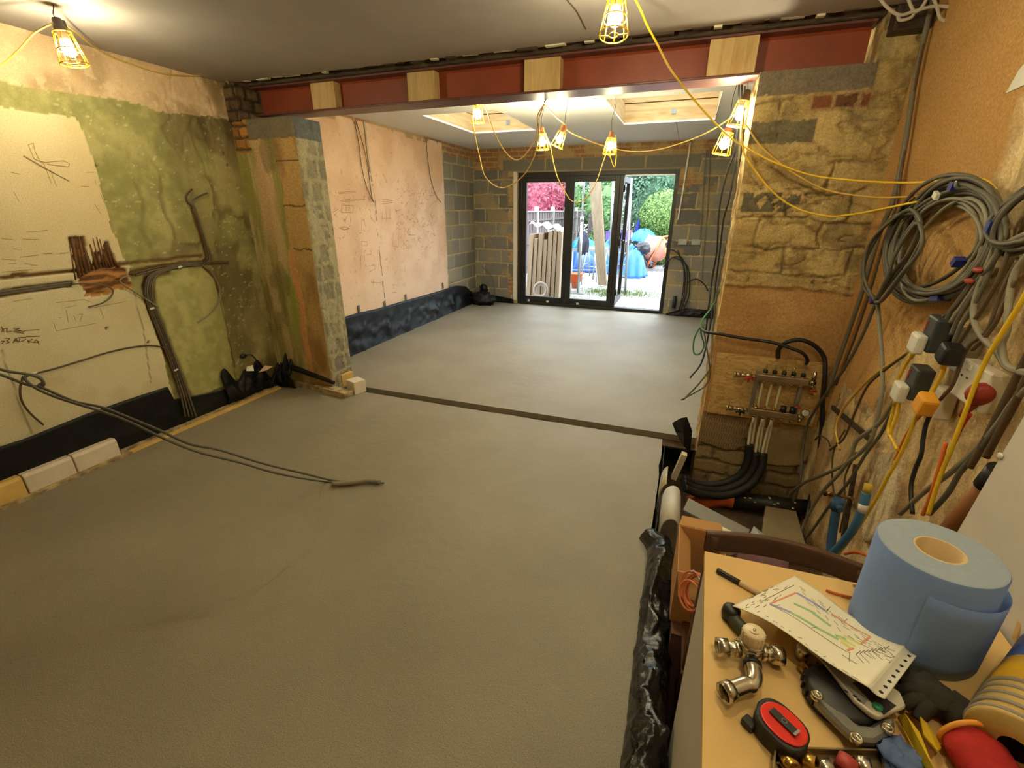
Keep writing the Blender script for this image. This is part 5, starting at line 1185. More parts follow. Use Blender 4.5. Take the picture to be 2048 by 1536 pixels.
# purple crate and white tub
q = at(1236, 480, y=15.3)
cr = MB(); cr.bx((-.36, -.2, 0), (.36, .2, .02)); cr.bx((-.36, -.2, .02), (-.34, .2, .26)); cr.bx((.34, -.2, .02), (.36, .2, .26)); cr.bx((-.34, -.2, .02), (.34, -.18, .26)); cr.bx((-.34, .18, .02), (.34, .2, .26)); cr.bx((-.38, -.22, .245), (.38, -.2, .27))
e = cr.build('purple_crate', mat('purple_plastic', lin(104, 74, 190), .45)); e.location = (q.x, 15.3, q.z); tag(e, 'purple plastic crate behind the tarpaulins', 'crate')
tag(MB().bx((q.x-.5, 15.05, GZ), (q.x+.39, 15.55, q.z-.001)).build('garden_table', M_darkwood), 'low dark garden table under the purple crate', 'table')
q = at(1248, 440, y=18.2); e = MB().bx((-.14, -.1, 0), (.14, .1, .62)).build('white_container', M_white, None, bevel=.03); e.location = (q.x, 18.1, q.z-.36); tag(e, 'white plastic container standing against the back of the garden', 'container')
tag(MB().bx((q.x-.4, 17.9, GZ), (q.x+.3, 18.3, q.z-.361)).build('brick_planter', mat('red_brickwork', lin(176, 112, 88), .9, n=.2, ns=20)), 'low red brick planter under the white container', 'planter')
q = at(1276, 462, y=17.0); tag(MB().tube([(q.x-.1, 17.0, GZ), (q.x-.05, 17.0, .7), (q.x+.02, 17.0, 1.35)], lambda t: .17*(1-.85*t)+.01, n=10).build('folded_parasol', mat('navy_cloth', lin(40, 62, 160), .8)), 'navy folded parasol standing left of the clipped bush', 'parasol')
# cement mixer
q = at(1284, 540, z=GZ); e = empty('cement_mixer', (q.x, q.y, GZ), 'orange cement mixer on wheels, tipped over by the blue tarpaulin', 'cement mixer', None, Matrix.Rotation(-.25, 3, 'Z'))
M_mix = mat('orange_mixer_paint', lin(232, 106, 60), .5, n=.1, ns=10); M_drum = mat('cement_spattered_drum', lin(180, 122, 100), .6, n=.14, ns=9)
Md = Matrix.Translation(Vector((.28, .12, .52))) @ Matrix.Rotation(math.radians(-62), 4, 'Y') @ Matrix.Rotation(math.radians(14), 4, 'X')
mb = MB(); mb.lathe([(.001, -.28), (.16, -.27), (.28, -.14), (.31, .0), (.31, .10), (.21, .32), (.20, .36), (.185, .36), (.19, .32), (.28, .08), (.27, -.1), (.001, -.22)], Md, n=30); mb.build('drum', M_drum, e)
mb = MB(); mb.torus(Md @ Vector((0, 0, .02)), .318, .016, Md.to_3x3(), n=36); mb.build('gear_ring', M_black, e)
for sy_ in (-1, 1):
    mb = MB(); mb.tube([(.15, sy_*.30+.1, .04), (.50, sy_*.28+.1, .84)], .022, n=8, sub=1); mb.tube([(.75, sy_*.30+.1, .0), (.50, sy_*.28+.1, .84)], .022, n=8, sub=1); mb.build('stand_leg', M_mix, e)
mb = MB(); mb.tube([(.50, -.18, .84), (.50, .38, .84)], .022, n=8, sub=1); mb.tube([(.62, -.2, .42), (.62, .40, .42)], .02, n=8, sub=1); mb.build('yoke', M_mix, e)
mb = MB(); mb.bx((.52, -.02, .45), (.78, .22, .70)); mb.build('motor_housing', M_black, e, bevel=.02)
mb = MB(); mb.bx((.56, -.026, .52), (.66, -.02, .58)); mb.build('warning_label', mat('orange_yellow_label', lin(250, 170, 40), .5), e)
for sy_ in (-1, 1):
    Mw = Matrix.Translation(Vector((.06, sy_*.34+.1, .15))) @ Matrix.Rotation(math.pi/2, 4, 'X')
    mb = MB(); mb.torus(Mw @ Vector((0, 0, 0)), .125, .026, Mw.to_3x3(), n=26, k=8); wh = mb.build('wheel', M_black, e)
    mb = MB(); mb.lathe([(.001, -.02), (.03, -.02), (.03, .02), (.001, .02)], Mw, n=14)
    for k in range(5): a = k*2*math.pi/5; mb.tube([Mw @ Vector((.02*math.cos(a), .02*math.sin(a), 0)), Mw @ Vector((.115*math.cos(a), .115*math.sin(a), 0))], .014, n=6, sub=1)
    mb.build('wheel_hub', mat('grey_wheel', lin(176, 178, 180), .5), wh)
mb = MB(); mb.cyl((.06, -.26, .15), (.06, .46, .15), .014, n=8); mb.build('axle', M_steel, e); e.scale = (1.2, 1.2, 1.2)
q = at(1352, 515, y=15.0); tag(MB().blob((q.x+.3, 15.2, .1), (.35, .3, .28), n=20, m=12, amp=.4, seed=6).build('rubble_sack', mat('pale_sacking', lin(170, 152, 140), .85, n=.1, ns=10)), 'pale sack lying at the right beside the cement mixer', 'sack')
# ================================================================== EDGE OF THE SCREED
rows = []
for j in range(29):
    v = j/28; row = []
    for i in range(221):
        u = i/220; y = 2.02-1.72*u
        prof = [(-.004, .003), (.0, .035), (.018, .072), (.05, .090), (.085, .082), (.112, .045), (.122, -.03), (.125, -.14), (.128, -.33)]
        t_ = v*(len(prof)-1); k = min(int(t_), len(prof)-2); f_ = t_-k
        x = prof[k][0]*(1-f_)+prof[k+1][0]*f_; z = prof[k][1]*(1-f_)+prof[k+1][1]*f_
        a = float(crumple(np.array(y*1.3+2), np.array(v*.9), 1.0)); b_ = 1-abs(float(fbm(np.array(y*6.), np.array(v*2.5), 231, 3))-.5)*2
        g_ = math.sin(math.pi*min(1, v*1.1+.05))
        c_ = abs(float(fbm(np.array(y*7.+v*2), np.array(v*4.-y*3), 235, 2))-.5)-.12
        x += .020+(a*.9+(b_**8-.3)*.012+c_*.06)*g_; z += (a*.6+(b_**8-.3)*.012+c_*.045)*g_*(v < .8)+.02*math.sin(u*14)*g_*(v < .6)
        if u < .05: x -= .05*(1-u/.05)*(1-v) ; z += .006
        row.append((max(x, .022 if z < .0 and v > .5 else -.08), y, max(z, .004) if v < .5 else z))
    rows.append(row)
sheet('polythene_edge', rows, M_dpm_g, 'shiny black plastic rolled up along the near right edge of the screed')
rows = []
for j in range(7):
    v = j/6; rows.append([(.024+.018*v+.03*float(crumple(np.array(i*.06), np.array(v*.4), 1.)), 2.05+.95*i/40, -.30+.36*v+.018*math.sin(i*.7)*v) for i in range(41)])
sheet('polythene_edge', rows, M_dpm, 'thin black plastic standing up along the far right edge of the screed')
mb = MB(); A = [at(1344, 846, y=3.12), at(1362, 836, y=3.15), at(1374, 834, y=3.17), at(1384, 862, y=3.17), at(1380, 905, y=3.10), at(1368, 893, y=3.06), at(1352, 866, y=3.10)]
cc = sum(A, Vector())/len(A)+Vector((.0, -.02, 0)); mb._add(A+[cc], [(i, (i+1) % len(A), len(A)) for i in range(len(A))]); tag(mb.build('polythene_flap', M_dpm, None, solid=.003), 'black plastic flap folded up at the corner of the right pier', 'damp proof membrane')
o = MB().box((0, 0, 0), (.034, .05, .20), Matrix.Rotation(.22, 3, 'Y')).build('timber_offcut', wood('bleached_offcut', lin(226, 214, 188), lin(196, 178, 142), 2, 16)); o.location = at(1358, 932, y=2.85); tag(o, 'short pale timber offcut standing between screed edge and right pier', 'offcut')
# insulation edging strip folded over
M_strip = mat('grey_white_foam_strip', lin(206, 202, 192), .5, n=.05, ns=12, bump=.05, bs=40)
pr = [(.052, -.30), (.055, -.1), (.058, .04), (.066, .10), (.086, .135), (.115, .145), (.140, .125), (.152, .07), (.158, -.02), (.166, -.16)]
mb = MB(); P = catmull([Vector((x, 0, z)) for x, z in pr], 6)
mb._add([(p.x, 2.05, p.z) for p in P]+[(p.x, 2.36, p.z) for p in P], [(i, i+1, len(P)+i+1, len(P)+i) for i in range(len(P)-1)], True)
tag(mb.build('edging_strip', M_strip, None, solid=.008), 'grey white foam edging strip bent over in a loop at the screed edge', 'edging strip')
mb = MB(); P2 = [Vector((p.x-.016*(p.x < .1)-.004, 0, p.z-.01)) for p in P[:26]]
mb._add([(p.x, 2.40, p.z) for p in P2]+[(p.x, 2.60, p.z) for p in P2], [(i, i+1, len(P2)+i+1, len(P2)+i) for i in range(len(P2)-1)], True)
tag(mb.build('edging_strip', mat('clear_crinkled_film', lin(196, 186, 164), .25, n=.2, ns=30, bump=.3, bs=40), None, solid=.006), 'crinkled film covered strip behind the bent foam strip at the screed edge', 'edging strip')
a, b = at(1366, 1022, z=.0), at(1490, 1088, z=-.06); d_ = (b-a).normalized(); sd = d_.cross(Vector((0, 0, 1))).normalized()
mb = MB(); wd = sd*-.085; mb.prism([a, b, b+wd+Vector((0, 0, .03)), a+wd+Vector((0, 0, .03))], (0, 0, .010)); tag(mb.build('edging_strip', mat('grey_foam_board', lin(150, 148, 144), .6, n=.06, ns=10)), 'long flat grey strip lying diagonally over the pit behind the carton', 'edging strip')
mb = MB(); q = [at(1532, 1012, y=2.95), at(1592, 1022, y=2.95), at(1615, 1105, y=2.45), at(1522, 1090, y=2.45)]; mb.prism(q, (0, .02, -.012)); tag(mb.build('board_offcut', mat('dusty_board', lin(150, 134, 104), .9, n=.12, ns=8)), 'dusty pale board leaning in the pit below the manifold', 'board')
mb = MB(); q = [at(1497, 1075, y=2.2), at(1508, 1052, y=2.25), at(1540, 1078, y=2.2), at(1530, 1085, y=2.1)]; mb.prism(q, (0, .006, -.006)); tag(mb.build('foil_scrap', mat('silver_foil', lin(206, 208, 212), .35, .3)), 'small silvery scrap standing behind the chair in the pit', 'scrap')
# drain pipes in the pit
M_drain = mat('orange_drain_pipe', lin(196, 92, 36), .38, n=.12, ns=8)
q0, q1, q2 = at(1402, 1000, y=3.0), at(1462, 1000, y=3.0), at(1640, 1018, y=3.0)
e = empty('soil_pipe', q1, 'black soil pipe with white specks joined to an orange elbow in the pit', 'pipe')
MB().tube([q1-q1, q2-q1], .052, n=20, sub=1).build('black_pipe', mat('specked_black_pipe', lin(30, 26, 22), .5, c2=lin(22, 20, 18), ns=40), e)
MB().tube([Vector((.012, 0, 0)), Vector((-.05, 0, 0)), q0-q1+Vector((0, 0, -.01)), q0-q1+Vector((-.05, .03, -.06)), q0-q1+Vector((-.07, .04, -.14))], .055, n=20, sub=8).build('orange_elbow', M_drain, e)
r = random.Random(3)
mb = MB()
for i in range(9): a_ = r.uniform(.3, 1.5); mb.blob((q2-q1)*r.uniform(.1, .8)+Vector((0, -math.cos(a_)*.052, math.sin(a_)*.052)), (.009, .005, .004), n=6, m=4, amp=.3, seed=i)
mb.build('plaster_specks', M_white, e)

# ================================================================== MANIFOLD ON THE RIGHT PIER
def osb():
    m_ = bpy.data.materials.new('oriented_strand_board'); m_.use_nodes = True; t = m_.node_tree; p = t.nodes['Principled BSDF']; p.inputs['Roughness'].default_value = .75
    tx = t.nodes.new('ShaderNodeTexCoord'); v = t.nodes.new('ShaderNodeTexVoronoi'); v.inputs['Scale'].default_value = 34; mp = t.nodes.new('ShaderNodeMapping'); mp.inputs['Scale'].default_value = (1, 1, 2.6)
    no = t.nodes.new('ShaderNodeTexNoise'); no.inputs['Scale'].default_value = 9; no.inputs['Detail'].default_value = 5; mxv = t.nodes.new('ShaderNodeMixRGB'); mxv.inputs['Fac'].default_value = .22
    t.links.new(tx.outputs['Object'], mp.inputs[0]); t.links.new(mp.outputs[0], no.inputs['Vector']); t.links.new(mp.outputs[0], mxv.inputs[1]); t.links.new(no.outputs['Color'], mxv.inputs[2]); t.links.new(mxv.outputs[0], v.inputs['Vector'])
    sp = t.nodes.new('ShaderNodeSeparateColor'); t.links.new(v.outputs['Color'], sp.inputs[0])
    r_ = t.nodes.new('ShaderNodeValToRGB'); r_.color_ramp.elements[0].color = (*lin(186, 146, 86), 1); r_.color_ramp.elements[1].color = (*lin(224, 188, 122), 1); t.links.new(sp.outputs[0], r_.inputs['Fac']); t.links.new(r_.outputs[0], p.inputs['Base Color'])
    bn = t.nodes.new('ShaderNodeBump'); bn.inputs['Distance'].default_value = .003; bn.inputs['Strength'].default_value = .5; t.links.new(sp.outputs[1], bn.inputs['Height']); t.links.new(bn.outputs[0], p.inputs['Normal']); return m_
M_osb = osb()
OY = 3.162
q = [at(a, b, y=OY) for a, b in ((1438, 706), (1650, 726), (1634, 852), (1411, 826))]
x0, x1, z0, z1 = (q[0].x+q[3].x)/2, (q[1].x+q[2].x)/2, (q[2].z+q[3].z)/2, (q[0].z+q[1].z)/2
mb = MB(); mb.bx((x0, OY, z0), (x1, OY+.018, z1)); tag(mb.build('osb_board', M_osb), 'strand board fixed to the right pier behind the heating manifold', 'board')
MY = 3.095
up_l, up_r, lo_l, lo_r = at(1513, 752, y=MY), at(1618, 766, y=MY), at(1508, 822, y=MY), at(1604, 834, y=MY)
e = empty('heating_manifold', (up_l.x, MY, lo_l.z), 'chrome underfloor heating manifold with two bars on the strand board', 'manifold')
O = Vector(e.location); l = lambda p_: Vector(p_)-O
zu, zl = (up_l.z+up_r.z)/2, (lo_l.z+lo_r.z)/2; xa, xb = up_l.x, up_r.x
M_bar = mat('brushed_manifold_bar', lin(176, 160, 132), .35, .9, n=.1, ns=20)
MB().box(l(((xa+xb)/2, MY, zu)), (xb-xa, .036, .046)).build('flow_bar', M_bar, e, bevel=.006)
MB().box(l(((xa+xb)/2-.01, MY-.006, zl)), (xb-xa-.02, .036, .046)).build('return_bar', M_bar, e, bevel=.006)
for xx in (xa+.012, xb-.03):
    MB().box(l((xx, MY+.034, (zu+zl)/2)), (.022, .028, zu-zl+.07)).build('bracket', M_steel, e, bevel=.002)
M_blkcap = mat('navy_black_cap', lin(26, 28, 44), .4)
n5 = [xa+.045+(xb-xa-.085)*i/4 for i in range(5)]
for i, x in enumerate(n5):
    g_ = MB(); g_.cyl(l((x, MY, zu+.022)), l((x, MY, zu+.034)), .012, n=12); g_.build('gauge_nut', M_chrome, e)
    g_ = MB(); g_.cyl(l((x, MY, zu+.034)), l((x, MY, zu+.052)), .015, .013, n=12); cp = g_.build('flow_gauge', M_black, e)
    g_ = MB(); g_.cyl(l((x, MY, zu+.052)), l((x, MY, zu+.086)), .0065, n=10); g_.build('sight_glass', mat('yellowish_sight_glass', lin(206, 186, 110), .15, trans=.5), cp)
    g_ = MB(); g_.cyl(l((x-.012, MY-.006, zl-.022)), l((x-.012, MY-.006, zl-.040)), .011, n=10); g_.build('outlet_nut', M_chrome, e)
    g_ = MB(); g_.cyl(l((x, MY, zu-.022)), l((x, MY, zu-.036)), .011, n=10); g_.build('outlet_nut', M_chrome, e)
    g_ = MB()
    if i >= 3: g_.cyl(l((x-.012, MY-.006, zl+.022)), l((x-.012, MY-.006, zl+.060)), .019, .017, n=14); g_.build('valve_cap', M_blkcap, e)
    else: g_.cyl(l((x-.012, MY-.006, zl+.022)), l((x-.012, MY-.006, zl+.036)), .011, n=10); g_.cyl(l((x-.012, MY-.006, zl+.036)), l((x-.012, MY-.006, zl+.05)), .005, n=8); g_.build('valve_spindle', M_brass, e)
def ballvalve(z, x, M_h, lab):
    g_ = MB()
    g_.cyl(l((x, MY, z)), l((x-.03, MY, z)), .013, n=14); g_.cyl(l((x-.03, MY, z)), l((x-.062, MY, z)), .018, n=8); g_.cyl(l((x-.062, MY, z)), l((x-.09, MY, z)), .014, n=14); g_.cyl(l((x-.09, MY, z)), l((x-.12, MY, z)), .018, n=6); g_.cyl(l((x-.12, MY, z)), l((x-.13, MY, z)), .021, n=14)
    v_ = g_.build('ball_valve', M_chrome, e)
    g_ = MB(); g_.cyl(l((x-.046, MY-.016, z)), l((x-.046, MY-.034, z)), .006, n=8); g_.tube([l((x-.075, MY-.036, z-.010)), l((x-.046, MY-.038, z)), l((x-.02, MY-.036, z-.010))], .007, n=8, sub=4); g_.tube([l((x-.046, MY-.036, z)), l((x-.046, MY-.036, z-.03))], .006, n=8, sub=1); g_.build(lab, M_h, v_)
ballvalve(zu, xa, mat('red_handle', lin(186, 34, 30), .4), 'red_lever'); ballvalve(zl, xa-.01, M_blkcap, 'dark_lever')
for x, z in ((xb, zu), (xb-.02, zl)):
    g_ = MB(); g_.cyl(l((x, MY, z)), l((x+.035, MY, z)), .015, n=12); g_.cyl(l((x+.02, MY, z-.012)), l((x+.02, MY, z-.04)), .009, n=10); g_.build('end_cap', M_chrome, e)
g_ = MB(); g_.cyl(l((xb+.02, MY, zu+.012)), l((xb+.02, MY, zu+.07)), .011, n=12); g_.cyl(l((xb+.02, MY, zu+.07)), l((xb+.02, MY, zu+.076)), .006, n=8); g_.build('air_vent', M_chrome, e)
for x, z in ((xb+.03, zu-.05), (xb-.03, zl+.065)):
    g_ = MB(); g_.tube([l((x-.016, MY-.012, z)), l((x, MY-.016, z+.003)), l((x+.018, MY-.012, z))], .006, n=8, sub=4); g_.build('drain_handle', MATS['red_handle'], e)
Mg = Matrix.Translation(l((xb+.012, MY-.03, zl+.045))) @ Matrix.Rotation(math.radians(90), 4, 'X')
g_ = MB(); g_.lathe([(.001, -.012), (.021, -.012), (.023, .008), (.020, .010)], Mg, n=22); ga = g_.build('pressure_gauge', M_chrome, e)
g_ = MB(); g_.lathe([(.0195, .009), (.001, .0092)], Mg, n=22); g_.tube([Mg @ Vector((0, 0, .011)), Mg @ Vector((-.010, .008, .011))], .0014, n=4, sub=1); g_.build('dial', M_white, ga)
# white heating pipes and their black sleeves
M_pex = mat('white_heating_pipe', lin(226, 216, 184), .4)
GPX = 'white pipes below the manifold'
ends = [(1495, 893), (1501, 895), (1509, 911), (1515, 912), (1522, 911), (1528, 914)]
tops = [(n5[0]-.012, zl-.04, -.006), (n5[0]+.002, zu-.036, .022), (n5[1]-.012, zl-.04, -.006), (n5[1], zu-.036, .022), (n5[2]-.012, zl-.04, -.006), (n5[2]+.002, zu-.036, .022)]
for i, ((px, py), (x, z, dy)) in enumerate(zip(ends, tops)):
    q_ = at(px, py+6, y=3.10+.03*(i % 2)); s_ = Vector((x, MY+dy, z))
    nm = ('first', 'second', 'third', 'fourth', 'fifth', 'sixth')[i]
    tag(MB().tube([s_, s_+Vector((0, 0, -.03)), Vector((s_.x*.75+q_.x*.25, MY+.03+dy*.4, s_.z*.6+q_.z*.4)), q_], .0085, n=10, sub=8).build('heating_pipe', M_pex), nm+' white pipe from the left under the manifold, running down into a black sleeve', 'pipe', GPX)
M_sleeve = mat('black_corrugated_sleeve', lin(20, 20, 20), .6, n=.2, ns=20)
for i, (pp, lb) in enumerate(([[(1499, 888, 3.115), (1494, 925, 3.10), (1478, 952, 3.08), (1440, 968, 3.06), (1395, 968, 3.04), (1365, 958, 3.0)], 'upper of three black pipe sleeves curving left from the white pipes'], [[(1513, 905, 3.10), (1507, 935, 3.08), (1488, 962, 3.05), (1445, 980, 3.02), (1398, 978, 2.98), (1366, 966, 2.95)], 'middle of three black pipe sleeves curving left from the white pipes'], [[(1527, 907, 3.09), (1522, 938, 3.06), (1500, 970, 3.02), (1455, 990, 2.97), (1402, 988, 2.93), (1368, 976, 2.9)], 'lowest of three black pipe sleeves curving left from the white pipes'])):
    tag(MB().tube([at(*p_[:2], y=p_[2]) for p_ in pp], .027, n=12).build('pipe_sleeve', M_sleeve), lb, 'sleeve', 'black sleeves below the manifold')
# black insulated loop above the board, and the dark cable to the green loop
tag(MB().tube([at(a, b, y=c) for a, b, c in ((1556, 716, 3.13), (1558, 698, 3.12), (1575, 684, 3.11), (1602, 680, 3.10), (1630, 692, 3.10), (1648, 715, 3.10), (1650, 745, 3.07), (1646, 790, 3.07), (1644, 850, 3.09), (1636, 920, 3.06), (1622, 990, 3.0), (1612, 1040, 2.9))], .013, n=10).build('insulated_pipe', M_blackc), 'black insulated pipe arching over the strand board and down its right side', 'pipe')
tag(MB().tube([at(a, b, y=c) for a, b, c in ((1402, 655, 3.3), (1412, 664, 3.16), (1440, 668, 3.13), (1490, 677, 3.12), (1540, 684, 3.11), (1580, 696, 3.09), (1605, 706, 3.08), (1615, 720, 3.09), (1612, 728, 3.12))], .010, n=10).build('cable', M_blackc), 'thick dark cable crossing the orange plaster of the right pier', 'cable')
cable('hanging_cable', [at(a, b, y=c) for a, b, c in ((1406, 648, 3.25), (1414, 700, 3.18), (1420, 745, 3.15), (1412, 770, 3.12), (1390, 785, 3.08), (1362, 800, 3.05))], .005, M_greyc, 'grey cable tail sticking out left of the strand board', 'cable')

# ================================================================== RIGHT WALL: CABLES, COILS, SOCKETS
GR = 'cables on the right wall'
def rcable(pts, r, M, lab, x=.90, grp=GR, nm='wall_cable'): return cable(nm, path(pts, x=x), r, M, lab, 'cable', grp)
for pts_, r_, M_, lb in (([(1866, 0), (1832, 150), (1808, 300), (1786, 400), (1758, 470), (1722, 590), (1684, 700), (1652, 792)], .012, mat('dusty_grey_conduit', lin(112, 104, 88), .6), 'grey conduit running down the corner of pier and right wall'), ([(1852, 60), (1826, 190), (1806, 320), (1793, 405), (1768, 485), (1735, 600), (1700, 700), (1672, 770)], .006, M_brownc, 'thin cable beside the grey conduit in the corner')):
    cable('corner_conduit', [at(a, b, x=.925) for a, b in pts_], r_, M_, lb, 'conduit')
# big coil
def loopset(cx, cy, A, B, th, n, jit, seed, x, r, tw=0.):
    rr = random.Random(seed); mb = MB()
    for i in range(n):
        j = [rr.uniform(-jit, jit) for _ in range(4)]; xx = x-.045*rr.random(); a = th+rr.uniform(-.10, .10); pts = []
        for k in range(26):
            t = 2*math.pi*k/25; ca, sa = (A+j[0])*math.cos(t), (B+j[1])*math.sin(t)*(1+.06*math.sin(2*t+i))
            pts.append(at(cx+j[2]+ca*math.cos(a)-sa*math.sin(a), cy+j[3]+ca*math.sin(a)+sa*math.cos(a), x=xx-.012*math.sin(t*2+i)))
        mb.tube(pts, r, n=7, sub=2, caps=False)
    return mb
e = empty('cable_coil', at(1960, 380, x=.93), 'big coil of grey cable bound with blue tape, hung on the orange right wall', 'cable coil')
O = Vector(e.location)
def child(mb, name, M, par, O_): 
    mb.v = [Vector(v)-O_ for v in mb.v]; return mb.build(name, M, par)
child(loopset(1890, 478, 128, 84, -.86, 17, 11, 5, .915, .0075), 'cable_loops', M_greyc, e, O)
child(loopset(1885, 500, 108, 66, -.95, 4, 10, 8, .90, .0065), 'inner_loops', M_greyc_l, e, O)
M_tape = mat('blue_tape', lin(36, 44, 128), .5)
for a, b, sz, rt_ in ((1917, 372, (.05, .028, .030), .2), (1916, 524, (.03, .022, .030), .6), (1880, 597, (.04, .055, .020), -.2)):
    mb = MB(); mb.box(at(a, b, x=.885), sz, Matrix.Rotation(rt_, 3, 'X')); child(mb, 'tape_wrap', M_tape, e, O)
mb = MB(); mb.tube([O+Vector((.02, 0, .012)), O+Vector((-.06, 0, .008)), O+Vector((-.075, 0, .03))], .006, n=8); child(mb, 'wall_hook', M_steel, e, O)
for a, b in ((1872, 391), (1812, 532)):
    mb = MB(); mb.box(at(a, b, x=.86), (.012, .035, .022), Matrix.Rotation(.4, 3, 'X')); child(mb, 'white_marker', M_white, e, O)
# tied hank to its left
e = empty('cable_hank', at(1749, 600, x=.90), 'hank of grey cable tied with blue tape, left of the big coil', 'cable hank'); O = Vector(e.location)
mb = MB(); rr = random.Random(9)
for i in range(5):
    j = lambda s_=6: rr.uniform(-s_, s_)
    pts = [(1749, 600), (1727+j(4), 566+j()), (1730+j(), 520+j()), (1752+j(), 478+j()), (1788+j(), 438+j()), (1822+j(), 424+j()), (1841+j(), 440+j()), (1840+j(), 468+j()), (1820+j(), 508+j()), (1790+j(), 552+j()), (1752, 602)] if i < 3 else [(1750, 602), (1772+j(), 560+j()), (1795+j(), 500+j()), (1826+j(), 452+j()), (1845, 470+j()), (1830+j(), 512+j()), (1796+j(), 560+j()), (1765+j(), 600), (1751, 604)]
    mb.tube([at(a, b, x=.86-.012*i) for a, b in pts], .0068, n=7, sub=5)
child(mb, 'cable_loops', M_greyc, e, O)
mb = MB(); mb.box(at(1750, 600, x=.85), (.04, .035, .022), Matrix.Rotation(.5, 3, 'X')); child(mb, 'tape_wrap', M_tape, e, O)
# coil at the right edge of the view
e = empty('cable_coil', at(2035, 400, x=.93), 'partly seen coil of grey cable with a blue tape end at the right edge', 'cable coil'); O = Vector(e.location)
child(loopset(2062, 430, 92, 48, -.6, 9, 8, 15, .90, .0068), 'cable_loops', M_greyc, e, O)
mb = MB(); mb.box(at(1984, 453, x=.85), (.024, .018, .03), Matrix.Rotation(.2, 3, 'X')); child(mb, 'tape_wrap', M_tape, e, O)
BIG = [([(2070, 460), (2010, 492), (1972, 545), (1950, 600), (1948, 640), (1965, 675), (1995, 705), (2015, 735), (2060, 750)], .009, M_greyc_l, 'thick pale cable sweeping in a wide arc at the right edge'),
       ([(2060, 505), (2030, 545), (2018, 600), (2014, 660), (2004, 690), (2012, 728), (2040, 742), (2075, 745)], .009, M_greyc_l, 'thick pale cable in the inner arc at the right edge'),
       ([(1990, 480), (1960, 540), (1925, 590), (1900, 625), (1885, 655)], .007, M_greyc, 'grey cable from the coil down to the upper plug adapter, leftmost'),
       ([(2000, 490), (1975, 550), (1940, 600), (1915, 640), (1902, 670)], .007, M_greyc, 'grey cable from the coil down to the upper plug adapter, rightmost'),
       ([(1980, 500), (1950, 560), (1910, 615), (1880, 640), (1868, 660)], .006, M_brownc, 'brown cable running down from the coil behind the upper adapter'),
       ([(2035, 520), (2000, 590), (1975, 660), (1940, 690), (1925, 720), (1905, 770), (1880, 800)], .0055, M_brownc, 'brown cable hanging between the two socket outlets'),
       ([(1755, 606), (1760, 660), (1764, 720), (1764, 780), (1752, 850), (1735, 890), (1695, 925), (1650, 948), (1608, 966), (1580, 990), (1568, 1020), (1566, 1055)], .009, M_greyc_l, 'thick grey cable from the tied hank sweeping left across the pit'),
       ([(1750, 610), (1725, 670), (1690, 735), (1650, 790), (1617, 845), (1605, 900), (1602, 950), (1592, 990), (1572, 1030), (1545, 1062), (1528, 1078)], .008, M_greyc, 'grey cable from the tied hank passing right of the manifold into the pit'),
       ([(1818, 702), (1790, 722), (1765, 738), (1735, 762), (1700, 800), (1680, 830), (1672, 860), (1680, 900)], .006, M_yellow_dull, 'thin tan cable curving from the upper adapter towards the corner'),
       ([(1812, 708), (1770, 740), (1735, 772), (1712, 820), (1700, 850), (1685, 880), (1660, 900)], .0055, M_brownc, 'thin brown cable below the tan one curving to the corner'),
       ([(1790, 800), (1755, 850), (1715, 880), (1700, 915), (1680, 945), (1640, 990), (1612, 1040), (1598, 1080)], .009, M_greyc_l, 'thick cable running down below the lower adapter to the pit'),
       ([(1785, 820), (1760, 870), (1730, 910), (1700, 960), (1660, 1010), (1625, 1060), (1600, 1090)], .007, M_greyc, 'cable running down just right of the thick pale one to the pit'),
       ([(2075, 760), (2030, 800), (1995, 850), (1960, 890), (1930, 920), (1895, 950), (1860, 975), (1830, 1000), (1800, 1028)], .008, M_greyc_l, 'pale cable sweeping down left behind the blue roll'),
       ([(2030, 800), (1990, 860), (1955, 905), (1920, 945), (1900, 980), (1880, 1005), (1858, 1028)], .008, M_greyc, 'grey cable crossing the pale one behind the blue roll'),
       ([(1862, 825), (1852, 850), (1846, 880), (1842, 910), (1830, 940), (1822, 975), (1825, 1028)], .0075, M_blackc, 'dark cable dropping from the orange plug behind the blue roll')]
BIG += [([(1996, 440), (1985, 500), (1958, 560), (1925, 610), (1900, 645)], .0065, M_greyc_l, 'pale cable in the bundle running from the coil to the sockets'),
        ([(2004, 450), (1992, 510), (1968, 570), (1942, 620), (1920, 655), (1905, 690)], .0065, M_greyc, 'grey cable in the bundle running from the coil to the sockets'),
        ([(2018, 500), (1996, 560), (1966, 615), (1938, 655), (1915, 690)], .0065, M_brownc, 'brown cable on the right of the bundle above the sockets'),
        ([(2030, 560), (2008, 610), (1988, 650), (1965, 680), (1945, 700)], .006, M_brownc, 'short brown cable above the double socket'),
        ([(2060, 700), (2030, 760), (2010, 800), (1985, 850), (1960, 900), (1940, 935)], .009, M_brownc, 'thick brown cable behind the top edge of the grey board'),
        ([(2070, 720), (2045, 775), (2020, 825), (1995, 870), (1972, 915)], .009, M_brownc, 'second thick brown cable by the top edge of the grey board')]
for pts_, r_, M_, lb in BIG: rcable(pts_, r_, M_, lb, .875)
GYW = 'yellow cables on the right wall'
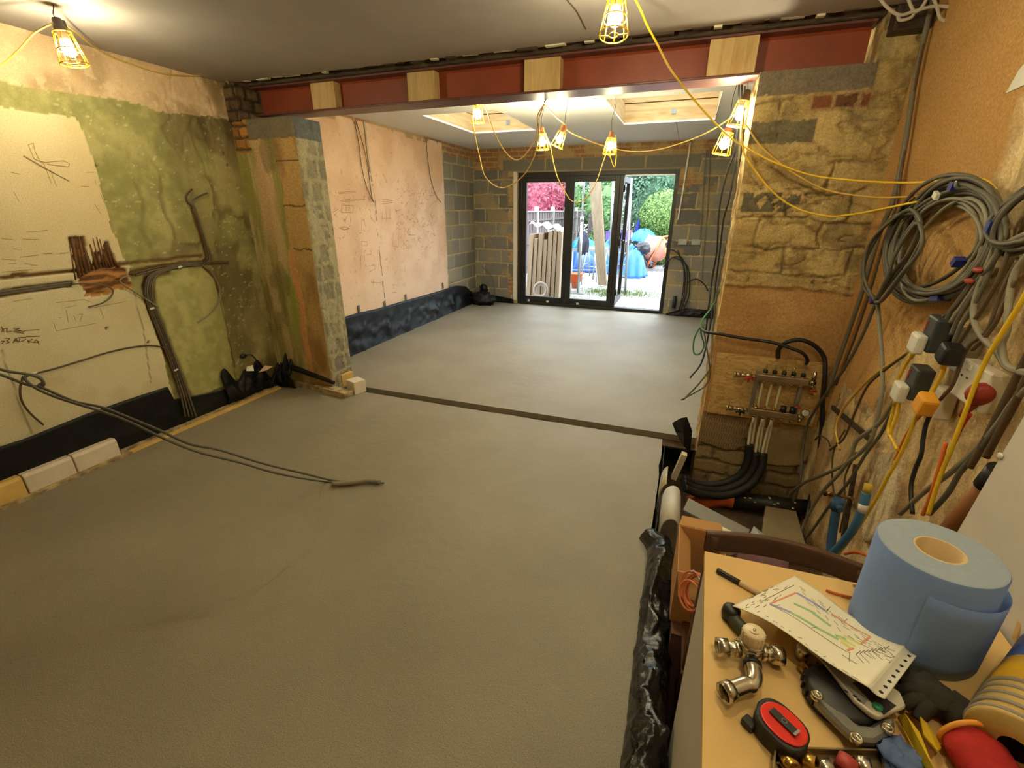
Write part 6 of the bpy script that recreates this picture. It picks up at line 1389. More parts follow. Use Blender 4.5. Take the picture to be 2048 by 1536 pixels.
YEL = [([(1828, 706), (1812, 728), (1796, 758), (1790, 775)], 'short yellow cable joining the two adapters'),
       ([(1893, 722), (1884, 748), (1872, 770), (1858, 795), (1848, 806)], 'yellow cable from the black plug down to the orange plug'),
       ([(1836, 825), (1822, 860), (1800, 910), (1775, 955), (1748, 1005), (1720, 1050), (1695, 1085), (1678, 1108)], 'long yellow cable running down past the blue pipes'),
       ([(2075, 540), (2045, 600), (2020, 640), (2002, 670), (1975, 715), (1952, 765), (1932, 820), (1915, 865), (1900, 905), (1885, 940), (1868, 990), (1856, 1030)], 'yellow cable crossing the double socket down the right wall'),
       ([(1792, 800), (1784, 830), (1777, 860), (1790, 890), (1795, 900)], 'yellow cable tail hanging left under the lower adapter'),
       ([(1798, 802), (1795, 828), (1786, 852), (1778, 875)], 'yellow cable tail hanging right under the lower adapter')]
for pts_, lb in YEL: rcable(pts_, .0065, M_yellow, lb, .855, GYW)
rcable([(1892, 885), (1880, 930), (1868, 970), (1856, 1005), (1845, 1030)], .006, M_orangec, 'orange cable dropping behind the blue roll', .86)
rcable([(1690, 1108), (1712, 1104), (1735, 1112), (1750, 1125)], .006, M_orangec, 'short orange cable arching over the chair rail end', .74)
rcable([(1842, 830), (1825, 850), (1805, 885), (1790, 920)], .005, M_orangec, 'thin orange lead under the orange plug', .862)
for pts_, lb in (([(1630, 880), (1640, 872), (1655, 880), (1660, 892)], 'thin green yellow wire end by the black pipe'), ([(1690, 860), (1668, 900), (1664, 950), (1668, 1000), (1660, 1050)], 'thin dark cable down the corner below the orange plaster'), ([(1712, 905), (1690, 955), (1690, 1010), (1680, 1065)], 'thin cable hanging by the wooden lath left of the blue pipes')):
    rcable(pts_, .0045, M_brownc, lb, .89)
# top right corner: grey cables
for pts_, lb in (([(1755, -10), (1775, 15), (1800, 30), (1830, 22), (1875, 12), (1930, 20), (2000, 30), (2060, 25)], 'pale grey cable looping over the top of the right pier, longest'), ([(1815, -10), (1822, 12), (1832, 24), (1848, 8), (1856, -10)], 'pale grey cable loop above the pier, small'), ([(1865, -10), (1874, 15), (1880, 35), (1890, 42)], 'short pale grey cable end at the top of the right wall'), ([(1795, 28), (1800, 40), (1820, 36), (1828, 28)], 'pale grey cable kink over the joist end')):
    cable('ceiling_cable', [at(a, b, y=2.98) for a, b in pts_], .007, mat('whitish_cable', lin(186, 176, 160), .5), lb, 'cable', 'pale cables at the top right')
# sockets, adapters, plugs
M_sock = mat('white_socket', lin(228, 222, 206), .35); M_adapt = mat('grey_adapter', lin(62, 64, 66), .4)
X0 = .955
def plate(cx, cy, w_, h_, d_, M, name, lab, cat, x=X0, tilt=0., grp=None, bev=.006):
    q_ = at(cx, cy, x=x-d_/2); e_ = empty(name, q_, lab, cat, grp, Matrix.Rotation(tilt, 3, 'X')); MB().box((0, 0, 0), (d_, w_, h_)).build('body', M, e_, bevel=bev); return e_
def slots(e_, d_, cy_, cz_, k=1.):
    mb = MB()
    for (y_, z_, a_, b_) in ((0, .017, .004, .010), (-.011, -.004, .0075, .004), (.011, -.004, .0075, .004)): mb.box((-d_/2-.0002, cy_+y_*k, cz_+z_*k), (.0012, a_*k, b_*k))
    mb.build('pin_slots', M_black, e_)
e = plate(1957, 770, .175, .125, .045, M_sock, 'double_socket', 'white double socket outlet with a red plug in it, on the right wall', 'socket', X0-.02); slots(e, .045, .038, .018, 1.4)
for y_ in (.025, -.045): MB().box((-.0245, y_, .048), (.006, .014, .018)).build('rocker', M_white, e)
e = plate(1924, 698, .11, .12, .05, M_sock, 'double_socket', 'white double socket behind the upper grey adapter on the right wall', 'socket', X0-.0)
MB().box((.0, -.005, -.0), (.052, .11, .13)).build('back_box', M_steel, e)
e = plate(1884, 805, .07, .11, .05, M_sock, 'double_socket', 'white socket outlet behind the orange plug, lowest on the right wall', 'socket', X0-.0)
def adapter(cx, cy, lab, x):
    e_ = plate(cx, cy, .075, .125, .055, M_adapt, 'plug_adapter', lab, 'plug adapter', x, .10, 'grey plug adapters', .008)
    mb = MB(); mb.box((-.029, .02, .035), (.004, .008, .012)); mb.box((-.029, .02, .015), (.004, .008, .012)); mb.build('red_button', mat('red_button', lin(170, 60, 50), .4), e_)
    return e_
adapter(1873, 668, 'upper grey plug adapter with safety buttons on the right wall', .90)
adapter(1836, 765, 'lower grey plug adapter with safety buttons on the right wall', .90)
def plug(cx, cy, w_, h_, d_, M, lab, x, tilt=0.1, grp='mains plugs on the right wall', cordM=None):
    e_ = plate(cx, cy, w_, h_, d_, M, 'mains_plug', lab, 'plug', x, tilt, grp, .010)
    mb = MB(); mb.cyl((-.0, 0, -h_*.42), (-.0, 0, -h_*.42-.030), .010, .006, n=10); mb.build('cord_grip', cordM or M, e_); return e_
plug(1834, 686, .066, .072, .034, M_white, 'white plug in the upper grey adapter', .845, cordM=M_yellow)
plug(1799, 783, .066, .072, .034, M_white, 'white plug in the lower grey adapter', .845, cordM=M_yellow)
plug(1900, 708, .055, .065, .055, M_black, 'black plug with a yellow cord between adapter and socket', .87, .3, cordM=M_yellow)
plug(1851, 808, .062, .07, .05, mat('orange_yellow_plug', lin(240, 168, 50), .45), 'orange yellow plug at the lower socket', .865, .35)
rp_ = mat('red_plug_rubber', lin(150, 50, 34), .5)
e = empty('mains_plug', at(1960, 788, x=.885), 'red rounded rubber plug in the white double socket', 'plug', 'mains plugs on the right wall', Matrix.Rotation(.25, 3, 'X'))
MB().blob((0, 0, 0), (.034, .030, .036), n=20, m=12, amp=.08).build('body', rp_, e); MB().tube([(0, 0, -.03), (-.0, .012, -.065), (.0, .022, -.10)], lambda t: .016-.008*t, n=10).build('cord_grip', rp_, e)
cable('wall_cable', path([(1940, 828), (1925, 850), (1908, 885), (1895, 915)], x=.875), .0065, mat('red_cable', lin(190, 50, 36), .5), 'red cable from the red plug running down the right wall', 'cable', GR)
for a, b, lb in ((1955, 540, 'upper'), (1938, 562, 'lower')):
    tag(MB().blob(at(a, b, x=.86), (.010, .026, .009), n=10, m=8, amp=.3).build('cable_connector', rp_), '%s of two red cable connectors below the big coil' % lb, 'connector', 'red connectors')
q = at(2052, 135, x=.955); tag(MB().prism([q+Vector((-.004, -.1, .08)), q+Vector((-.004, .03, .0)), q+Vector((-.004, .06, -.06)), q+Vector((-.004, -.1, -.05))], (.004, 0, 0)).build('paper_scrap', M_white), 'white torn scrap at the right edge high on the orange wall', 'scrap')
# water pipes rising from the pit
M_bluep = mat('blue_water_pipe', lin(66, 122, 164), .45, n=.08, ns=12); M_bluep_d = mat('dark_blue_pipe', lin(44, 80, 118), .5, n=.1, ns=12)
PX_ = .80
pts_ = [at(a, b, x=PX_) for a, b in ((1733, 985), (1727, 1010), (1716, 1040), (1698, 1070), (1672, 1100), (1640, 1125))]
e = empty('water_pipe', pts_[0], 'pale blue water pipe with a yellow stopped end, bending out of the pit', 'pipe'); O = Vector(e.location)
child(MB().tube(pts_, .016, n=14), 'pipe_run', M_bluep, e, O); d_ = (pts_[0]-pts_[1]).normalized()
child(MB().tube([pts_[0], pts_[0]+d_*.035], .0145, n=14, sub=1), 'yellow_stop', mat('yellow_stopper', lin(206, 176, 60), .5), e, O)
child(MB().tube([pts_[0]-d_*.05, pts_[0]-d_*.085], .0166, n=14, sub=1), 'label', M_white, e, O)
pts_ = [at(a, b, x=PX_+.02) for a, b in ((1674, 1012), (1668, 1045), (1663, 1080), (1660, 1115))]
e = empty('water_pipe', pts_[0], 'dark blue upright water pipe with a stop valve, left of the pale one', 'pipe'); O = Vector(e.location)
child(MB().tube(pts_, .019, n=14), 'pipe_run', M_bluep_d, e, O)
child(MB().tube([pts_[0]+Vector((0, 0, -.02)), pts_[0]+Vector((0, 0, .035))], .025, n=14, sub=1), 'valve_body', M_bluep_d, e, O)
child(MB().tube([pts_[0]+Vector((0, 0, .012)), pts_[0]+Vector((-.0, -.05, .012))], .013, n=10, sub=1), 'valve_tail', M_bluep_d, e, O)
a, b = at(1640, 985, x=.92), at(1705, 997, x=.92)
e = empty('copper_pipe', a, 'short dull copper pipe with a brass nut low on the right wall', 'pipe'); O = Vector(e.location)
child(MB().tube([a, b], .008, n=10, sub=1), 'pipe_run', mat('dull_copper', lin(132, 96, 66), .45, .7), e, O)
child(MB().tube([a+(b-a)*.2, a+(b-a)*.42], .016, n=6, sub=1), 'nut', M_brass, e, O)
# old laths fixed low on the right wall
for pts_, lb in (([(1668, 815), (1745, 880)], 'upper'), ([(1715, 930), (1690, 1075)], 'lower')):
    a, b = path(pts_, x=.93); d_ = (b-a).normalized(); s_ = d_.cross(Vector((1, 0, 0)))*.012
    tag(MB().prism([a-s_, b-s_, b+s_, a+s_], (-.014, 0, 0)).build('lath', M_darkwood), '%s of two dark laths on the right wall beside the pier' % lb, 'lath', 'laths low on the right wall')
# waste pipe behind the plasterboard
a, b = at(1994, 950, x=.87), at(1900, 1062, x=.87); d_ = (b-a).normalized()
e = empty('waste_pipe', a, 'brown waste pipe with a black collar, half hidden by the grey board', 'pipe'); O = Vector(e.location)
child(MB().tube([a, b+d_*.15], .026, n=18, sub=1), 'pipe_run', mat('brown_waste_pipe', lin(146, 92, 52), .5, n=.1, ns=8), e, O)
child(MB().tube([a-d_*.02, a+d_*.05], .030, n=18, sub=1), 'collar', M_black, e, O)
# grey board standing at the right
a, b = at(2048, 832, x=.76), at(1925, 1046, x=.76)
d_ = (a-b).normalized(); A0 = b-d_*((b.z+.33)/d_.z); A1 = b+d_*((1.75-b.z)/d_.z)
e = MB(); e.prism([A0, A1, A1+Vector((0, -1.0, 0)), A0+Vector((0, -1.0, 0))], (.0125, 0, 0)); tag(e.build('plasterboard_sheet', M_grey_pb), 'grey plasterboard sheet standing on edge behind the blue roll', 'plasterboard')
q = at(2000, 912, x=.757); tag(MB().blob(q, (.004, .009, .008), n=8, m=6, amp=.3).build('plaster_chip', M_white), 'small white chip on the edge of the grey sheet', 'chip')
# ================================================================== BENCH, CHAIR AND WHAT LIES ON THEM
TZ = .75
def T(px, py, dz=0.): return at(px, py, z=TZ+dz)
M_mdf = mat('raw_mdf', lin(220, 182, 116), .7, n=.07, ns=6, bump=.03, bs=90)
M_cab = mat('white_melamine', lin(206, 198, 184), .5, n=.03, ns=5)
e = empty('bench_cabinet', (.15, 1.085, -.34), 'white sided cabinet with a raw fibreboard top used as a workbench', 'bench'); O = Vector(e.location)
mb = MB(); mb.prism([(.151, 1.088, TZ-.018), (.745, 1.105, TZ-.018), (.745, .28, TZ-.018), (.124, .28, TZ-.018)], (0, 0, .018)); child(mb, 'top_board', M_mdf, e, O)
mb = MB(); mb.prism([(.156, 1.080, -.34), (.130, .29, -.34), (.148, .29, -.34), (.174, 1.080, -.34)], (0, 0, TZ-.0185+.34)); child(mb, 'side_panel', M_cab, e, O)
mb = MB(); mb.bx((.72, .29, -.34), (.738, 1.085, TZ-.0185)); child(mb, 'side_panel', M_cab, e, O)
mb = MB(); mb.bx((.176, 1.066, -.34), (.719, 1.080, TZ-.0185)); child(mb, 'back_panel', M_cab, e, O)
mb = MB(); mb.bx((.150, .30, -.25), (.719, 1.06, -.232)); child(mb, 'bottom_panel', M_cab, e, O)

# marker pen
a, b = T(1434, 1140, .0065), T(1526, 1192, .0065); d_ = (b-a).normalized(); L_ = .135
e = empty('marker_pen', a, 'black capped marker pen lying on the bench, tucked under the paper', 'pen'); O = Vector(e.location)
mb = MB(); mb.tube([a, a+d_*.006, a+d_*.056], lambda t: .0042+.0024*min(1, t*4), n=14, sub=3); child(mb, 'cap', M_black, e, O)
mb = MB(); mb.tube([a+d_*.056, a+d_*.075, a+d_*.118], .0062, n=14, sub=1); child(mb, 'barrel', mat('cream_pen_barrel', lin(206, 178, 132), .45), e, O)

# floor plan print in a punched sleeve
CA, CB_, CC, CD = (1465, 1212), (1590, 1152), (1812, 1290), (1738, 1375)
PA, PB, PC, PD = T(*CA, .040), T(*CB_, .012), T(*CC, .050), T(*CD, .082)
def S(u, v, up=0.):
    p_ = PA*(1-u)*(1-v)+PB*(1-u)*v+PC*u*v+PD*u*(1-v)
    return p_+Vector((0, 0, .010*math.sin(u*math.pi)*(1-v)*1.0-.010*math.sin(u*math.pi)*v+.006*math.sin(u*6.2)+up))
def uv(cx, cy):
    px, py = 1400+cx/3.16, 1080+cy/3.16; u, v = .5, .5
    f = lambda u, v: (CA[0]*(1-u)*(1-v)+CB_[0]*(1-u)*v+CC[0]*u*v+CD[0]*u*(1-v)-px, CA[1]*(1-u)*(1-v)+CB_[1]*(1-u)*v+CC[1]*u*v+CD[1]*u*(1-v)-py)
    for _ in range(12):
        x, y = f(u, v); xu, yu = f(u+1e-4, v); xv, yv = f(u, v+1e-4); a11, a12, a21, a22 = (xu-x)/1e-4, (xv-x)/1e-4, (yu-y)/1e-4, (yv-y)/1e-4
        dt = a11*a22-a12*a21; u -= (x*a22-y*a12)/dt; v -= (a11*y-a21*x)/dt
    return min(.995, max(.005, u)), min(.995, max(.005, v))
M_paper = mat('printed_paper', lin(236, 228, 204), .45, n=.02, ns=10)
mb = MB(); mb.grid(S, 40, 24); e = mb.build('floor_plan', M_paper, None, solid=.0012); tag(e, 'printed floor plan with coloured pipe loops in a punched plastic sleeve', 'drawing')
def ink(pairs, wd, M, name='printed_lines', up=.0012):
    mb = MB()
    for p0, p1 in pairs:
        (u0, v0), (u1, v1) = uv(*p0), uv(*p1); n_ = 8; pts = [S(u0+(u1-u0)*i/n_, v0+(v1-v0)*i/n_, up) for i in range(n_+1)]
        for a_, b_ in zip(pts[:-1], pts[1:]):
            s_ = (b_-a_).cross(Vector((0, 0, 1)))
            if s_.length < 1e-9: continue
            s_ = s_.normalized()*wd/2; mb._add([a_-s_, b_-s_, b_+s_, a_+s_], [(0, 1, 2, 3)])
    return mb.build(name, M, e)
K = mat('plan_black_ink', lin(110, 104, 94), .8)
r = random.Random(12); ln = []
for i in range(34):
    x, y = r.uniform(280, 560), r.uniform(300, 470)
    if abs((y-430)-(x-200)*-.5) < 190: ln.append(((x, y), (x+r.uniform(10, 40), y-r.uniform(4, 18))))
for row in range(7):
    for i in range(9):
        x, y = 640+i*68+row*10, 330+i*47-row*10-18+row*30
        if r.random() < .8: ln.append(((x, y), (x+r.uniform(20, 55), y+r.uniform(14, 34))))
for i in range(8): x, y = 1010+i*24, 740+i*2-i*8; ln.append(((x, y), (x+r.uniform(20, 60), y+r.uniform(15, 60)))); ln.append(((x, y), (x+30, y-24)))
for i in range(12): x, y = 380+i*55, 500+i*34; ln.append(((x, y), (x+r.uniform(10, 34), y+r.uniform(-10, 20))))
ln += ([((380, 420), (600, 300)), ((450, 445), (960, 730)), ((835, 470), (850, 455)), ((835, 480), (860, 440)), ((950, 530), (975, 505)), ((740, 600), (780, 590)), ((930, 750), (1010, 800)), ((975, 730), (970, 790))]); ink(ln, .0012, K)
for nm, M_, wd, prs in (('red_outline', mat('plan_red', lin(222, 150, 120), .8), .0040, [((470, 432), (620, 360)), ((870, 490), (1108, 612)), ((1108, 612), (1045, 670)), ((450, 440), (480, 430)), ((960, 722), (1000, 700))]),
                        ('blue_loop', mat('plan_blue', lin(150, 150, 196), .8), .0075, [((622, 362), (828, 476)), ((450, 445), (602, 512))]),
                        ('green_loop', mat('plan_green', lin(150, 190, 140), .8), .0075, [((600, 512), (780, 600)), ((610, 444), (760, 505)), ((740, 500), (860, 574)), ((780, 600), (910, 655)), ((890, 630), (960, 650))]),
                        ('yellow_loop', mat('plan_yellow', lin(206, 206, 120), .8), .0070, [((910, 640), (1010, 690)), ((925, 665), (985, 705)), ((945, 625), (1040, 672))])):
    for pr_ in prs: ink([pr_], wd, M_, nm)
mb = MB()
def sl(u, v):
    a_ = S(1, v); b_ = T(1833-63*(1-v), 1312+86*(1-v), .052+.024*(1-v)); k = u
    return a_*(1-k)+b_*k+Vector((0, 0, -.004*math.sin(math.pi*k)))
mb.grid(sl, 8, 20); mb.build('sleeve_margin', mat('cloudy_plastic_sleeve', lin(214, 208, 190), .25), e, solid=.001)
mb = MB()
for i in range(8):
    p_ = sl(.62, .08+.12*i)+Vector((0, 0, .0012)); mb.lathe([(.0034, 0), (.0001, .0001)], Matrix.Translation(p_), n=10)
mb.build('punched_holes', M_black, e)

# thermostatic mixing valve with an elbow
M_nick = mat('nickel_brass', lin(206, 200, 182), .22, 1.0, n=.1, ns=14)
c = T(1500, 1300, .028); A_, B_, D_ = T(1438, 1294, .026), T(1562, 1312, .028), T(1510, 1362, .028); E_ = T(1450, 1386, .026)
e = empty('mixing_valve', (c.x, c.y, TZ), 'nickel plated mixing valve with a cream knob and elbow, on the bench', 'valve'); O = Vector(e.location)
mb = MB(); mb.blob(c, (.024, .024, .022), n=20, m=12, amp=.04); mb.tube([c, A_], .0125, n=18, sub=1); mb.tube([c, B_], .0125, n=18, sub=1); mb.tube([c, D_], .0125, n=18, sub=1)
for P_ in (A_, B_):
    d_ = (P_-c).normalized(); mb.tube([c+d_*.020, c+d_*.030], .0155, n=8, sub=1)
child(mb, 'valve_body', M_nick, e, O)
for P_ in (A_, B_):
    d_ = (P_-c).normalized(); mb = MB(); Mx = Matrix.Translation(P_-d_*.018) @ frame(d_).to_4x4(); mb.lathe([(.012, 0), (.0175, .001), (.0175, .022), (.0145, .022), (.0138, .004), (.001, .003)], Mx, n=24); child(mb, 'union_nut', M_nick, e, O)
mb = MB(); d_ = (D_-c).normalized(); mb.tube([c+d_*.030, c+d_*.038], .0165, n=18, sub=1); child(mb, 'rubber_ring', M_black, e, O)
mb = MB(); mb.tube([c+d_*.038, D_-d_*.008, D_+d_*.004+(E_-D_)*.12, D_+(E_-D_)*.35, E_], .0150, n=18, sub=8, caps=False); d2 = (E_-D_).normalized(); Mx = Matrix.Translation(E_-d2*.016) @ frame(d2).to_4x4(); mb.lathe([(.015, 0), (.0185, .001), (.0185, .020), (.0155, .020), (.0150, .003), (.001, .002)], Mx, n=24); child(mb, 'elbow', M_nick, e, O)
kd = Vector((-.02, .06, 1)).normalized(); Mx = Matrix.Translation(c+Vector((0, 0, .014))) @ frame(kd).to_4x4()
mb = MB(); mb.lathe([(.022, 0), (.0235, .003), (.0235, .008), (.021, .010)], Mx, n=26); child(mb, 'collar', M_nick, e, O)
mb = MB(); pr = []; mb.lathe([(.020, .009), (.0208, .013), (.0205, .032), (.0185, .036), (.001, .037)], Mx, n=30)
for k in range(15): a_ = 2*math.pi*k/15; q = Mx @ Vector((.0206*math.cos(a_), .0206*math.sin(a_), .022)); mb.box(q, (.0022, .0022, .020), frame(kd) @ Matrix.Rotation(a_, 3, 'Z'))
kn = child(mb, 'knob', mat('cream_knob', lin(226, 208, 168), .4), e, O)
mb = MB(); mb.lathe([(.003, .0372), (.003, .039), (.0005, .0395)], Mx, n=12); child(mb, 'knob_screw', M_chrome, kn, O)
mb = MB(); mb.torus(Mx @ Vector((0, 0, .0375)), .010, .0007, Mx.to_3x3(), n=16, k=4, a0=-2.6, a1=-.9); child(mb, 'arrow_mark', mat('red_mark', lin(190, 60, 40), .6), kn, O)
# black gland and tap partly under the paper
c2 = T(1462, 1225, .018); e = empty('stop_tap', (c2.x, c2.y, TZ), 'black plastic handled tap fitting half under the floor plan', 'tap'); O = Vector(e.location)
mb = MB(); mb.lathe([(.001, -.018), (.017, -.016), (.020, -.004), (.018, .012), (.010, .018), (.001, .018)], Matrix.Translation(c2), n=9); child(mb, 'black_handle', M_black, e, O)
mb = MB(); q = T(1478, 1250, .016); mb.tube([c2+Vector((.004, -.01, -.004)), q, T(1490, 1262, .016)], .014, n=14); child(mb, 'tap_body', mat('dark_green_grip', lin(62, 66, 54), .5), e, O)

# tape measure
a, b = T(1520, 1400, .0), T(1612, 1488, .0); X_ = (b-a).normalized(); Y_ = Vector((0, 0, 1)).cross(X_); c = T(1562, 1462, .018)
R_ = Matrix((X_, Y_, Vector((0, 0, 1)))).transposed()
e = empty('tape_measure', (c.x, c.y, TZ), 'red and black tape measure lying flat at the front of the bench', 'tape measure', None, R_)
def outline(sx_, sy_, n_=36, sq=2.7):
    o_ = []
    for k in range(n_):
        t = 2*math.pi*k/n_; cx_, sy2 = math.cos(t), math.sin(t)
        o_.append((sx_*math.copysign(abs(cx_)**(2/sq), cx_), sy_*math.copysign(abs(sy2)**(2/sq), sy2)))
    return o_
def slabp(o_, z0, z1, M, name, par, bev): mb = MB(); mb.prism([(x, y, z0) for x, y in o_], (0, 0, z1-z0)); return mb.build(name, M, par, bevel=bev, seg=3)
slabp([(x-.004*(y > 0), y) for x, y in outline(.042, .036)], 0, .036, mat('black_rubber', lin(30, 29, 29), .6), 'rubber_case', e, .006)
slabp(outline(.037, .029, sq=2.2), .0355, .0395, mat('red_shiny_shell', lin(220, 48, 34), .3), 'red_face', e, .002)
MB().box((-.0, .0, .0425), (.046, .0145, .003)).build('belt_clip', M_black, e, bevel=.002)
MB().box((.021, .0, .0446), (.004, .0148, .0012)).build('clip_edge', M_steel, e)
MB().box((-.037, -.030, .008), (.022, .018, .016)).build('tape_mouth', M_black, e, bevel=.003)
mb = MB(); mb.torus((.0, 0, .0442), .004, .0006, n=10, k=4); mb.build('clip_mark', M_steel, e)

# circulating pump with a control face
M_cast = mat('cast_aluminium', lin(140, 138, 132), .45, .7, n=.12, ns=30, bump=.1, bs=60)
c = T(1700, 1415, .03); e = empty('circulator_pump', (c.x, c.y, TZ), 'grey and black circulator pump with a pale control face and green button', 'pump'); O = Vector(e.location)
ol = [(1618, 1396), (1632, 1384), (1648, 1392), (1662, 1412), (1685, 1440), (1708, 1462), (1735, 1465), (1760, 1448), (1778, 1446), (1786, 1462), (1778, 1480), (1745, 1498), (1706, 1494), (1680, 1470), (1650, 1440), (1626, 1414)]
mb = MB(); mb.prism([T(a_, b_, .012) for a_, b_ in ol], (0, 0, .020)); child(mb, 'flange_casting', M_cast, e, O).modifiers.new('bevel', 'BEVEL').width = .005
for a_, b_ in ((1633, 1392), (1712, 1478), (1774, 1458)):
    mb = MB(); q = T(a_, b_, .034); mb.lathe([(.0085, -.004), (.0095, .004), (.006, .006), (.006, .003), (.001, .003)], Matrix.Translation(q), n=20); bo = child(mb, 'flange_bolt', M_chrome, e, O)
mb = MB(); mb.lathe([(.001, 0), (.055, .0), (.058, .010), (.056, .026), (.048, .032), (.001, .033)], Matrix.Translation(Vector((c.x-.006, c.y+.03, TZ+.001))), n=32)
for k in range(22): a_ = 2*math.pi*k/22; mb.box((c.x-.006+.058*math.cos(a_), c.y+.03+.058*math.sin(a_), TZ+.018), (.006, .002, .016), Matrix.Rotation(a_, 3, 'Z'))
child(mb, 'motor_housing', M_black, e, O)
fp = [(1612, 1300), (1640, 1290), (1700, 1320), (1770, 1375), (1797, 1392), (1809, 1420), (1756, 1444), (1738, 1436), (1705, 1408), (1682, 1378), (1662, 1350), (1640, 1322)]
mb = MB(); mb.prism([T(a_, b_, .035) for a_, b_ in fp], (0, 0, .012)); o_ = child(mb, 'control_face', mat('pale_grey_shell', lin(206, 198, 178), .4), e, O); k_ = o_.modifiers.new('bevel', 'BEVEL'); k_.width = .004; k_.segments = 2
mb = MB(); mb.prism([T(a_, b_, .0472) for a_, b_ in ((1705, 1366), (1722, 1362), (1792, 1412), (1768, 1430))], (0, 0, .0012)); child(mb, 'dark_panel', mat('dark_panel', lin(40, 36, 40), .3), o_, O)
mb = MB(); mb.prism([T(a_, b_, .0472) for a_, b_ in ((1640, 1318), (1660, 1320), (1735, 1400), (1728, 1410), (1690, 1372))], (0, 0, .0010)); child(mb, 'grey_panel', mat('mid_grey_panel', lin(150, 148, 148), .4), o_, O)
mb = MB(); mb.lathe([(.0075, 0), (.0075, .003), (.001, .0035)], Matrix.Translation(T(1755, 1414, .0486)), n=18); child(mb, 'green_button', mat('green_button', lin(40, 140, 96), .35), o_, O)
mb = MB()
for a_, b_ in ((1692, 1382), (1710, 1392), (1718, 1400)): mb.box(T(a_, b_, .0486), (.006, .003, .0008), Matrix.Rotation(-.6, 3, 'Z'))
child(mb, 'face_marks', M_black, o_, O)
mb = MB(); q = T(1606, 1304, .018); mb.lathe([(.001, -.017), (.012, -.017), (.014, 0), (.012, .014), (.001, .015)], Matrix.Translation(q), n=14); tag(mb.build('brass_fitting', M_nick), 'small nickel fitting under the lower edge of the floor plan', 'fitting')
mb = MB(); q = T(1602, 1330, .012); mb.tube([q, q+Vector((.018, -.02, .0))], .010, n=14, sub=1); tag(mb.build('brass_fitting', M_brass), 'small brass fitting beside the pump and the mixing valve', 'fitting')

# blue paper roll
c = at(1880, 1100, z=.975); RH = .975-TZ
e = empty('paper_roll', (c.x, c.y, TZ), 'large blue paper towel roll standing on the bench', 'paper roll')
M_blue = mat('blue_paper', lin(122, 150, 208), .85, n=.04, ns=30, bump=.06, bs=160); M_blue_t = mat('roll_end_edges', lin(146, 156, 168), .9, n=.05, ns=60)
mb = MB(); mb.lathe([(.100, .0), (.1005, .004), (.1005, RH-.004), (.098, RH)], n=64, cap0=False); mb.build('rolled_paper', M_blue, e)
mb = MB(); mb.lathe([(.0985, RH-.0002)]+[(.0985-.0585*k/12, RH+.0012*(k % 2)) for k in range(1, 12)]+[(.040, RH)], n=64); mb.build('roll_end', M_blue_t, e)
mb = MB(); mb.lathe([(.041, RH), (.0385, RH+.001), (.0365, RH), (.0365, .002)], n=40); mb.build('cardboard_core', mat('core_card', lin(206, 178, 132), .85), e)
mb = MB(); mb.grid(lambda u, v: Vector(((.102+.020*u**2)*math.cos(-2.0+2.0*u), (.102+.020*u**2)*math.sin(-2.0+2.0*u), .003+(RH-.045-.018*u)*v)), 30, 6); mb.build('loose_end', M_blue, e, solid=.0015)
# spool, gloves, oddments on the right
a, b = T(2030, 1500, .065), T(2128, 1330, .085); d_ = (b-a).normalized()
e = empty('tape_spool', a, 'fat tape spool with yellow, blue and ribbed straw coloured bands', 'spool', None, frame(d_)); L_ = (b-a).length
RS_ = .060
prof = []; 
mb = MB(); mb.lathe([(.02, 0)]+[(RS_+(.0015 if k % 2 else -.0012), L_*.40*k/16) for k in range(17)]+[(.02, L_*.40)], n=44); mb.build('ribbed_windings', mat('straw_windings', lin(196, 166, 96), .5, n=.15, ns=40), e)
mb = MB()
for k in range(5): mb.torus((0, 0, L_*(.04+.08*k)), RS_-.0005, .0042, n=40, k=6)
mb.build('grey_winding', mat('grey_winding', lin(150, 140, 128), .5), e)
mb = MB(); mb.lathe([(.02, L_*.401), (RS_+.001, L_*.401), (RS_+.001, L_*.66), (.02, L_*.66)], n=44); mb.build('yellow_band', mat('yellow_tape', lin(226, 176, 40), .4), e)
mb = MB(); mb.lathe([(.02, L_*.661), (RS_+.0005, L_*.661), (RS_, L_*1.0), (.02, L_*1.0)], n=44); mb.build('blue_band', mat('blue_label', lin(86, 112, 190), .5, n=.15, ns=12), e)
q = T(1950, 1500, .03)
e = empty('red_glove', (q.x, q.y, TZ), 'red knitted work glove with an orange cuff at the bench corner', 'glove'); O = Vector(e.location)
p0, p1, p2 = T(1930, 1470, .035), T(1965, 1520, .032), T(2010, 1590, .028)
M_redk = mat('red_knit', lin(176, 36, 32), .85, n=.14, ns=60, bump=.15, bs=120)
mb = MB(); mb.tube([p0, p0*.5+p1*.5, p1, p2], lambda t: .034+.010*math.sin(t*3), n=22, sub=6, flat=.75); child(mb, 'glove_body', M_redk, e, O)
for k in range(4):
    s_ = (p2-p1).normalized().cross(Vector((0, 0, 1)))*(k-1.5)*.020; mb = MB(); mb.tube([p2+s_*.8, p2+s_+(p2-p1)*.35, p2+s_*1.1+(p2-p1)*.62+Vector((0, 0, -.006))], lambda t: .011-.002*t, n=10); child(mb, 'glove_finger', M_redk, e, O)
mb = MB(); fr_ = frame(p1-p0); mb.torus(p0, .036, .0042, fr_, n=30, k=8); child(mb, 'cuff_edge', mat('orange_cuff', lin(240, 160, 60), .8), e, O)
q = T(1850, 1385, .02); e = empty('black_glove', (q.x, q.y, TZ), 'black work glove lying crumpled against the blue roll', 'glove'); O = Vector(e.location)
M_blkg = mat('black_glove_cloth', lin(44, 38, 32), .9, n=.25, ns=40, bump=.2, bs=80)
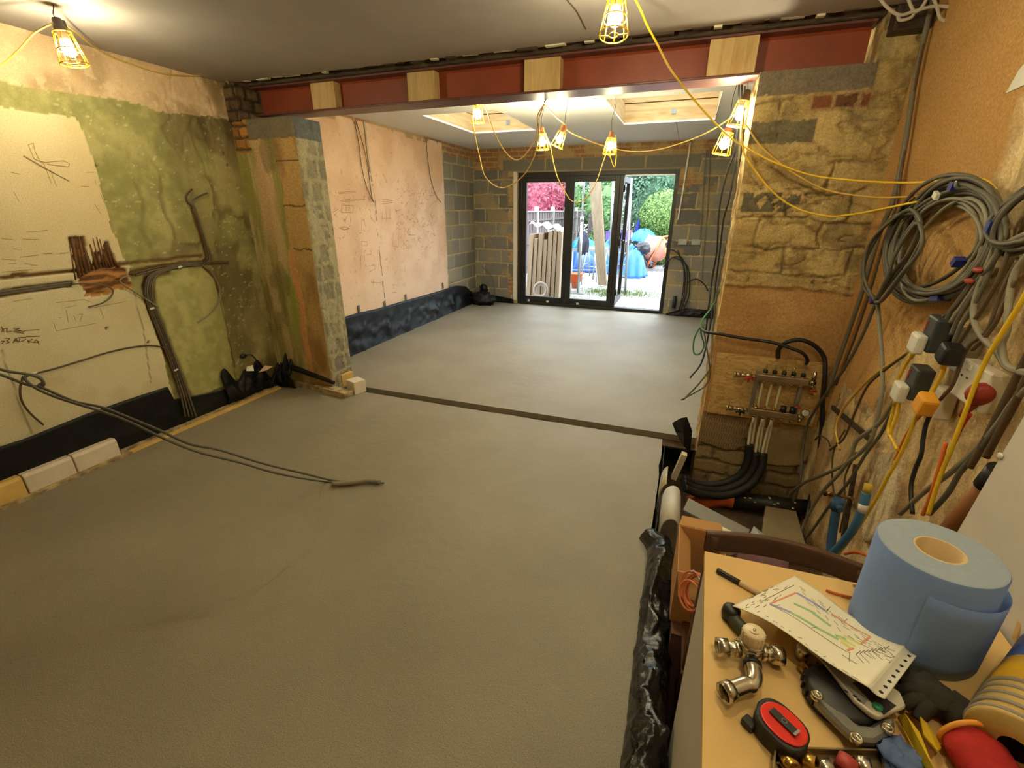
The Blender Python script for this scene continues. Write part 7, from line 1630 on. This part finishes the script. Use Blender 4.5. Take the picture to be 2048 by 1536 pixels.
mb = MB(); mb.blob(T(1862, 1388, .028), (.045, .034, .024), Matrix.Rotation(-.6, 3, 'Z'), n=24, m=14, amp=.3, freq=2.5, seed=2); child(mb, 'palm', M_blkg, e, O)
for k, (fa, fb_) in enumerate((((1845, 1372), (1812, 1352)), ((1838, 1388), (1800, 1382)), ((1842, 1402), (1806, 1412)), ((1856, 1414), (1836, 1440)))):
    p0, p1 = T(*fa, .030), T(*fb_, .020); mb = MB(); mb.tube([p0, (p0+p1)/2+Vector((0, 0, .008)), p1], lambda t: .013-.003*t, n=12); child(mb, 'glove_finger', M_blkg, e, O)
mb = MB(); p0, p1 = T(1888, 1398, .03), T(1932, 1436, .026); mb.tube([p0, (p0+p1)/2, p1], lambda t: .030+.004*t, n=18, flat=.7); child(mb, 'cuff', M_blkg, e, O)
mb = MB()
y_ = [T(1794, 1436, .012), T(1808, 1430, .030), T(1838, 1470, .026), T(1868, 1545, .030), T(1852, 1550, .012), T(1822, 1490, .010)]
mb.prism(y_, (.0, .0, .006)); y2 = [T(1838, 1436, .030), T(1850, 1444, .020), T(1882, 1500, .016), T(1874, 1506, .030), T(1846, 1472, .032)]; mb.prism(y2, (0, 0, .005))
tag(mb.build('folding_rule', mat('yellow_plastic', lin(214, 180, 40), .45, n=.08, ns=12), None, bevel=.001), 'yellow folded strip lying between the pump and the red glove', 'strip')
mb = MB(); mb.blob(T(1802, 1520, .018), (.028, .036, .018), n=24, m=14, amp=.5, freq=3.5, seed=6); tag(mb.build('blue_rag', mat('blue_rag_cloth', lin(92, 112, 156), .85, n=.3, ns=30)), 'crumpled blue rag at the near edge of the bench', 'rag')
# tin tray of fittings at the near edge
q = [T(1548, 1506, .002), T(1762, 1512, .002), T(1775, 1640, .002), T(1530, 1640, .002)]
e = empty('tin_tray', q[0], 'shallow tin tray of brass fittings at the near edge of the bench', 'tray'); O = Vector(e.location)
mb = MB(); mb.prism(q, (0, 0, .002)); 
for i in range(4): a_, b_ = q[i], q[(i+1) % 4]; s_ = (b_-a_).normalized().cross(Vector((0, 0, 1)))*.0015; mb.prism([a_-s_, b_-s_, b_+s_, a_+s_], (0, 0, .016))
child(mb, 'tray_body', mat('worn_tin', lin(150, 130, 96), .35, .8, n=.25, ns=20), e, O)
for k, (a_, b_, r_, M_) in enumerate(((1578, 1528, .013, M_brass), (1616, 1522, .013, M_brass), (1650, 1536, .012, M_nick), (1692, 1530, .014, M_redk), (1728, 1534, .012, M_nick))):
    P_ = T(a_, b_, .016); mb = MB(); Mx = Matrix.Translation(P_) @ Matrix.Rotation(.5+.7*k, 4, 'Z') @ Matrix.Rotation(1.2, 4, 'X'); mb.lathe([(r_*.7, -.012), (r_, -.012), (r_, .012), (r_*.7, .012), (r_*.7, -.012)], Mx, n=22)
    tag(mb.build('pipe_fitting', M_ if M_ is not M_redk else mat('red_fitting', lin(170, 60, 52), .5)), ['brass ring fitting at the left end of the tin tray', 'second brass ring fitting from the left in the tin tray', 'nickel ring fitting in the middle of the tin tray', 'red ring fitting in the tin tray', 'nickel ring fitting at the right end of the tin tray'][k], 'fitting', 'ring fittings in the tin tray')
# pale wedge and black coupling by the roll
mb = MB(); a_ = T(2030, 1285, .004); mb.prism([a_, a_+Vector((.06, .01, 0)), a_+Vector((.045, .05, .11)), a_+Vector((.02, .05, .13))], (0, .012, 0)); tag(mb.build('timber_wedge', M_softwood), 'pale pointed timber wedge standing between roll and spool', 'wedge')
mb = MB(); mb.lathe([(.012, -.018), (.017, -.018), (.017, -.010), (.015, -.008), (.017, -.006), (.017, .004), (.015, .006), (.017, .008), (.017, .018), (.012, .018)], Matrix.Translation(T(1724, 1204, .018)) @ Matrix.Rotation(.2, 4, 'Y'), n=20); tag(mb.build('rubber_coupling', M_black), 'small black ribbed coupling beside the foot of the blue roll', 'coupling')
for k, (pts_, M_, lb) in enumerate((([(1715, 1196), (1692, 1192), (1668, 1186), (1652, 1180)], M_orangec, 'reddish wire lying beyond the floor plan'), ([(1740, 1168), (1722, 1172), (1706, 1170)], mat('pinkish_wire', lin(196, 140, 116), .5), 'pinkish wire end at the back edge of the bench'))):
    cable('wire', [T(a_, b_, .004) for a_, b_ in pts_], .003, M_, lb, 'wire', None, n=6)

# ---- dark chair behind the bench
M_chair = mat('dark_stained_chair', lin(82, 52, 30), .42, n=.3, ns=10)
YC = 1.24
p0, p1, p2 = at(1414, 1062, y=YC), at(1580, 1092, y=YC+.05), at(1748, 1138, y=YC); q0, q2 = at(1416, 1098, y=YC), at(1738, 1178, y=YC)
e = empty('wooden_chair', ((p0.x+p2.x)/2, YC, -.34), 'dark wooden chair with a curved top rail behind the bench', 'chair'); O = Vector(e.location)
def railp(a_, b_, hgt, name, bow=.025, thk=.022):
    mb = MB()
    def f(u, v):
        p_ = a_+(b_-a_)*u+Vector((0, bow*math.sin(math.pi*u), .012*math.sin(math.pi*u))); ang = 2*math.pi*v
        return p_+Vector((0, thk*.5*math.copysign(abs(math.cos(ang))**.5, math.cos(ang)), -hgt/2+hgt*.5*math.copysign(abs(math.sin(ang))**.5, math.sin(ang))))
    mb.grid(f, 24, 16); return child(mb, name, M_chair, e, O)
railp(p0, p2, .068, 'top_rail'); railp(p0+Vector((.03, 0, -.12)), p2+Vector((-.03, 0, -.12)), .05, 'back_rail', .02)
for s_, P_ in ((1, p0), (-1, p2)):
    mb = MB(); x = P_.x+s_*.022; mb.tube([(x, YC, P_.z-.01), (x, YC+.01, P_.z-.3), (x, YC+.02, .10), (x, YC-.01, -.335)], lambda t: .015+.004*t, n=8); child(mb, 'rear_leg', M_chair, e, O)
    mb = MB(); mb.tube([(x, YC+.40, .09), (x, YC+.40, -.335)], lambda t: .018-.004*t, n=8, sub=1); child(mb, 'front_leg', M_chair, e, O)
    mb = MB(); mb.tube([(x, YC+.0, -.14), (x, YC+.40, -.14)], .010, n=8, sub=1); child(mb, 'stretcher', M_chair, e, O)
mb = MB(); mb.bx((p0.x+.004, YC-.01, .09), (p2.x-.004, YC+.43, .115)); o_ = child(mb, 'seat', M_chair, e, O); o_.modifiers.new('bevel', 'BEVEL').width = .008
mb = MB(); a_, b_ = p0+Vector((.10, 0, -.095)), p0+Vector((.25, 0, -.10))
mb.grid(lambda u, v: a_+(b_-a_)*u+Vector((0, .028+.07*math.sin(math.pi*v)-.035*(v > .5)*(v-.5), .0+.004*math.sin(u*9)-.20*abs(v-.35))), 14, 16); tag(mb.build('cloth', mat('lilac_cloth', lin(150, 116, 126), .85, n=.15, ns=20), None, solid=.004), 'dull lilac cloth hung over the lower back rail of the chair', 'cloth')
a_ = at(1448, 1092, y=1.30); mb = MB(); mb.prism([a_, at(1476, 1106, y=1.30), at(1458, 1112, y=1.32), at(1446, 1104, y=1.32)], (0, .10, .0)); tag(mb.build('paper_scrap', M_paper, None), 'white paper scrap showing under the top rail of the chair', 'paper')
# ---- cartons between the chair and the screed edge
M_card = mat('brown_cardboard', lin(190, 142, 88), .85, n=.06, ns=8); M_card_d = mat('dusky_cardboard', lin(122, 92, 78), .85, n=.08, ns=8)
k0, k1, k2 = at(1350, 1050, z=.35), at(1450, 1054, z=.35), at(1363, 1146, z=.35)
def carton(name, x0, x1, y0, y1, z0, z1, M, lab, flaps):
    e_ = empty(name, (x0, y0, z0), lab, 'carton'); O_ = Vector(e_.location); t = .004
    mb = MB(); mb.bx((x0, y0, z0), (x1, y1, z0+t)); mb.bx((x0, y0, z0+t), (x0+t, y1, z1)); mb.bx((x1-t, y0, z0+t), (x1, y1, z1)); mb.bx((x0+t, y0, z0+t), (x1-t, y0+t, z1)); mb.bx((x0+t, y1-t, z0+t), (x1-t, y1, z1)); child(mb, 'box_walls', M, e_, O_)
    for poly, ext in flaps: mb = MB(); mb.prism(poly, ext); child(mb, 'flap', M, e_, O_)
    return e_
X0_, X1_, Y0_, Y1_, Z1_ = .125, .300, 1.46, 1.74, .345
carton('cardboard_carton', X0_, X1_, Y0_, Y1_, .10, Z1_, M_card, 'open brown cardboard carton standing left of the chair', [([(X0_, Y0_, Z1_), (X0_, Y1_, Z1_), (X0_+.05, Y1_-.02, Z1_-.055), (X0_+.05, Y0_+.02, Z1_-.055)], (.003, 0, .001)), ([(X0_, Y1_, Z1_), (X1_, Y1_, Z1_), (X1_-.01, Y1_+.05, Z1_+.012), (X0_+.01, Y1_+.05, Z1_+.012)], (0, .001, .003)), ([(X0_, Y0_, Z1_), (X1_, Y0_, Z1_), (X1_-.01, Y0_-.06, Z1_-.06), (X0_+.01, Y0_-.06, Z1_-.06)], (0, -.003, .001))])
carton('cardboard_carton', .135, .33, 1.40, 1.74, -.335, .0995, M_card_d, 'dusky closed carton under the open brown one', [([(.135, 1.40, .095), (.33, 1.40, .095), (.33, 1.74, .095), (.135, 1.74, .095)], (0, 0, .004))])
cc = at(1380, 1190, z=.42); e = MB(); rr = random.Random(4)
for i in range(6):
    o_ = Vector((rr.uniform(-.004, .006), rr.uniform(-.015, .015), rr.uniform(-.01, .01))); e.torus(cc+o_+Vector((.006*i, .012, 0)), .050+rr.uniform(-.006, .006), .0035, frame((-.75+rr.uniform(-.15, .15), -.62, .35)), n=30, k=7)
tag(e.build('wire_coil', mat('coral_wire', lin(222, 124, 76), .45)), 'coil of coral orange wire hanging beside the white bench side', 'cable coil')
tag(MB().tube([cc+Vector((-.004, .05, .05)), cc+Vector((.01, .05, .052)), cc+Vector((.05, -.06, .06))], .003, n=6).build('nail_hook', M_steel), 'bent wire nail holding the coral coil', 'hook')
